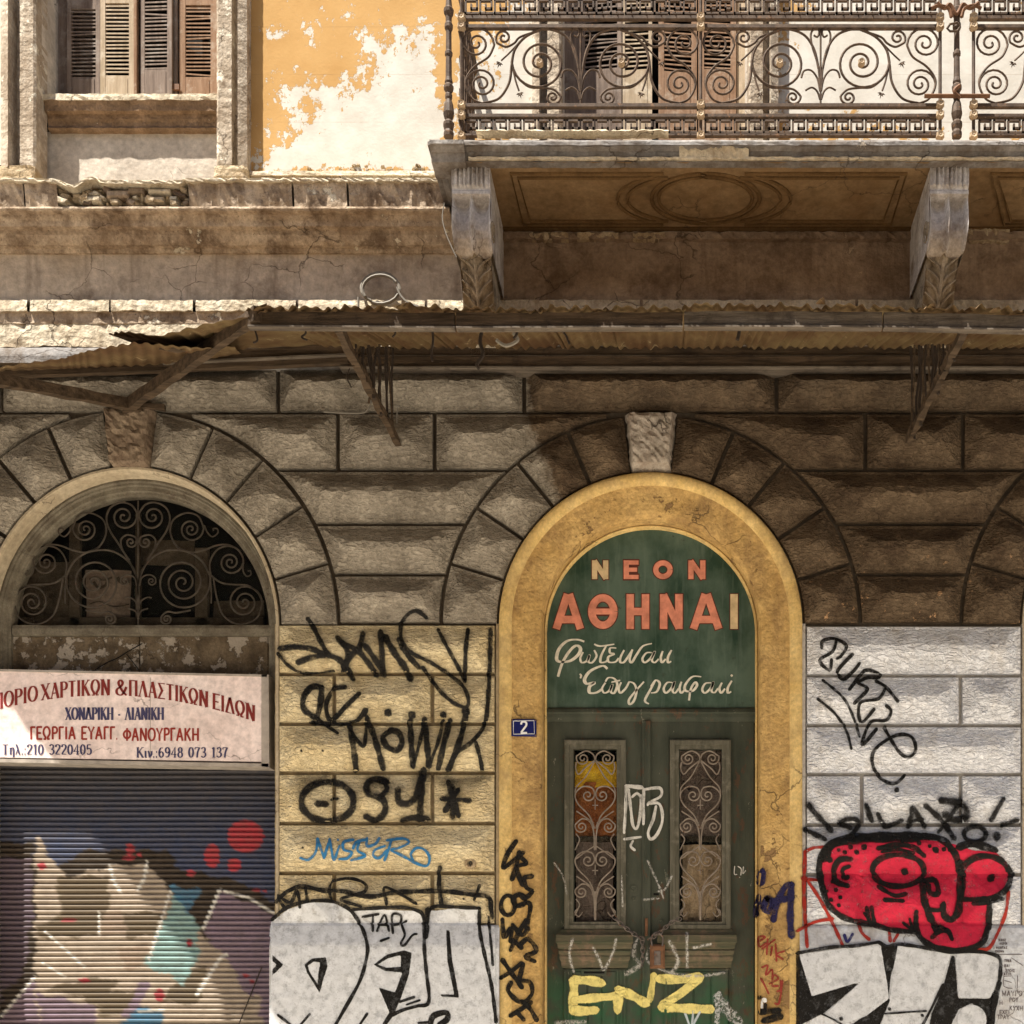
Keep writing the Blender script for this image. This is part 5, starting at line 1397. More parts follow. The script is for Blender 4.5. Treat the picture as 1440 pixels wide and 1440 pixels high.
# glyph skeletons in a unit cell: (width, strokes, serif feet); y 0 top .. 1 base
def G(w, strokes, feet=()): return (w, strokes, feet)
L_ = lambda *p: list(p)
GL = {
 'Ε': G(.62, [L_((.12, 0), (.12, 1)), L_((.12, .03), (.6, .03)), L_((.12, .5), (.5, .5)), L_((.12, .97), (.62, .97))], [(.12, 0), (.12, 1)]),
 'Μ': G(.9, [L_((.12, 1), (.12, 0)), L_((.12, 0), (.45, .9)), L_((.45, .9), (.78, 0)), L_((.78, 0), (.78, 1))], [(.12, 1), (.78, 1), (.08, 0), (.82, 0)]),
 'Π': G(.78, [L_((.14, 0), (.14, 1)), L_((.64, 0), (.64, 1)), L_((.06, .03), (.72, .03))], [(.14, 1), (.64, 1)]),
 'Ο': G(.8, [oval(.4, .5, .33, .47)]),
 'Ρ': G(.64, [L_((.14, 0), (.14, 1)), L_((.14, .03), (.35, .03)) + oval(.36, .27, .22, .24, -90, 90, 8) + [(.14, .52)]], [(.14, 0), (.14, 1)]),
 'Ι': G(.34, [L_((.17, 0), (.17, 1))], [(.17, 0), (.17, 1)]),
 'Χ': G(.74, [L_((.08, 0), (.66, 1)), L_((.64, 0), (.1, 1))], [(.08, 0), (.66, 1), (.64, 0), (.1, 1)]),
 'Α': G(.76, [L_((.37, 0), (.08, 1)), L_((.37, 0), (.66, 1)), L_((.18, .66), (.56, .66))], [(.08, 1), (.66, 1)]),
 'Τ': G(.68, [L_((.34, 0), (.34, 1)), L_((.04, .03), (.64, .03))], [(.34, 1)]),
 'Κ': G(.74, [L_((.14, 0), (.14, 1)), L_((.62, 0), (.16, .55)), L_((.3, .42), (.66, 1))], [(.14, 0), (.14, 1), (.62, 0), (.66, 1)]),
 'Ω': G(.82, [L_((.1, .97), (.3, .97), (.3, .88)) + oval(.4, .42, .31, .4, 118, 422, 18) + [(.5, .88), (.5, .97), (.7, .97)]]),
 'Ν': G(.8, [L_((.14, 1), (.14, 0)), L_((.14, 0), (.66, 1)), L_((.66, 1), (.66, 0))], [(.14, 1), (.08, 0), (.66, 0)]),
 'Λ': G(.76, [L_((.37, 0), (.08, 1)), L_((.37, 0), (.66, 1))], [(.08, 1), (.66, 1)]),
 'Σ': G(.66, [L_((.6, .03), (.1, .03), (.38, .48), (.08, .97), (.62, .97))]),
 'Δ': G(.76, [L_((.37, 0), (.08, .97), (.68, .97), (.37, 0))]),
 'Η': G(.78, [L_((.14, 0), (.14, 1)), L_((.64, 0), (.64, 1)), L_((.14, .5), (.64, .5))], [(.14, 0), (.14, 1), (.64, 0), (.64, 1)]),
 'Γ': G(.58, [L_((.14, 0), (.14, 1)), L_((.14, .04), (.56, .04))], [(.14, 1)]),
 'Υ': G(.7, [L_((.06, 0), (.35, .52), (.64, 0)), L_((.35, .5), (.35, 1))], [(.35, 1)]),
 'Φ': G(.84, [oval(.42, .5, .34, .3), L_((.42, 0), (.42, 1))], [(.42, 0), (.42, 1)]),
 'Θ': G(.84, [oval(.42, .5, .34, .46), L_((.14, .5), (.7, .5))]),
 '&': G(.86, [cr([(.8, .45), (.62, .8), (.4, .98), (.14, .88), (.14, .62), (.42, .42), (.54, .2), (.4, .03), (.24, .18), (.34, .45), (.6, .8), (.82, .97)], 4)]),
 '-': G(.4, [L_((.08, .6), (.34, .6))]), '.': G(.22, [L_((.06, .95), (.16, .95))]), ':': G(.26, [L_((.08, .95), (.18, .95)), L_((.08, .45), (.18, .45))]),
 ' ': G(.42, []),
 'η': G(.56, [cr([(.06, .4), (.14, .36), (.16, .6), (.16, 1)], 3), cr([(.16, .5), (.3, .33), (.44, .42), (.46, .8), (.46, 1.25)], 4)]),
 'λ': G(.58, [cr([(.06, .04), (.16, .06), (.3, .5), (.44, .92), (.54, .98)], 4), L_((.28, .42), (.08, 1))]),
 'ι': G(.28, [cr([(.14, .35), (.14, .8), (.18, .98), (.26, .94)], 4)]),
 'ν': G(.5, [cr([(.06, .36), (.16, .5), (.24, 1)], 3), cr([(.24, 1), (.42, .7), (.44, .38)], 4)]),
 '0': G(.6, [oval(.3, .5, .21, .47)]),
 '1': G(.46, [L_((.26, 0), (.26, 1)), L_((.26, .02), (.1, .16))], [(.26, 1)]),
 '2': G(.58, [cr([(.1, .26), (.14, .08), (.3, .02), (.47, .12), (.46, .36), (.28, .64), (.08, .95)], 4) + [(.52, .95)]]),
 '3': G(.58, [cr([(.1, .16), (.26, .02), (.45, .12), (.43, .38), (.24, .47)], 4), cr([(.24, .47), (.47, .56), (.5, .8), (.3, .98), (.08, .86)], 4)]),
 '4': G(.6, [L_((.4, 1), (.4, 0), (.06, .7), (.56, .7))], [(.4, 1)]),
 '5': G(.58, [[(.48, .04), (.14, .04), (.12, .46)] + cr([(.12, .46), (.32, .38), (.49, .56), (.46, .86), (.26, .98), (.08, .88)], 4)]),
 '6': G(.6, [cr([(.48, .08), (.26, .08), (.11, .4), (.12, .78), (.3, .98), (.48, .82), (.46, .54), (.28, .44), (.13, .6)], 4)]),
 '7': G(.56, [[(.08, .2), (.08, .04), (.5, .04)] + cr([(.5, .04), (.32, .5), (.26, 1)], 4)]),
 '8': G(.6, [oval(.3, .25, .17, .22), oval(.3, .73, .21, .25)]),
 '9': G(.6, [cr([(.12, .92), (.34, .92), (.49, .6), (.48, .22), (.3, .02), (.12, .18), (.14, .46), (.32, .56), (.47, .4)], 4)]),
}
def text(s, x, y, h, mat, par, d, target=None, serif=True, thick=.15, thin=.055, track=.04, base=None, rot=None, name='letter', join=False):
    """x, y: top left (elevation units); target: total width"""
    tot = sum(GL[c][0] + track for c in s); k = (target / (tot * h)) if target else 1.0
    X = x; M_ = MB(); out = []
    for c in s:
        w, strokes, feet = GL[c]
        m = M_ if join else MB()
        off = base(X + w * h * k / 2) if base else 0; sl = rot(X + w * h * k / 2) if rot else 0
        def T(p): 
            ux = (p[0] - w / 2) * h * k; uy = (p[1] - .5) * h
            return (X + w * h * k / 2 + ux, y + h / 2 + off + uy + ux * sl)
        if serif:
            wf = lambda dx, dy, t: h * (thin + (thick - thin) * (abs(dy) / (math.hypot(dx, dy) + 1e-9)) ** 1.4) * (.85 + .15 * k)
            for st in strokes:
                if c in '.:-': ribbon(m, [T(p) for p in st], h * (thick if c != '-' else thin * 1.6), d); continue
                if len(st) == 2 and abs(st[0][0] - st[1][0]) > .15 and abs(st[0][1] - st[1][1]) > .4:   # diagonals: thick falling, thin rising
                    th = thick if (st[1][0] - st[0][0]) * (st[1][1] - st[0][1]) > 0 else thin * 1.2
                    ribbon(m, [T(p) for p in st], h * th, d)
                else: ribbon(m, [T(p) for p in st], wf, d)
            for fx_, fy_ in feet:
                yy = .025 if fy_ == 0 else .975
                ribbon(m, [T((fx_ - .12, yy)), T((fx_ + .12, yy))], h * thin * .9, d)
        else:
            for st in strokes: ribbon(m, [T(p) for p in st], h * thick, d)
        if not join and m.V: out.append(m.mk(name, mat, par))
        X += (w + track) * h * k
    if join: return M_.mk(name, mat, par)
    return out
def flatpaint(name, c, rough=.5): return plain(name, c, rough, .12, 0, 30)
# -- NEON / ATHENAI: bold painted capitals with dark outline
M['salmon'] = plain('salmon_letter_paint', (.62, .235, .155), .55, .28, 0, 14)
M['cream_letter'] = plain('cream_letter_paint', (.60, .46, .27), .55, .25, 0, 14)
M['letter_edge'] = plain('dark_red_outline', (.10, .028, .02), .6)
M['script_white'] = plain('script_white_paint', (.66, .62, .52), .5, .2, 0, 30)
DB = -.2335
def bold(ch, x0, x1, y0, y1, t, mat):
    """block capital filling the box seen at x0..x1, y0..y1; t stroke in image px"""
    (a, b), (c, e) = Q(x0, y0, DB), Q(x1, y1, DB); t = t * 1.026; polys = []
    h = e - b; w = c - a
    def st(*p): polys.append(list(p))
    if ch == 'Ν': st((a + t / 2, b), (a + t / 2, e)); st((c - t / 2, b), (c - t / 2, e)); st((a + t * .45, b + t * .1), (c - t * .45, e - t * .1))
    if ch == 'Ε': st((a + t / 2, b), (a + t / 2, e)); st((a, b + t * .42), (c, b + t * .42)); st((a, e - t * .42), (c, e - t * .42)); st((a, (b + e) / 2), (c - w * .1, (b + e) / 2))
    if ch in 'ΟΘ': st(*oval((a + c) / 2, (b + e) / 2, w / 2 - t / 2, h / 2 - t / 2, 0, 360, 32))
    if ch == 'Θ': st((a + t * .6, (b + e) / 2), (c - t * .6, (b + e) / 2))
    if ch == 'Η': st((a + t / 2, b), (a + t / 2, e)); st((c - t / 2, b), (c - t / 2, e)); st((a + t / 2, (b + e) / 2), (c - t / 2, (b + e) / 2))
    if ch == 'Α': st(((a + c) / 2 - t * .12, b), (a + t * .5, e)); st(((a + c) / 2 + t * .12, b), (c - t * .5, e)); st((a + w * .24, e - h * .27), (c - w * .24, e - h * .27))
    if ch == 'Ι': st(((a + c) / 2, b), ((a + c) / 2, e))
    mo = MB(); mi = MB()
    for p in polys:
        if len(p) == 2:
            L = math.dist(*p); ux, uy = (p[1][0] - p[0][0]) / L, (p[1][1] - p[0][1]) / L
            q = [(p[0][0] - ux * 1.3, p[0][1] - uy * 1.3), (p[1][0] + ux * 1.3, p[1][1] + uy * 1.3)]
        else: q = p
        ribbon(mo, q, t + 2.6, DB - .0006); ribbon(mi, p, t * (.8 if (ch == 'Θ' and len(p) == 2) or (ch in 'Ε' and abs(p[0][1] - p[1][1]) < 1) else 1), DB + .0012)
    L = mi.mk('letter', M[mat], BOARD); mo.mk('letter_outline', M['letter_edge'], BOARD)
for ch, x0, x1, mt in (('Ν', 832.5, 855.5, 'cream_letter'), ('Ε', 877, 898, 'salmon'), ('Ο', 918.5, 946, 'salmon'), ('Ν', 968, 992, 'salmon')): bold(ch, x0, x1, 788, 814.5, 7.4, mt)
for ch, x0, x1, mt in (('Α', 777, 821.5, 'salmon'), ('Θ', 827, 868.5, 'salmon'), ('Η', 881, 913, 'salmon'), ('Ν', 928, 960, 'salmon'), ('Α', 970, 1016, 'salmon'), ('Ι', 1027, 1037.5, 'cream_letter')): bold(ch, x0, x1, 835.5, 884.5, 10.5, mt)
# -- brush script, traced on grid (700,660)/3.6
def brush(pts, w=10, closed=False, par=BOARD, name='script_letter', d=DB, mat='script_white', org=(700, 660), sc=3.6, n=7):
    m = MB()
    for p in pts:
        q = cr([(org[0] + x / sc, org[1] + y / sc) for x, y in p], n); q = [Q(x, y, d) for x, y in q]
        ribbon(m, q, lambda dx, dy, t: w / sc * (.62 + .5 * abs(dy) / (math.hypot(dx, dy) + 1e-9)) * (.7 + .3 * math.sin(math.pi * min(1, max(0, t)))) , d)
    return m.mk(name, M[mat], par)
brush([[(438, 872), (400, 862), (350, 870), (310, 910), (298, 960), (320, 975), (370, 968), (410, 935), (418, 905), (395, 893), (360, 925), (325, 985), (305, 1050)]], 17)
brush([[(432, 925), (418, 955), (425, 978), (450, 970), (465, 940), (458, 972), (478, 978), (500, 945), (488, 915)]], 12)
brush([[(488, 885), (520, 895), (590, 885)], [(548, 895), (525, 940), (520, 975), (545, 975), (560, 960)]], 12)
brush([[(600, 905), (570, 905), (568, 928), (588, 935), (560, 950), (562, 975), (595, 975), (612, 955)]], 12)
brush([[(640, 915), (622, 950), (620, 975), (640, 975), (672, 930), (682, 912)], [(682, 912), (668, 960), (678, 978), (705, 935), (735, 895), (780, 882)]], 12)
brush([[(780, 928), (752, 930), (732, 960), (745, 978), (775, 955), (795, 922), (780, 965), (795, 978), (815, 960)]], 12)
brush([[(835, 920), (825, 955), (832, 978), (850, 960)], [(880, 915), (862, 950), (862, 978), (878, 972)]], 12)
brush([[(415, 1035), (422, 1045), (418, 1058)]], 10)
brush([[(555, 1010), (530, 995), (470, 1020), (440, 1060), (450, 1085), (490, 1080), (465, 1100), (465, 1130), (500, 1130), (530, 1110)]], 17)
brush([[(545, 1080), (528, 1110), (540, 1132), (565, 1120), (580, 1090), (572, 1125), (590, 1132), (605, 1090), (590, 1060), (560, 1055), (545, 1075)], [(575, 1078), (620, 1068)]], 12)
brush([[(625, 1078), (612, 1110), (622, 1132), (650, 1105), (665, 1075)], [(665, 1075), (690, 1085), (702, 1120), (690, 1170), (668, 1190), (665, 1165), (700, 1120), (740, 1075)]], 12)
brush([[(795, 1075), (770, 1120), (745, 1170), (765, 1188)], [(775, 1100), (800, 1068), (820, 1085), (805, 1125), (775, 1132)]], 12)
brush([[(885, 1080), (858, 1080), (840, 1110), (852, 1132), (882, 1105), (895, 1075), (885, 1120), (898, 1132), (915, 1110)], [(930, 1075), (920, 1110), (930, 1132), (950, 1110)]], 12)
brush([[(1030, 1050), (985, 1050), (950, 1090), (950, 1120), (985, 1122), (1008, 1095), (1000, 1078), (978, 1110), (968, 1170)]], 13)
brush([[(1080, 1080), (1050, 1085), (1035, 1115), (1050, 1132), (1080, 1105), (1092, 1075), (1082, 1120), (1098, 1130), (1115, 1108)], [(1135, 1080), (1122, 1110), (1132, 1132), (1150, 1110)], [(1185, 1070), (1165, 1105), (1165, 1132), (1182, 1125)], [(1180, 1040), (1188, 1048)]], 12)

# ================= number plate
NP = thing('number_plate', P(*Q(736.5, 1023, -.02), -.02), 'blue enamel house number plate with a white 2 on the yellow left jamb', 'number plate')
dN = .004
m = MB(); bq(m, 719, 754, 1011, 1035, -.05, dN, .8); m.mk('plate', M['plate_blue'], NP)
m = MB(); q = [Q(x, y, dN) for x, y in [(722, 1014), (751, 1013.5), (751.5, 1032), (722, 1032.5), (722, 1014)]]
ribbon(m, q, .9, dN + .0015); m.mk('border_line', M['plate_white'], NP)
xx, yy = Q(731, 1014.5, dN); text('2', xx, yy, 17, M['plate_white'], NP, dN + .0015, 12, False, .16)
for (x, y) in ((720, 1012.5), (753, 1012.5), (753, 1033.5)):
    m = MB(); m.lathe(*Q(x, y, dN), dN, [(1.2, 0), (.7, .004)], 7, 'd'); m.mk('screw', M['rust'], NP)

# ================= shop arch: fanlight, board, roller shutter, sign
SD = -.22
m = MB(); m.box(-60, 420, 640, 960, -.62, -.60); m.mk('shop_darkness', M['black'], B)
GZ = lambda x, y: (x / 7.2, 690 + y / 7.2)      # left tracing grid
GY = lambda x, y: (190 + x / 7.2, 690 + y / 7.2)
cxg = 194.3
FAN = None
m = MB()
def fs(pts, r=.0068, both=True, d=-.19):
    q = [GY(*p) for p in pts]; m.tube([PQ(x, y, d) for x, y in q], r, 5)
    if both: m.tube([PQ(2 * cxg - x, y, d) for x, y in q], r, 5)
fs([(30, 100), (30, 1360)], .006, False)
fs(cr([(20, 1080), (40, 900), (120, 720), (230, 540), (320, 400), (352, 280), (310, 170), (200, 118), (100, 145), (45, 220)], 7)[:-1] + spiral((178, 262), (42, 225), 1.9, -1, 10), .0072)
fs(cr([(120, 700), (190, 600), (205, 500), (150, 448), (80, 458)], 6)[:-1] + spiral((105, 520), (60, 470), 1.5, -1, 8))
fs(cr([(20, 1200), (40, 900), (120, 730), (260, 625), (400, 600), (560, 630), (690, 730), (760, 870)], 7)[:-1] + spiral((480, 930), (762, 880), 3.2, 1, 16, 26), .0072)
fs(cr([(760, 900), (770, 1000), (770, 1140)], 4), .006)
fs(cr([(790, 870), (830, 1100), (900, 1270), (1060, 1355), (1230, 1290), (1290, 1130)], 7)[:-1] + spiral((1105, 1130), (1290, 1130), 2.5, -1, 12))
fs(cr([(770, 860), (870, 930), (1000, 950), (1140, 960), (1240, 1030), (1285, 1120)], 7))
fs(cr([(770, 870), (755, 740), (810, 620), (900, 565), (1010, 575), (1085, 660), (1095, 760)], 7)[:-1] + spiral((965, 725), (1090, 740), 2.1, 1, 10))
fs(cr([(540, 620), (420, 560), (355, 420), (390, 290), (520, 225), (640, 260), (695, 380)], 7)[:-1] + spiral((565, 390), (693, 390), 2.2, 1, 10))
fs(cr([(420, 570), (560, 625), (700, 600), (820, 555), (930, 545), (1010, 575)], 7))
fs(cr([(700, 350), (730, 420), (780, 465), (835, 430), (830, 385), (790, 385), (795, 405)], 5), .0055)
fs(cr([(1090, 740), (1095, 820), (1130, 865), (1170, 850), (1165, 810), (1140, 815)], 5), .0055)
fs(cr([(45, 960), (70, 880), (140, 850), (200, 880), (208, 930)], 5)[:-1] + spiral((165, 915), (208, 930), 1.3, 1, 7), .0055)
fs(cr([(560, 1210), (420, 1235), (330, 1225), (270, 1270), (262, 1320)], 6)[:-1] + spiral((318, 1300), (262, 1320), 1.6, -1, 7))
fs(cr([(28, 1200), (60, 1120), (120, 1080), (165, 1085)], 4), .0055); fs(cr([(25, 1300), (60, 1220), (130, 1192)], 4), .0055)
fs([(10, 250), (50, 250)], .008, False); fs([(0, 518), (50, 518)], .008, False)
FAN = m.mk('fanlight_grille', M['grille_grey'], B, label='wrought iron scroll grille filling the shop fanlight')
# dusty glass, sash bars and the picture leaning behind
m = MB(); 
pp = [(191 - 186 * math.cos(math.pi * k / 30), 884 - 184 * math.sin(math.pi * k / 30)) for k in range(31)] + [(377, 895), (5, 895)]
m.poly(pp[::-1], -.262, -.258); m.mk('pane', M['glass'], FAN)
for (x0, x1, y0, y1) in ((97, 112, 735, 884), (274, 292, 770, 884), (190, 196, 720, 884), (30, 370, 868, 884)):
    m = MB(); bq(m, x0, x1, y0, y1, -.32, -.28, .6); m.mk('sash_bar', M['dark_wood'], FAN)
for (x0, x1, y0, y1, dd) in ((198, 274, 760, 795, -.34), (16, 97, 790, 880, -.36), (300, 372, 845, 882, -.35)):
    cloth(x0, x1, y0, y1, 'dark_wood', dd, .01, FAN, 'old_board')
cloth(121, 184, 802, 869, 'paper', -.33, .01, name='picture', lab='faded torn paper picture leaning behind the fanlight', cat='picture')
for pts, w in (([(0, 0)], 0),): pass
m = MB()
for p, w in (([(126, 815), (134, 812), (146, 816), (158, 812)], 3.0), ([(132, 818), (138, 826), (148, 824), (152, 816)], 4), ([(165, 812), (172, 820), (182, 818)], 5), ([(126, 850), (140, 846), (160, 853), (182, 850)], 1.5)):
    ribbon(m, [Q(x, y, -.318) for x, y in cr(p, 4)], w, -.315)
m.mk('picture_marks', M['dark_wood'], FAN)
# peeling board below the fanlight
BRD = None
m = MB(); m.add(*extrude_profile([(Q(0, 878, -.17)[1], -.3), (Q(0, 879, -.17)[1], -.175), (Q(0, 884, -.17)[1], -.165), (Q(0, 892, -.17)[1], -.17), (Q(0, 894, -.18)[1], -.185), (Q(0, 896, -.18)[1], -.3)], 0, 384, 9, .4))
m.mk('transom_bar', M['grey_frame'], B)
for a, b in ((-25, 6), (6, 196), (196.5, 377), (377, 392)):
    m = MB(); bq(m, a + .4, b - .4, 895, 955, -.24, -.195 if 0 < a < 300 else -.18, .8); m.mk('peeling_board', M['old_wood'], B)
m = MB(); m.tube([PQ(x, y, -.185) for x, y in cr([(134, 942), (150, 932), (166, 925), (182, 915), (200, 905)], 4)], .004, 4); m.tube([PQ(x, y, -.185) for x, y in [(178, 920), (186, 930), (196, 943)]], .003, 4)
m.mk('crack', M['black'], B)
# roller shutter: ribbed curtain with the mural and a painted sun patch carried as a colour attribute
SHD = -.20
def polymask(pts, polys):
    r = np.zeros(len(pts), bool)
    for p in polys: r |= inside(pts, p)
    return r
GS = lambda x, y: (x / 3.6, 1040 + y / 3.6)
def shutter():
    xa, xb = -70, 396; pitch = 7.45; y0 = Q(0, 1068, SHD)[1]; y1 = YG
    ys = []; y = y0
    prof = [(0, -.004), (.10, .010), (.24, .0165), (.42, .0165), (.58, .010), (.74, -.002), (.88, -.010)]
    rows = []
    while y < y1:
        for u, d in prof: rows.append((y + u * pitch, SHD + d))
        y += pitch
    nx = 150; X = np.linspace(xa, xb, nx + 1)
    V = []; E = []
    for yy, d in rows:
        for x in X: V.append(P(x, yy + .25 * math.sin(x * .021 + yy * .01), d + .001 * math.sin(x * .05 + yy * .3)))
    Vn = len(V); px = np.tile(X, len(rows)); py = np.repeat([r[0] for r in rows], nx + 1)
    k = 1 - SHD / DIST; ix = VX + (px - VX) / k; iy = VY + (py - VY) / k
    g = np.stack([ix * 3.6, (iy - 1040) * 3.6], 1)          # mural drawn on the tracing grid
    jx = 6 * np.sin(g[:, 1] * .11) + 7 * np.sin(g[:, 1] * .037 + g[:, 0] * .02) + 4 * rs.randn(Vn); g2 = g + np.stack([jx, 8 * np.sin(g[:, 0] * .045) + 3 * rs.randn(Vn)], 1)
    col = np.empty((Vn, 3)); 
    t = np.clip((g[:, 1] - 120) / 480, 0, 1)[:, None]
    col[:] = np.array([.040, .040, .045]) * (1 - t) + np.array([.045, .060, .115]) * t
    brown = (.038, .028, .02); mauve = (.185, .135, .175); pale = (.34, .28, .22); tan = (.27, .205, .155); blue = (.06, .16, .25); teal = (.21, .33, .32); dk = (.13, .10, .065); red = (.36, .035, .05)
    def put(c, *polys): col[polymask(g2, polys)] = c
    put(brown, [(-300, 530), (175, 520), (175, 600), (300, 640), (420, 560), (700, 560), (840, 560), (890, 600), (885, 650), (1080, 690), (1230, 720), (1300, 770), (1420, 830), (1420, 1600), (-300, 1600)])
    put((.10, .075, .10), [(-300, 600), (165, 600), (170, 960), (120, 1180), (20, 1330), (-300, 1500)])
    put(brown, [(150, 960), (180, 960), (180, 1200), (0, 1330), (0, 1290), (140, 1180)])
    put(mauve, [(1120, 770), (1390, 880), (1390, 1600), (1230, 1600), (1180, 1200), (1030, 960)], [(0, 1420), (170, 1200), (230, 1600), (-100, 1600)])
    put(pale, [(180, 500), (200, 490), (240, 560), (300, 660), (350, 700), (560, 640), (720, 630), (780, 660), (860, 760), (900, 830), (1000, 960), (1150, 1110), (1250, 1280), (1340, 1440), (1340, 1600), (230, 1600), (180, 1300)])  # sunlit patch of the shutter painted into the mural colour
    put(dk, [(300, 700), (550, 690), (560, 800), (500, 990), (390, 1000), (200, 1000), (190, 950), (330, 880), (290, 810)], [(630, 880), (820, 870), (800, 990), (640, 1010)], [(240, 1260), (500, 1200), (620, 1230), (480, 1360), (400, 1290), (330, 1290)])
    put(tan, [(520, 870), (630, 870), (640, 990), (510, 990)], [(600, 1060), (760, 1030), (720, 1150), (640, 1170)])
    put(dk, [(500, 1290), (700, 1270), (640, 1400), (500, 1400)], [(960, 1160), (1060, 1150), (1010, 1340), (820, 1330)])
    put(mauve, [(190, 1280), (480, 1350), (500, 1600), (230, 1600)], [(700, 1230), (760, 1240), (700, 1400), (620, 1410)])
    put(blue, [(870, 740), (1020, 760), (960, 880), (930, 870), (880, 800)]); put(teal, [(880, 800), (980, 890), (1000, 960), (1010, 1080), (960, 1190), (930, 1250), (870, 1200), (720, 1140), (770, 1060), (830, 930)])
    put(blue, [(700, 1360), (830, 1370), (820, 1460), (640, 1600), (620, 1440)])
    put(pale, [(1000, 1260), (1140, 1090), (1180, 1200), (1130, 1300), (1080, 1350)], [(1280, 1290), (1330, 1320), (1300, 1500), (1200, 1480)])
    for cx, cy, rx, ry in ((1245, 490, 92, 82), (1077, 590, 40, 60), (1188, 635, 36, 36), (968, 678, 20, 18), (660, 555, 22, 30), (655, 600, 34, 12), (708, 582, 12, 12), (1300, 762, 22, 10), (1345, 765, 12, 8), (215, 640, 18, 22), (960, 1030, 16, 22), (810, 1295, 24, 34), (350, 915, 40, 10), (1275, 1225, 14, 10), (1245, 1195, 16, 10), (430, 1220, 30, 12)):
        m_ = ((g[:, 0] - cx) / rx) ** 2 + ((g[:, 1] - cy) / ry) ** 2 < 1; col[m_] = np.array(red) * (1.0 if cy < 700 else .8)
    # dashed chalk highlights
    def line(p, c, w):
        for a, b in zip(p[:-1], p[1:]):
            a = np.array(a, float); b = np.array(b, float); ab = b - a; tt = np.clip(((g - a) @ ab) / (ab @ ab), 0, 1)
            col[np.linalg.norm(g - (a + tt[:, None] * ab), axis=1) < w] = c
    wht = (.62, .60, .55)
    line([(560, 640), (580, 720), (610, 770)], wht, 8); line([(745, 620), (735, 700), (700, 760)], wht, 8); line([(1000, 1290), (1120, 1100), (1150, 1090)], wht, 9)
    line([(865, 770), (755, 1120)], wht, 6); line([(230, 970), (430, 1150)], wht, 6); line([(1140, 770), (1260, 800), (1390, 880)], wht, 7); line([(1115, 760), (1030, 960)], wht, 8); line([(10, 1400), (180, 1200)], wht, 7); line([(220, 1130), (330, 1200)], wht, 5); line([(700, 1380), (830, 1370)], wht, 5)
    line([(510, 870), (505, 990)], wht, 5)
    cg = col.reshape(len(rows), nx + 1, 3)
    for _ in range(0):
        cg[:, 1:-1] = (cg[:, :-2] + cg[:, 1:-1] * 1.5 + cg[:, 2:]) / 3.5
    for _ in range(1):
        cg[1:-1] = (cg[:-2] + cg[1:-1] * 1.5 + cg[2:]) / 3.5
    col = cg.reshape(-1, 3)
    F = [(j * (nx + 1) + i, (j + 1) * (nx + 1) + i, (j + 1) * (nx + 1) + i + 1, j * (nx + 1) + i + 1) for j in range(len(rows) - 1) for i in range(nx)]
    t = NT('painted_roller_shutter'); c = t.attr('mural')[0]
    c2 = t.mix(t.ramp(t.noise(12, 6, .7), .3, .7, 0, .45), c, (.10, .08, .065))
    c2 = t.mix(t.ramp(t.noise(30, 6, .7, sc=(.3, 1, 1)), .62, .68, 0, .5), c2, (.05, .035, .025))
    t.bump(t.noise(60, 4), .3, .002); mt = t.fin(c2, .5, .0, .4)
    o = mk('roller_shutter', V, F, mt, B, smooth=True, label='ribbed metal roller shutter painted with a mural')
    a = o.data.attributes.new('mural', 'FLOAT_COLOR', 'POINT'); a.data.foreach_set('color', np.concatenate([col, np.ones((Vn, 1))], 1).astype(np.float32).ravel())
shutter()
m = MB(); m.box(386, 394, Q(0, 1070, -.18)[1], YG, -.25, -.165); m.mk('shutter_guide', M['grey_frame'], B)
m = MB(); m.box(-40, -20, Q(0, 1070, -.18)[1], YG, -.25, -.165); m.mk('shutter_guide', M['grey_frame'], B)
m = MB(); m.tube([PQ(x, y, -.17) for x, y in [(368, 1360), (352, 1400), (336, 1440), (325, 1470)]], .005, 5); m.mk('wire', M['wire_dark'], B)
# sign box
SG = thing('shop_sign', PQ(185, 1075, -.05), 'pale pink lit-box shop sign in red and blue Greek lettering above the roller shutter', 'sign')
ds = -.035
def sgn(ix, iy): return Q(ix, iy, ds)
m = MB(); c = [sgn(-60, 943), sgn(366, 952), sgn(366, 1076), sgn(-60, 1069)]
m.poly([sgn(-60, 942), sgn(368, 951), sgn(368, 1071), sgn(-60, 1064)][::-1], -.17, ds); m.mk('face', M['sign_face'], SG)
for p in ([(-60, 940), (376, 949), (376, 952), (-60, 943)], [(-60, 1066), (378, 1074), (378, 1079), (-60, 1071)], [(368, 949), (378, 949), (379, 1079), (368, 1078)]):
    m = MB(); m.poly([sgn(x, y) for x, y in p][::-1], -.18, ds + .006); m.mk('frame_strip', M['sign_frame'], SG)
m = MB(); m.box(*(lambda a, b: (a[0], b[0], a[1], b[1]))(sgn(211, 953), sgn(211.8, 1070)), ds, ds + .0012); m.mk('seam', M['sign_frame'], SG)
M['ink_red'] = plain('dark_red_ink', (.20, .03, .025), .5, .12); M['ink_blue'] = plain('navy_ink', (.06, .055, .115), .5, .12)
M['ink_red2'] = plain('brick_red_ink', (.27, .035, .025), .5, .12)
ks = 1 - ds / DIST
def arch_base(x):   # the top line is bent in an arc
    ix = VX + (x - VX) / ks
    return .00085 * (ix - 150) ** 2 * ks
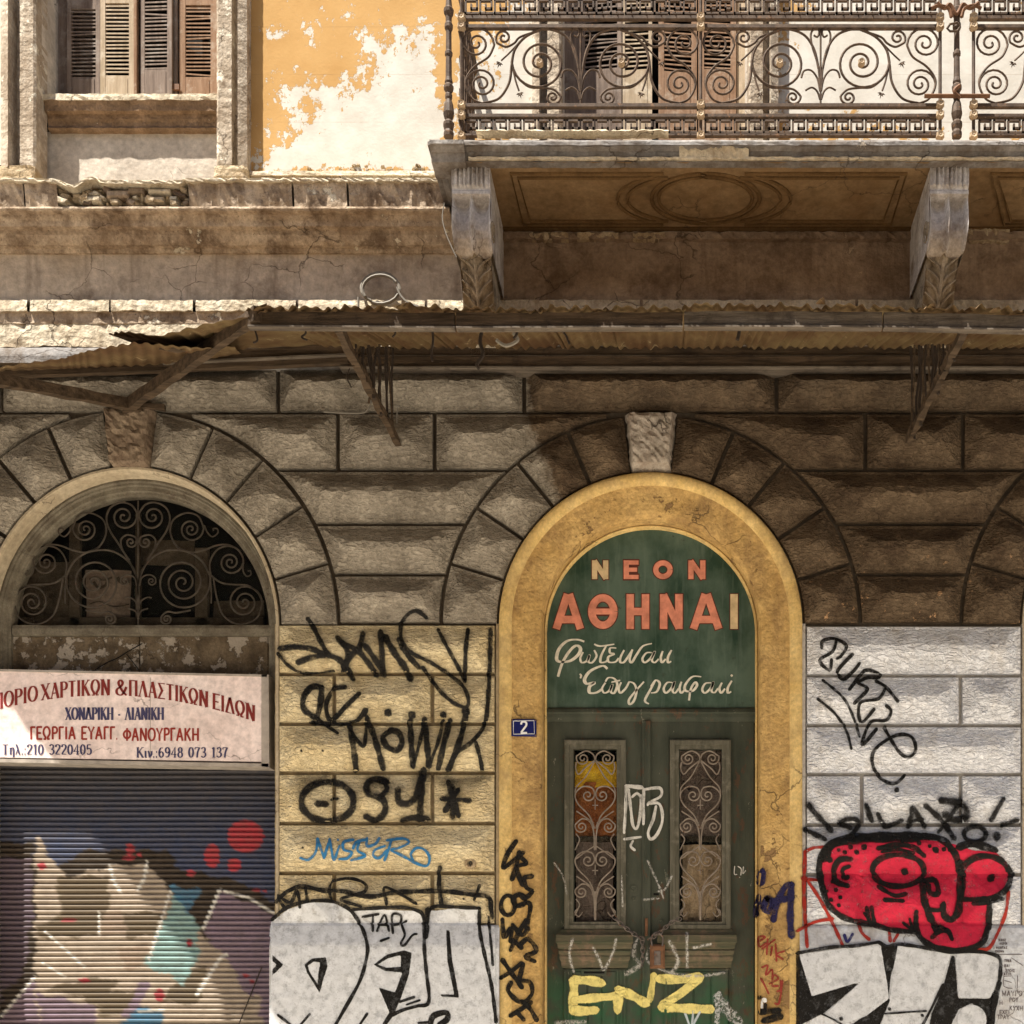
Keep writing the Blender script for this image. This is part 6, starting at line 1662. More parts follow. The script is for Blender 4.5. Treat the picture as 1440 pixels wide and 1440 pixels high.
for wd, wa, wb in (('ΕΜΠΟΡΙΟ', -37, 54), ('ΧΑΡΤΙΚΩΝ', 58, 156), ('&', 162, 180), ('ΠΛΑΣΤΙΚΩΝ', 181, 294), ('ΕΙΔΩΝ', 299, 360)):
    a = sgn(wa, 955.5)
    text(wd, a[0], a[1], 22.5, M['ink_red'], SG, ds + .002, sgn(wb, 0)[0] - a[0], True, .17, .06, .05, base=arch_base, rot=lambda x: (arch_base(x + 4) - arch_base(x - 4)) / 8)
a = sgn(92, 995); text('ΧΟΝΔΡΙΚΗ - ΛΙΑΝΙΚΗ', a[0], a[1], 17.5, M['ink_blue'], SG, ds + .002, sgn(231, 0)[0] - a[0], True, .20, .07, .04)
a = sgn(42, 1022); text('ΓΕΩΡΓΙΑ ΕΥΑΓΓ. ', a[0], a[1], 18, M['ink_red2'], SG, ds + .002, sgn(173, 0)[0] - a[0], False, .15)
a = sgn(173, 1024); text('ΦΑΝΟΥΡΓΑΚΗ', a[0], a[1], 18, M['ink_red2'], SG, ds + .002, sgn(281, 0)[0] - a[0], False, .15)
a = sgn(3, 1047); text('Τηλ.:210 3220405', a[0], a[1], 14.5, M['ink_blue'], SG, ds + .002, sgn(130, 0)[0] - a[0], True, .18, .07)
a = sgn(192, 1051); text('Κιν.:6948 073 137', a[0], a[1], 14.5, M['ink_blue'], SG, ds + .002, sgn(321, 0)[0] - a[0], True, .18, .07)
# right-hand arch, mostly out of view
m = MB(); m.box(1450, 1850, 660, YG, -.27, -.25); m.mk('closed_shopfront', M['dark_wood'], B)
# ================= spray paint and marker writing, laid on the real surface
BV = BVHTree.FromPolygons([Vector(v) for v in SURF_V], SURF_F)
def hit(ix, iy, start=.6):
    """elevation point -> wall surface straight behind the seen spot"""
    o = Vector((P(VX, VY)[0], -DIST, P(VX, VY)[2])); t = Vector(PQ(ix, iy, 0)); dr = (t - o).normalized()
    h = BV.ray_cast(t - dr * start, dr, 1.6)
    h = h[0]
    if h is not None and .03 < h.y < .047: h.y = .010      # paint bridges the narrow joints
    return h
TOW = Vector((0, -1, 0))
def surf_pt(ix, iy, lift, hug=0):
    h = hit(ix, iy)
    if h is None: h = Vector(PQ(ix, iy, 0))
    if hug:
        for ox, oy in ((0, -hug), (0, hug), (-hug, 0), (hug, 0)): h.y = min(h.y, (hit(ix + ox, iy + oy) or h).y)
    return h + TOW * lift
_lift = [0]
def spray(strokes, w, col, name, label=None, halo=0, org=(0, 0), sc=1.0, soft=.12, alpha=1.0, grain=0, lift=.0085, closed=False, n=6, par=None, smooth=True, taper=0):
    """strokes: lists of points on the tracing grid; w width on the grid"""
    V = []; F = []; E = []; W = w / sc; KW = 1.22 + .3 * soft
    HUG = 5.2 if name in ('graffiti_outline', 'graffiti_dots', 'graffiti_strokes') or lift == .0087 else 0
    for s in strokes:
        ww = W
        if isinstance(s, tuple) and isinstance(s[1], (int, float)) and isinstance(s[0], list): s, ww = s[0], s[1] / sc
        pts = [(org[0] + p[0] / sc, org[1] + p[1] / sc) for p in s]
        if len(pts) == 1: pts = [pts[0], (pts[0][0] + .4, pts[0][1] + .3)]
        if smooth and len(pts) > 2: pts = cr(pts, n)
        step = max(1.4, min(3.0, ww * .4)); q = [pts[0]]
        for a, b in zip(pts[:-1], pts[1:]):
            L = math.dist(a, b); k = max(1, int(L / step))
            for i in range(1, k + 1): q.append((a[0] + (b[0] - a[0]) * i / k, a[1] + (b[1] - a[1]) * i / k))
        h = ww / 2 * KW; dirn = lambda a, b: ((b[0] - a[0]) / (math.dist(a, b) or 1), (b[1] - a[1]) / (math.dist(a, b) or 1))
        d0, d1 = dirn(q[0], q[min(2, len(q) - 1)]), dirn(q[max(0, len(q) - 3)], q[-1])
        rows = [(q[0][0] - d0[0] * h * c, q[0][1] - d0[1] * h * c, h * s_, c) for c, s_ in ((1, .05), (.8, .6), (.45, .9))]
        rows += [(p[0], p[1], h, 0) for p in q]
        rows += [(q[-1][0] + d1[0] * h * c, q[-1][1] + d1[1] * h * c, h * s_, c) for c, s_ in ((.45, .9), (.8, .6), (1, .05))]
        _lift[0] = (_lift[0] + 1) % 11; lf = lift + _lift[0] * .00025; b0 = len(V); nr = len(rows)
        for i, (x, y, hh, c) in enumerate(rows):
            a = rows[max(0, i - 1)]; b = rows[min(nr - 1, i + 1)]; t = dirn(a, b); nx_, ny_ = -t[1], t[0]
            if taper: hh *= 1 - taper * (i / nr)
            hh *= 1 + .13 * math.sin(x * .17 + y * .23 + b0)
            for u in (-1, -.5, 0, .5, 1):
                V.append(surf_pt(x + nx_ * hh * u, y + ny_ * hh * u, lf, HUG)); E.append(min(1, math.sqrt(u * u * (1 - c * c) + c * c)))
        for i in range(nr - 1):
            for k in range(4): F.append((b0 + i * 5 + k, b0 + i * 5 + k + 1, b0 + i * 5 + 6 + k, b0 + i * 5 + 5 + k))
    o = mk(name, V, F, paint(col, soft, alpha, grain), par or B, label=label, attrs={'edge': E})
    if halo: spray([(s_[0], s_[1] * 2.4) if isinstance(s_, tuple) else (s_, w * 2.4) for s_ in strokes], w, col, 'overspray', org=org, sc=sc, soft=.98, alpha=halo, lift=lift - .002, n=n, par=o)
    return o
def fill(polys, col, name, label=None, org=(0, 0), sc=1.0, step=3.0, feather=1.0, lift=.006, holes=(), alpha=1.0, par=None):
    """filled area: a patch of the surface with the distance to its outline as an attribute"""
    polys = [[(org[0] + x / sc, org[1] + y / sc) for x, y in p] for p in polys]; holes = [[(org[0] + x / sc, org[1] + y / sc) for x, y in p] for p in holes]
    allp = np.array([p for q in polys for p in q]); x0, y0 = allp.min(0) - 4; x1, y1 = allp.max(0) + 4
    nx, ny = int((x1 - x0) / step) + 1, int((y1 - y0) / step) + 1
    gx, gy = np.meshgrid(np.linspace(x0, x1, nx + 1), np.linspace(y0, y1, ny + 1)); g = np.stack([gx.ravel(), gy.ravel()], 1)
    sd = np.full(len(g), -99.)
    for p in polys:
        d = seg_dist(g, p); sd = np.maximum(sd, np.where(inside(g, p), d, -d))
    for p in holes:
        d = seg_dist(g, p); sd = np.minimum(sd, np.where(inside(g, p), -d, d))
    keep = sd > -5; idx = -np.ones(len(g), int); V = []; E = []
    for i in np.nonzero(keep)[0]:
        idx[i] = len(V); sp = surf_pt(g[i][0], g[i][1], lift)
        for ox, oy in ((0, -3.2), (0, 3.2), (-3.2, 0), (3.2, 0)): sp.y = min(sp.y, surf_pt(g[i][0] + ox, g[i][1] + oy, lift).y)
        V.append(sp); E.append(.96 - sd[i] * .14 / feather if sd[i] < 5 else .2)
    F = []
    for j in range(ny):
        for i in range(nx):
            a, b, c, d = j * (nx + 1) + i, j * (nx + 1) + i + 1, (j + 1) * (nx + 1) + i + 1, (j + 1) * (nx + 1) + i
            if min(idx[a], idx[b], idx[c], idx[d]) >= 0 and max(sd[a], sd[b], sd[c], sd[d]) > -3: F.append((idx[a], idx[d], idx[c], idx[b]))
    return mk(name, V, F, paint(col, .05, alpha), par or B, label=label, attrs={'edge': E})
BLK = (.012, .011, .010)
A_ = dict(org=(350, 800), sc=3.6); B_ = dict(org=(350, 1040), sc=3.6); C_ = dict(org=(700, 1000), sc=3.2727)
D_ = dict(org=(1040, 800), sc=3.6); E_ = dict(org=(1040, 1040), sc=3.6)
# ---- left pier
spray([([(300, 255), (330, 300), (370, 380), (405, 440)], 22), [(160, 405), (240, 398), (320, 408), (385, 435)], [(385, 440), (320, 450), (250, 475)], ([(148, 430), (200, 490), (270, 530), (360, 532), (430, 520)], 15),
       [(405, 440), (455, 460), (495, 500), (530, 560)], [(450, 350), (490, 400), (505, 450), (480, 520)], [(578, 330), (560, 400), (510, 450), (480, 500)], [(480, 385), (545, 410), (600, 470), (650, 540)], [(590, 390), (640, 460), (690, 540)],
       [(668, 320), (675, 420), (682, 530)], ([(690, 345), (740, 430), (790, 500), (820, 560)], 30), [(760, 360), (800, 430), (860, 500)],
       ([(900, 250), (850, 215), (800, 238), (770, 300), (780, 375), (830, 430), (910, 470), (990, 520), (1080, 590), (1112, 660), (1100, 702), (1040, 682), (980, 632), (930, 570), (880, 500)], 18),
       ([(960, 310), (1000, 390), (1050, 480), (1095, 570)], 18), ([(1110, 310), (1098, 420), (1095, 560)], 20), ([(1225, 310), (1220, 500), (1210, 690), (1190, 800), (1120, 885), (1050, 935), (1010, 1020)], 20)],
      26, BLK, 'graffiti_tag', 'top black spray tag across the cream pier with a long looping tail', soft=.3, alpha=.95, halo=.20, **A_)
spray([[(372, 602), (320, 600), (280, 650), (280, 710), (340, 752), (362, 690), (372, 602)], ([(340, 752), (390, 790), (450, 832)], 16), ([(490, 600), (435, 612), (395, 680), (402, 752), (432, 762), (490, 700), (560, 632)], 20), ([(322, 782), (430, 786), (540, 776), (592, 715), (585, 740)], 22),
       [(512, 800), (530, 900), (545, 1025)], ([(512, 810), (548, 865), (582, 900), (592, 850), (600, 750)], 16), [(602, 762), (642, 870), (682, 1015)], ([(706, 730)], 38), [(722, 820), (682, 850), (700, 900), (750, 920), (776, 880), (760, 832), (720, 815)],
       ([(825, 742)], 38), ([(985, 740)], 34), ([(1098, 722)], 44), [(820, 770), (822, 870), (832, 1000)], ([(832, 1000), (866, 880), (888, 768)], 16), [(890, 762), (904, 900), (912, 1000)], ([(912, 1000), (958, 880), (985, 770)], 16), [(1020, 770), (990, 880), (960, 1012)],
       [(1100, 735), (1072, 860), (1012, 1020)], ([(1150, 880), (1172, 960), (1182, 1020)], 18)],
      27, BLK, 'graffiti_tag', 'second black spray tag of dripping capitals below the looping one', soft=.22, alpha=.96, halo=.18, **A_)
spray([oval(400, 1180, 132, 100, 0, 360, 20), ([(350, 1190), (390, 1192)], 34), ([(420, 1170), (450, 1165)], 14), [(700, 1080), (640, 1065), (600, 1090), (610, 1140), (680, 1170), (690, 1230), (645, 1275), (595, 1255)], ([(690, 1080), (700, 1120), (665, 1155)], 24), [(755, 1120), (762, 1180), (810, 1190), (850, 1150), (872, 1060)], [(885, 1020), (872, 1150), (868, 1270)],
       [(782, 1275), (840, 1262), (910, 1272)], ([(978, 1165), (1120, 1175)], 22), ([(1010, 1080), (1062, 1250)], 26), ([(1060, 1120), (995, 1225)], 26), ([(1030, 1100), (1032, 1255)], 26)],
      31, BLK, 'graffiti_tag', 'fat black circle and star tag at the middle of the cream pier', soft=.3, alpha=.96, halo=.3, **A_)
spray([([(880, 1040), (930, 1060), (1000, 1080), (1100, 1075), (1200, 1060)], 50), ([(260, 1060), (330, 1075), (400, 1060)], 44), ([(620, 1075), (690, 1085)], 44)], 40, BLK, 'paint_smudge', None, soft=.85, alpha=.38, **A_)
spray([[(262, 600), (302, 610), (340, 570), (350, 502)], [(350, 502), (368, 560), (382, 600)], [(382, 600), (400, 540), (410, 505)], [(410, 505), (420, 560), (432, 610), (452, 560), (460, 540)], [(452, 508)], [(530, 508), (482, 520), (482, 558), (522, 572), (500, 602), (460, 606)],
       [(592, 508), (545, 520), (530, 552)], [(560, 520), (552, 562), (590, 590), (520, 612)], [(600, 500), (600, 540), (640, 530), (662, 500)], [(690, 540), (640, 560), (632, 590), (662, 600), (702, 560)], [(722, 510), (708, 560), (688, 612)], [(700, 512), (780, 502), (812, 522), (760, 550), (722, 560), (780, 590), (850, 628), (902, 640), (916, 600), (892, 560), (850, 550), (822, 580), (832, 612)]],
      12, (.03, .16, .34), 'graffiti_tag', 'thin blue handwritten tag with a curled tail', soft=.1, **B_)
# big outlined piece over plinth
fill([[(112, 925), (200, 860), (300, 825), (430, 825), (520, 870), (640, 860), (850, 868), (885, 900), (885, 925), (920, 870), (1060, 852), (1168, 858), (1170, 945), (1250, 945), (1252, 1460), (112, 1460)]], (.60, .615, .64), 'graffiti_fill', 'flat grey white fill of the big outlined piece low on the cream pier', step=3.4, **B_)
spray([([(140, 822), (200, 770), (270, 745), (380, 765), (480, 770), (560, 790), (640, 795), (740, 775), (880, 770), (1000, 770), (1120, 785), (1215, 800), (1228, 860), (1235, 900)], 20), ([(430, 820), (410, 762), (440, 716), (520, 705), (590, 730), (590, 770), (520, 792), (470, 812), (570, 846)], 14),
       ([(150, 800), (190, 860)], 14), ([(150, 790), (215, 825), (245, 765), (262, 850)], 14), ([(290, 750), (298, 822)], 14), ([(700, 835), (690, 750), (780, 790), (850, 832)], 14), ([(970, 650), (965, 740), (978, 832)], 20), ([(1170, 740), (1142, 812)], 14),
       [(120, 912), (200, 850), (300, 820), (420, 820), (510, 860), (570, 940), (602, 1040), (592, 1130), (560, 1230), (500, 1340), (440, 1445)], [(530, 862), (640, 855), (760, 850), (850, 865), (888, 905), (890, 1060), (900, 1180), (912, 1328), (850, 1350), (780, 1370), (728, 1395)],
       ([(908, 862), (900, 1000)], 22), [(908, 905), (925, 860), (960, 845), (1060, 850), (1170, 855)], [(1170, 855), (1170, 960), (1190, 1070), (1230, 1250), (1252, 1430)], ([(1215, 900), (1225, 1010), (1236, 1142)], 12)],
      16, BLK, 'graffiti_outline', 'black outline of round and square letters low on the cream pier', soft=.08, **B_)
spray([[(580, 900), (660, 885)], [(632, 890), (630, 970)], [(652, 970), (690, 890), (712, 970)], [(662, 940), (708, 940)], [(732, 980), (730, 890), (772, 892), (770, 930), (735, 940)], [(800, 920), (780, 942), (792, 990), (772, 1032), (790, 1042), (830, 992), (852, 985)], [(670, 1020), (712, 1005)]],
      11, BLK, 'graffiti_tag', 'small black marker tag inside the outlined piece', soft=.06, lift=.0087, **B_)
fill([[(120, 1090), (178, 1140), (120, 1196), (120, 1165), (142, 1140), (120, 1122)], [(360, 1284), (295, 1180), (282, 1140), (320, 1108), (392, 1102), (400, 1150), (382, 1205)], [(632, 1140), (700, 1088), (790, 1066), (826, 1080), (812, 1190), (775, 1300), (735, 1395), (700, 1445), (672, 1445), (712, 1380), (690, 1330), (658, 1255), (740, 1280), (778, 1180), (690, 1172)],
      [(1000, 965), (1018, 965), (1030, 1110), (1066, 1308), (975, 1302), (968, 1290), (1040, 1290), (1005, 1120)]], BLK, 'graffiti_fill', 'solid black slashes inside the outlined piece', step=2.2, holes=[[(350, 1240), (308, 1175), (300, 1145), (330, 1125), (362, 1130), (352, 1190)], [(655, 1140), (705, 1108), (770, 1092), (770, 1150), (700, 1155)]], lift=.008, **B_)
spray([([(150, 1395), (212, 1442)], 12), ([(310, 1390), (262, 1445)], 12), ([(600, 1388), (562, 1445)], 12), ([(765, 1328), (838, 1304)], 12), ([(800, 1342), (866, 1320)], 10), ([(920, 1445), (935, 1400), (1000, 1382), (1005, 1415), (965, 1445)], 26), ([(860, 1435), (910, 1432)], 12)], 12, BLK, 'graffiti_strokes', None, **B_)
# ---- yellow surround, left jamb
spray([[(85, 600), (45, 660), (25, 722), (72, 690), (118, 652)], [(100, 650), (82, 730), (66, 775)], [(112, 678), (132, 702), (90, 722), (112, 800)], [(160, 762), (122, 770), (132, 812), (160, 832), (122, 862), (100, 842)], oval(48, 895, 32, 45), oval(100, 872, 28, 26), [(80, 900), (150, 888), (132, 1000)], [(22, 960), (30, 1042), (62, 1000), (60, 1060)], [(60, 1100), (92, 1030), (130, 962)], [(70, 985), (112, 1030), (140, 1000)], [(72, 1055), (110, 1090)],
       [(100, 1080), (140, 1050), (180, 1102), (130, 1130), (172, 1152)], [(22, 1145), (60, 1200), (112, 1272)], [(15, 1228), (60, 1200), (110, 1160)], [(110, 1240), (150, 1250), (158, 1302), (110, 1342), (50, 1290), (62, 1250)], [(118, 1165), (100, 1230)], [(60, 1402), (110, 1370), (155, 1340)], [(112, 1335), (150, 1370), (182, 1422)], [(88, 1385), (120, 1420)]],
      19, BLK, 'graffiti_tag', 'tall black vertical tag on the left yellow jamb', soft=.08, **C_)
# right jamb
spray([([(1215, 742), (1208, 790)], 36), [(1200, 855), (1186, 940)], [(1238, 862), (1222, 905), (1245, 925), (1262, 880), (1238, 862)], [(1268, 962), (1290, 870), (1325, 805), (1352, 800)], [(1262, 878), (1352, 860)], ([(1350, 800), (1345, 960), (1352, 1035)], 30)],
      26, (.02, .018, .06), 'graffiti_tag', 'dark navy tag on the right yellow jamb', soft=.25, **C_)
spray([[(1200, 1060), (1228, 1042), (1200, 1040), (1202, 1085), (1232, 1070)], [(1240, 1050), (1236, 1120)], [(1215, 1095), (1275, 1052)], [(1262, 1085), (1255, 1125)], [(1278, 1072), (1282, 1150)], [(1318, 1105), (1282, 1120), (1312, 1142)], [(1215, 1180), (1240, 1172), (1232, 1215), (1262, 1190), (1262, 1232)], [(1248, 1255), (1290, 1232), (1270, 1215), (1262, 1262), (1290, 1265)], [(1310, 1240), (1295, 1340), (1275, 1345)], [(1300, 1240), (1302, 1280), (1285, 1290)], [(1210, 1230), (1245, 1300)]],
      8, (.26, .04, .03), 'graffiti_tag', 'small red handwriting on the right yellow jamb', soft=.06, **C_)
spray([([(1202, 1318)], 18), ([(1210, 1385), (1292, 1378)], 26), ([(1225, 1425), (1300, 1405)], 30), ([(1230, 1350), (1228, 1390)], 14)], 20, BLK, 'paint_smudge', 'black daub at the foot of the right yellow jamb', soft=.2, **C_)
spray([([(1225, 1330)], 22), ([(1215, 1335), (1214, 1365)], 8)], 10, (.7, .7, .68), 'paint_drip', None, **C_)
# ---- door
WT = (.62, .60, .55)
spray([[(592, 345), (588, 450), (582, 560)], ([(592, 345), (662, 352)], 16), [(602, 362), (612, 450), (622, 525), (640, 540), (655, 480), (660, 390)], [(620, 395), (640, 380), (660, 395)], [(672, 360), (670, 520)], [(672, 362), (745, 355), (750, 392), (700, 420), (690, 432)], [(700, 425), (745, 430), (758, 500), (735, 565), (705, 590), (692, 560), (715, 500), (728, 440)], ([(582, 590), (658, 580)], 10), ([(622, 598), (612, 622), (630, 640)], 10)],
      12, WT, 'graffiti_tag', 'white paint tag across the meeting of the two door leaves', soft=.12, **C_)
spray([([(345, 1050), (330, 1120), (350, 1200)], 14), ([(440, 1090), (470, 1150), (490, 1190), (530, 1110), (545, 1050)], 14), ([(640, 1050), (625, 1120), (650, 1170), (590, 1210)], 20), ([(870, 1020), (872, 1180)], 14), ([(790, 1060), (830, 1150), (800, 1200)], 18), ([(900, 1090), (980, 1072)], 14), ([(700, 1090), (690, 1150), (780, 1200), (900, 1220), (1040, 1205)], 14), ([(690, 690), (740, 800), (762, 860)], 10), ([(800, 760), (770, 820), (740, 830)], 12), ([(570, 760), (575, 900)], 8), ([(260, 700), (300, 760), (318, 840)], 9), ([(672, 868), (740, 862)], 10), ([(270, 1435), (400, 1430)], 20)],
      14, WT, 'paint_scrawl', 'faint rubbed white scrawl over the door shelves', soft=.6, alpha=.55, grain=.5, **C_)
spray([([(862, 1390), (880, 1440)], 10), ([(900, 1380), (895, 1440)], 10), ([(930, 1385), (900, 1440)], 10)], 10, (.55, .62, .66), 'paint_scrawl', None, soft=.4, alpha=.8, **C_)
YL = (.72, .62, .22)
spray([[(352, 1235), (350, 1300), (345, 1378)], [(355, 1238), (420, 1240), (478, 1252)], [(350, 1378), (400, 1380), (448, 1376)], ([(352, 1330), (440, 1320), (540, 1310), (572, 1285)], 34), [(552, 1375), (556, 1290)], [(556, 1282), (620, 1310), (682, 1345)], ([(700, 1330), (708, 1280), (718, 1215)], 26), [(742, 1232), (840, 1235), (930, 1225)], [(925, 1232), (840, 1300), (760, 1352)], [(755, 1362), (860, 1368), (978, 1372)]],
      38, YL, 'graffiti_tag', 'thick pale yellow letters across the bottom of the door', soft=.14, **C_)
spray([([(1010, 1320), (1060, 1380), (1110, 1435)], 44), ([(1018, 1300), (1008, 1430)], 24)], 30, (.55, .56, .55), 'paint_scrawl', 'grey white streak at the bottom right of the door', soft=.3, alpha=.8, grain=.3, **C_)
spray([[(1090, 715), (1088, 750), (1100, 752)], [(1105, 715), (1120, 728), (1118, 755)], [(1130, 718), (1128, 748), (1140, 735)], [(1112, 765)]], 4, WT, 'small_scratch_tag', None, **C_)
# ---- white pier
spray([[(415, 402), (422, 366), (480, 355), (540, 390), (515, 440), (495, 456)], [(490, 360), (470, 420), (405, 465), (455, 515), (465, 462)], [(570, 435), (500, 510), (500, 545), (530, 560), (575, 520), (606, 480)], [(555, 612), (610, 540), (642, 515), (700, 530), (702, 552), (640, 556), (600, 578), (640, 600), (640, 622), (580, 682)], [(690, 570), (740, 600), (800, 672)], [(735, 610), (700, 660), (608, 682), (615, 780), (680, 712)],
       [(742, 695), (766, 722), (740, 768), (660, 780), (620, 892), (692, 812)], [(730, 805), (800, 920), (850, 955), (890, 920), (872, 855), (810, 840), (740, 870), (682, 920), (670, 980), (700, 1050), (760, 1086), (800, 1080), (830, 1050)], ([(794, 1120)], 24), ([(420, 565), (520, 650), (570, 740), (606, 850)], 12), ([(395, 660), (480, 732), (540, 822), (565, 912)], 12)],
      15, BLK, 'graffiti_tag', 'black marker tag running diagonally down the white pier', soft=.1, **D_)
face = [(430, 560), (480, 522), (620, 508), (760, 506), (900, 503), (1040, 520), (1120, 540), (1180, 562), (1290, 568), (1350, 620), (1368, 690), (1330, 762), (1262, 812), (1256, 960), (1222, 1030), (1140, 1062), (1020, 1062), (930, 1012), (890, 962), (800, 965), (700, 952), (560, 915), (470, 872), (430, 780), (408, 680), (412, 600)]
fill([face], (.54, .022, .055), 'graffiti_fill', 'bright red fill of the painted head on the white pier', step=2.6, lift=.007, **E_)
spray([([(420, 760), (400, 660), (420, 580), (480, 520), (620, 500), (760, 492), (900, 492), (1000, 500), (1060, 540), (1095, 600), (1112, 700), (1112, 780), (1102, 870), (1070, 912), (1032, 890), (1028, 840)], 30), ([(420, 760), (450, 840), (520, 900), (620, 930), (680, 935)], 26), ([(430, 600), (470, 530), (620, 500), (900, 495)], 46),
       ([(680, 940), (770, 965), (890, 975)], 24), ([(890, 900), (892, 960), (930, 1020), (1020, 1060), (1140, 1065), (1222, 1030), (1250, 960), (1262, 830)], 26), ([(1110, 545), (1180, 530), (1290, 560)], 34), (oval(1240, 700, 126, 108, -170, 95, 18), 28), ([(1120, 810), (1180, 812), (1240, 810)], 24), (oval(800, 665, 130, 80, 0, 360, 22), 26), ([(1112, 620), (1130, 720), (1120, 800)], 22),
       ([(700, 552), (800, 535), (880, 548), (930, 590)], 24), ([(720, 570), (800, 558), (880, 575)], 16), ([(700, 745), (780, 790), (840, 782)], 18), ([(732, 812), (825, 818)], 20), ([(1178, 832), (1250, 828), (1330, 808)], 18), ([(560, 608), (505, 612), (475, 662), (485, 720), (545, 742)], 26), ([(552, 645), (520, 660), (522, 700), (545, 700)], 20),
       ([(925, 720), (930, 800), (960, 900), (1000, 972)], 32), ([(930, 716), (985, 716), (1002, 780), (962, 778), (952, 740)], 24), ([(955, 862), (1010, 865), (1030, 830)], 20), ([(972, 1002), (1010, 972), (1050, 970), (1072, 1010)], 22), ([(975, 950), (1010, 945), (1050, 965)], 14), ([(640, 852), (662, 940)], 18), ([(665, 850), (680, 930)], 18), ([(628, 880), (660, 925)], 14), ([(892, 872), (880, 960)], 18), ([(858, 910), (870, 962)], 14), ([(825, 930), (872, 965)], 14), ([(1270, 860), (1262, 960)], 14),
       ([(830, 672)], 34), ([(1265, 703)], 36)],
      24, BLK, 'graffiti_outline', 'black outlines of the red painted head', soft=.14, lift=.010, **E_)
spray([([p], r) for p, r in (((530, 572), 22), ((590, 572), 26), ((628, 545), 28), ((560, 545), 24), ((455, 612), 26), ((500, 560), 18), ((468, 720), 20), ((485, 762), 20), ((440, 768), 14), ((508, 800), 20), ((462, 812), 22), ((500, 840), 20), ((990, 560), 34), ((1032, 556), 22), ((960, 540), 18), ((905, 525), 24), ((820, 515), 18), ((1060, 560), 18))], 20, BLK, 'graffiti_dots', None, lift=.011, **E_)
spray([([(345, 330), (400, 395), (462, 462)], 26), ([(330, 458), (380, 480), (432, 506)], 24), ([(500, 432), (540, 405), (590, 408), (598, 440), (560, 490)], 24), ([(508, 430), (560, 450)], 22), ([(640, 335), (652, 375), (668, 412)], 26), ([(700, 380), (722, 430), (745, 442), (820, 412)], 24), ([(852, 442), (868, 390), (875, 345), (905, 390), (932, 442)], 24), ([(862, 415), (925, 405)], 16), ([(942, 338), (1010, 400), (1085, 500)], 26), ([(1115, 315), (1060, 400), (1005, 470)], 18),
       ([(1020, 310), (1090, 318), (1140, 350), (1140, 400), (1080, 408), (1040, 380)], 34), (oval(1190, 480, 56, 38, 0, 360, 14), 22), ([(1335, 300), (1300, 360), (1272, 410)], 22), ([(1300, 482), (1300, 500)], 34), ([(1322, 436), (1360, 425), (1405, 410)], 22)],
      24, BLK, 'graffiti_tag', 'black dripping capitals sprayed above the red head', soft=.4, alpha=.96, halo=.35, **E_)
RD_ = (.33, .03, .02)
spray([[(430, 545), (370, 550), (330, 570)], [(330, 570), (325, 800), (342, 1050)], [(320, 700), (345, 720), (400, 800), (470, 930), (520, 1040)], [(290, 970), (380, 925), (470, 908)], [(600, 930), (620, 980), (655, 1012)], [(755, 960), (762, 1020)], [(800, 985), (780, 1020)], [(1360, 770), (1345, 880), (1300, 990), (1260, 1056), (1205, 1062)], [(318, 706), (395, 712)]], 15, RD_, 'graffiti_tag', 'thin dark red lines around the red head', soft=.1, **E_)
spray([([(530, 990), (545, 1025), (572, 985)], 14)], 12, (.03, .03, .12), 'small_marker_tick', None, **E_)
# black and silver piece over the plinth
fill([[(285, 1085), (330, 1095), (365, 1300), (620, 1222), (428, 1385), (300, 1450), (285, 1450)], [(700, 1028), (745, 1050), (800, 1040), (800, 1085), (765, 1200), (755, 1312), (738, 1240), (712, 1090)], [(755, 1300), (762, 1318), (708, 1450), (560, 1450), (640, 1390)],
      [(1072, 1095), (1090, 1095), (1106, 1310), (1262, 1312), (1312, 1225), (1278, 1320), (1276, 1450), (1245, 1450), (1240, 1390), (1175, 1335), (1110, 1365), (1068, 1450), (960, 1450), (970, 1390), (1030, 1250)]], BLK, 'graffiti_fill', 'solid black wedges of the bold piece low on the white pier', step=2.6, lift=.0035, holes=[[(1005, 1265), (1018, 1240), (1000, 1330)]], **E_)
fill([[(300, 1088), (712, 1028), (748, 1240), (755, 1312), (640, 1400), (500, 1450), (430, 1390), (615, 1225), (365, 1300)], [(800, 1040), (1072, 1080), (1020, 1240), (930, 1450), (710, 1450), (762, 1318), (770, 1200)], [(1092, 1085), (1230, 1080), (1312, 1108), (1310, 1215), (1268, 1308), (1108, 1308)], oval(1175, 1420, 75, 78, 0, 360, 24)],
     (.57, .585, .61), 'graffiti_fill', 'silver grey fill of the bold piece low on the white pier', step=3.2, lift=.0065, **E_)
spray([([(290, 1082), (460, 1052), (580, 1045), (702, 1026)], 15), ([(702, 1026), (745, 1048), (800, 1036), (920, 1052), (1060, 1076), (1180, 1072), (1272, 1085), (1316, 1112), (1318, 1180), (1308, 1240)], 16), ([(1312, 1232), (1290, 1330), (1272, 1445)], 24), ([(735, 1388), (850, 1380), (942, 1374)], 9), ([(1028, 1240), (975, 1350), (925, 1445)], 12), ([(395, 1380), (470, 1415), (530, 1450)], 8), ([(512, 1413)], 20), ([(757, 1364)], 18), ([(922, 1396)], 16)],
      14, BLK, 'graffiti_outline', 'black outline of the bold piece low on the white pier', soft=.06, lift=.011, **E_)
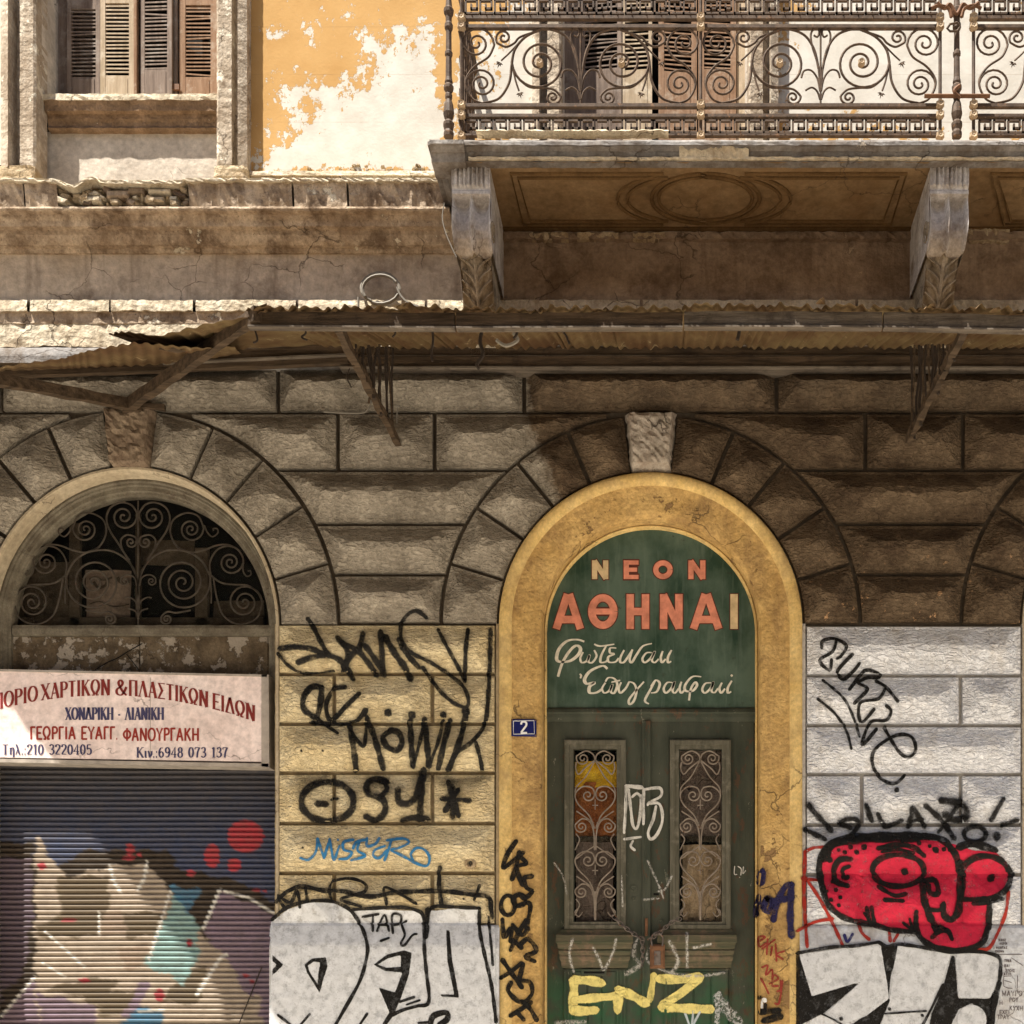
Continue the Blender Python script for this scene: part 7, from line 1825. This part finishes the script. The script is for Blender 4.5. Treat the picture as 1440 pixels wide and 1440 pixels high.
# pencilled lines of handwriting at the right edge, kept as the illegible strokes they are
F_ = dict(org=(1240, 1240), sc=7.2)
hw = [(1180, 590, 'ΧΑΟΣ', 22), (1190, 625, 'ΛΟΓΟΙ', 20), (1155, 668, 'ΦΑΝΤΑΣ', 22), (1150, 705, 'ΕΚΕΙΝΗ', 18), (1240, 800, 'ΤΙΝΑ', 24), (1240, 850, 'ΚΑΙ', 24), (1250, 900, 'ΧΡΟΙΣ', 26), (1215, 935, 'ΓΑΤΟΙ', 26), (1215, 1130, 'ΜΑΥΡΟ', 52), (1290, 1195, 'ΡΟΥΖ', 40), (1190, 1225, 'Η', 44), (1290, 1280, 'ΚΥΧΗ', 44), (1190, 1320, 'ΕΧΕΙ', 40), (1170, 1370, 'ΤΡΑΥ', 40)]
ss = []
rr = random.Random(3)
for x, y, s, h in hw:
    X = x
    for c in s:
        if c not in GL: continue
        w_, sts, _f = GL[c]
        for st_ in sts: ss.append([(X + p[0] * h * .95 + rr.uniform(-1.5, 1.5), y - h / 2 + p[1] * h + rr.uniform(-1.5, 1.5)) for p in (st_ if len(st_) < 6 else st_[::3])])
        X += w_ * h + 3
ss += [[(1235, 945), (1235, 1060), (1320, 1080)], [(1235, 960), (1310, 955)], [(1240, 1000), (1310, 1020)], [(1372, 950), (1370, 1080)], [(1160, 735), (1420, 735)], [(1310, 770), (1430, 850)]]
spray(ss, 6.5, (.12, .10, .10), 'marker_writing', 'small hand-lettered lines at the right edge of the white pier', soft=.1, n=2, lift=.0035, **F_)
# scuffs and small holes
for (x, y, r_) in ((424, 1056, 1.6), (454, 1056, 1.6), (426, 1192, 1.4), (421, 1263, 1.4), (544, 1263, 1.4), (652, 1264, 1.4)):
    spray([[(x, y)]], r_ * 2, BLK, 'wall_hole')
for (x, y, r_, lab) in ((662, 1214, 9, 'knocked hole in the cream pier'), (1381, 1001, 6, 'small knob of plaster on the white pier')):
    m = MB(); h = hit(x, y); cx_, cy_ = Q(x, y, 0)
    m.lathe(cx_, cy_, -h.y, [(r_, -.01), (r_ * .9, .012), (r_ * .6, .016), (r_ * .35, .0)], 9, 'd'); m.mk('plaster_chip', M['rubble'] if x < 1000 else M['white_block'], B, label=lab)
h = hit(662, 1214); spray([[(662, 1214)]], 5, BLK, 'wall_hole', lift=.02)
# ================= unseen house added across the street to block the low sky
OB = thing('sky_block_house', (1.0, -14.2, 0), 'unseen house across the street, added to block the low sky', 'building')
def obox(x0, x1, y0, y1, z0, z1, name, mat, par=OB):
    V = [(x, y, z) for z in (z0, z1) for y in (y0, y1) for x in (x0, x1)]
    return mk(name, V, [(0, 2, 3, 1), (4, 5, 7, 6), (0, 1, 5, 4), (2, 6, 7, 3), (0, 4, 6, 2), (1, 3, 7, 5)], mat, par)
M['facing'] = stucco('sky_block_render', (.30, .24, .17), (.38, .31, .23), (.2, .15, .1), .5, scale=1.2)
obox(-22, 24, -20, -14.2, -.13, 13, 'wall', M['facing'])
obox(-22.2, 24.2, -20.2, -13.9, 13.002, 13.4, 'cornice', M['facing'])
for r in range(3):
    for c in range(12):
        x = -20 + c * 3.7; z = 1.2 + r * 4.0
        w_ = obox(x, x + 1.3, -14.22, -14.14, z, z + 2.4, 'window', M['shutter_brown'])
        obox(x - .15, x + 1.45, -14.2, -14.02, z - .22, z - .05, 'sill', M['ledge'], w_)
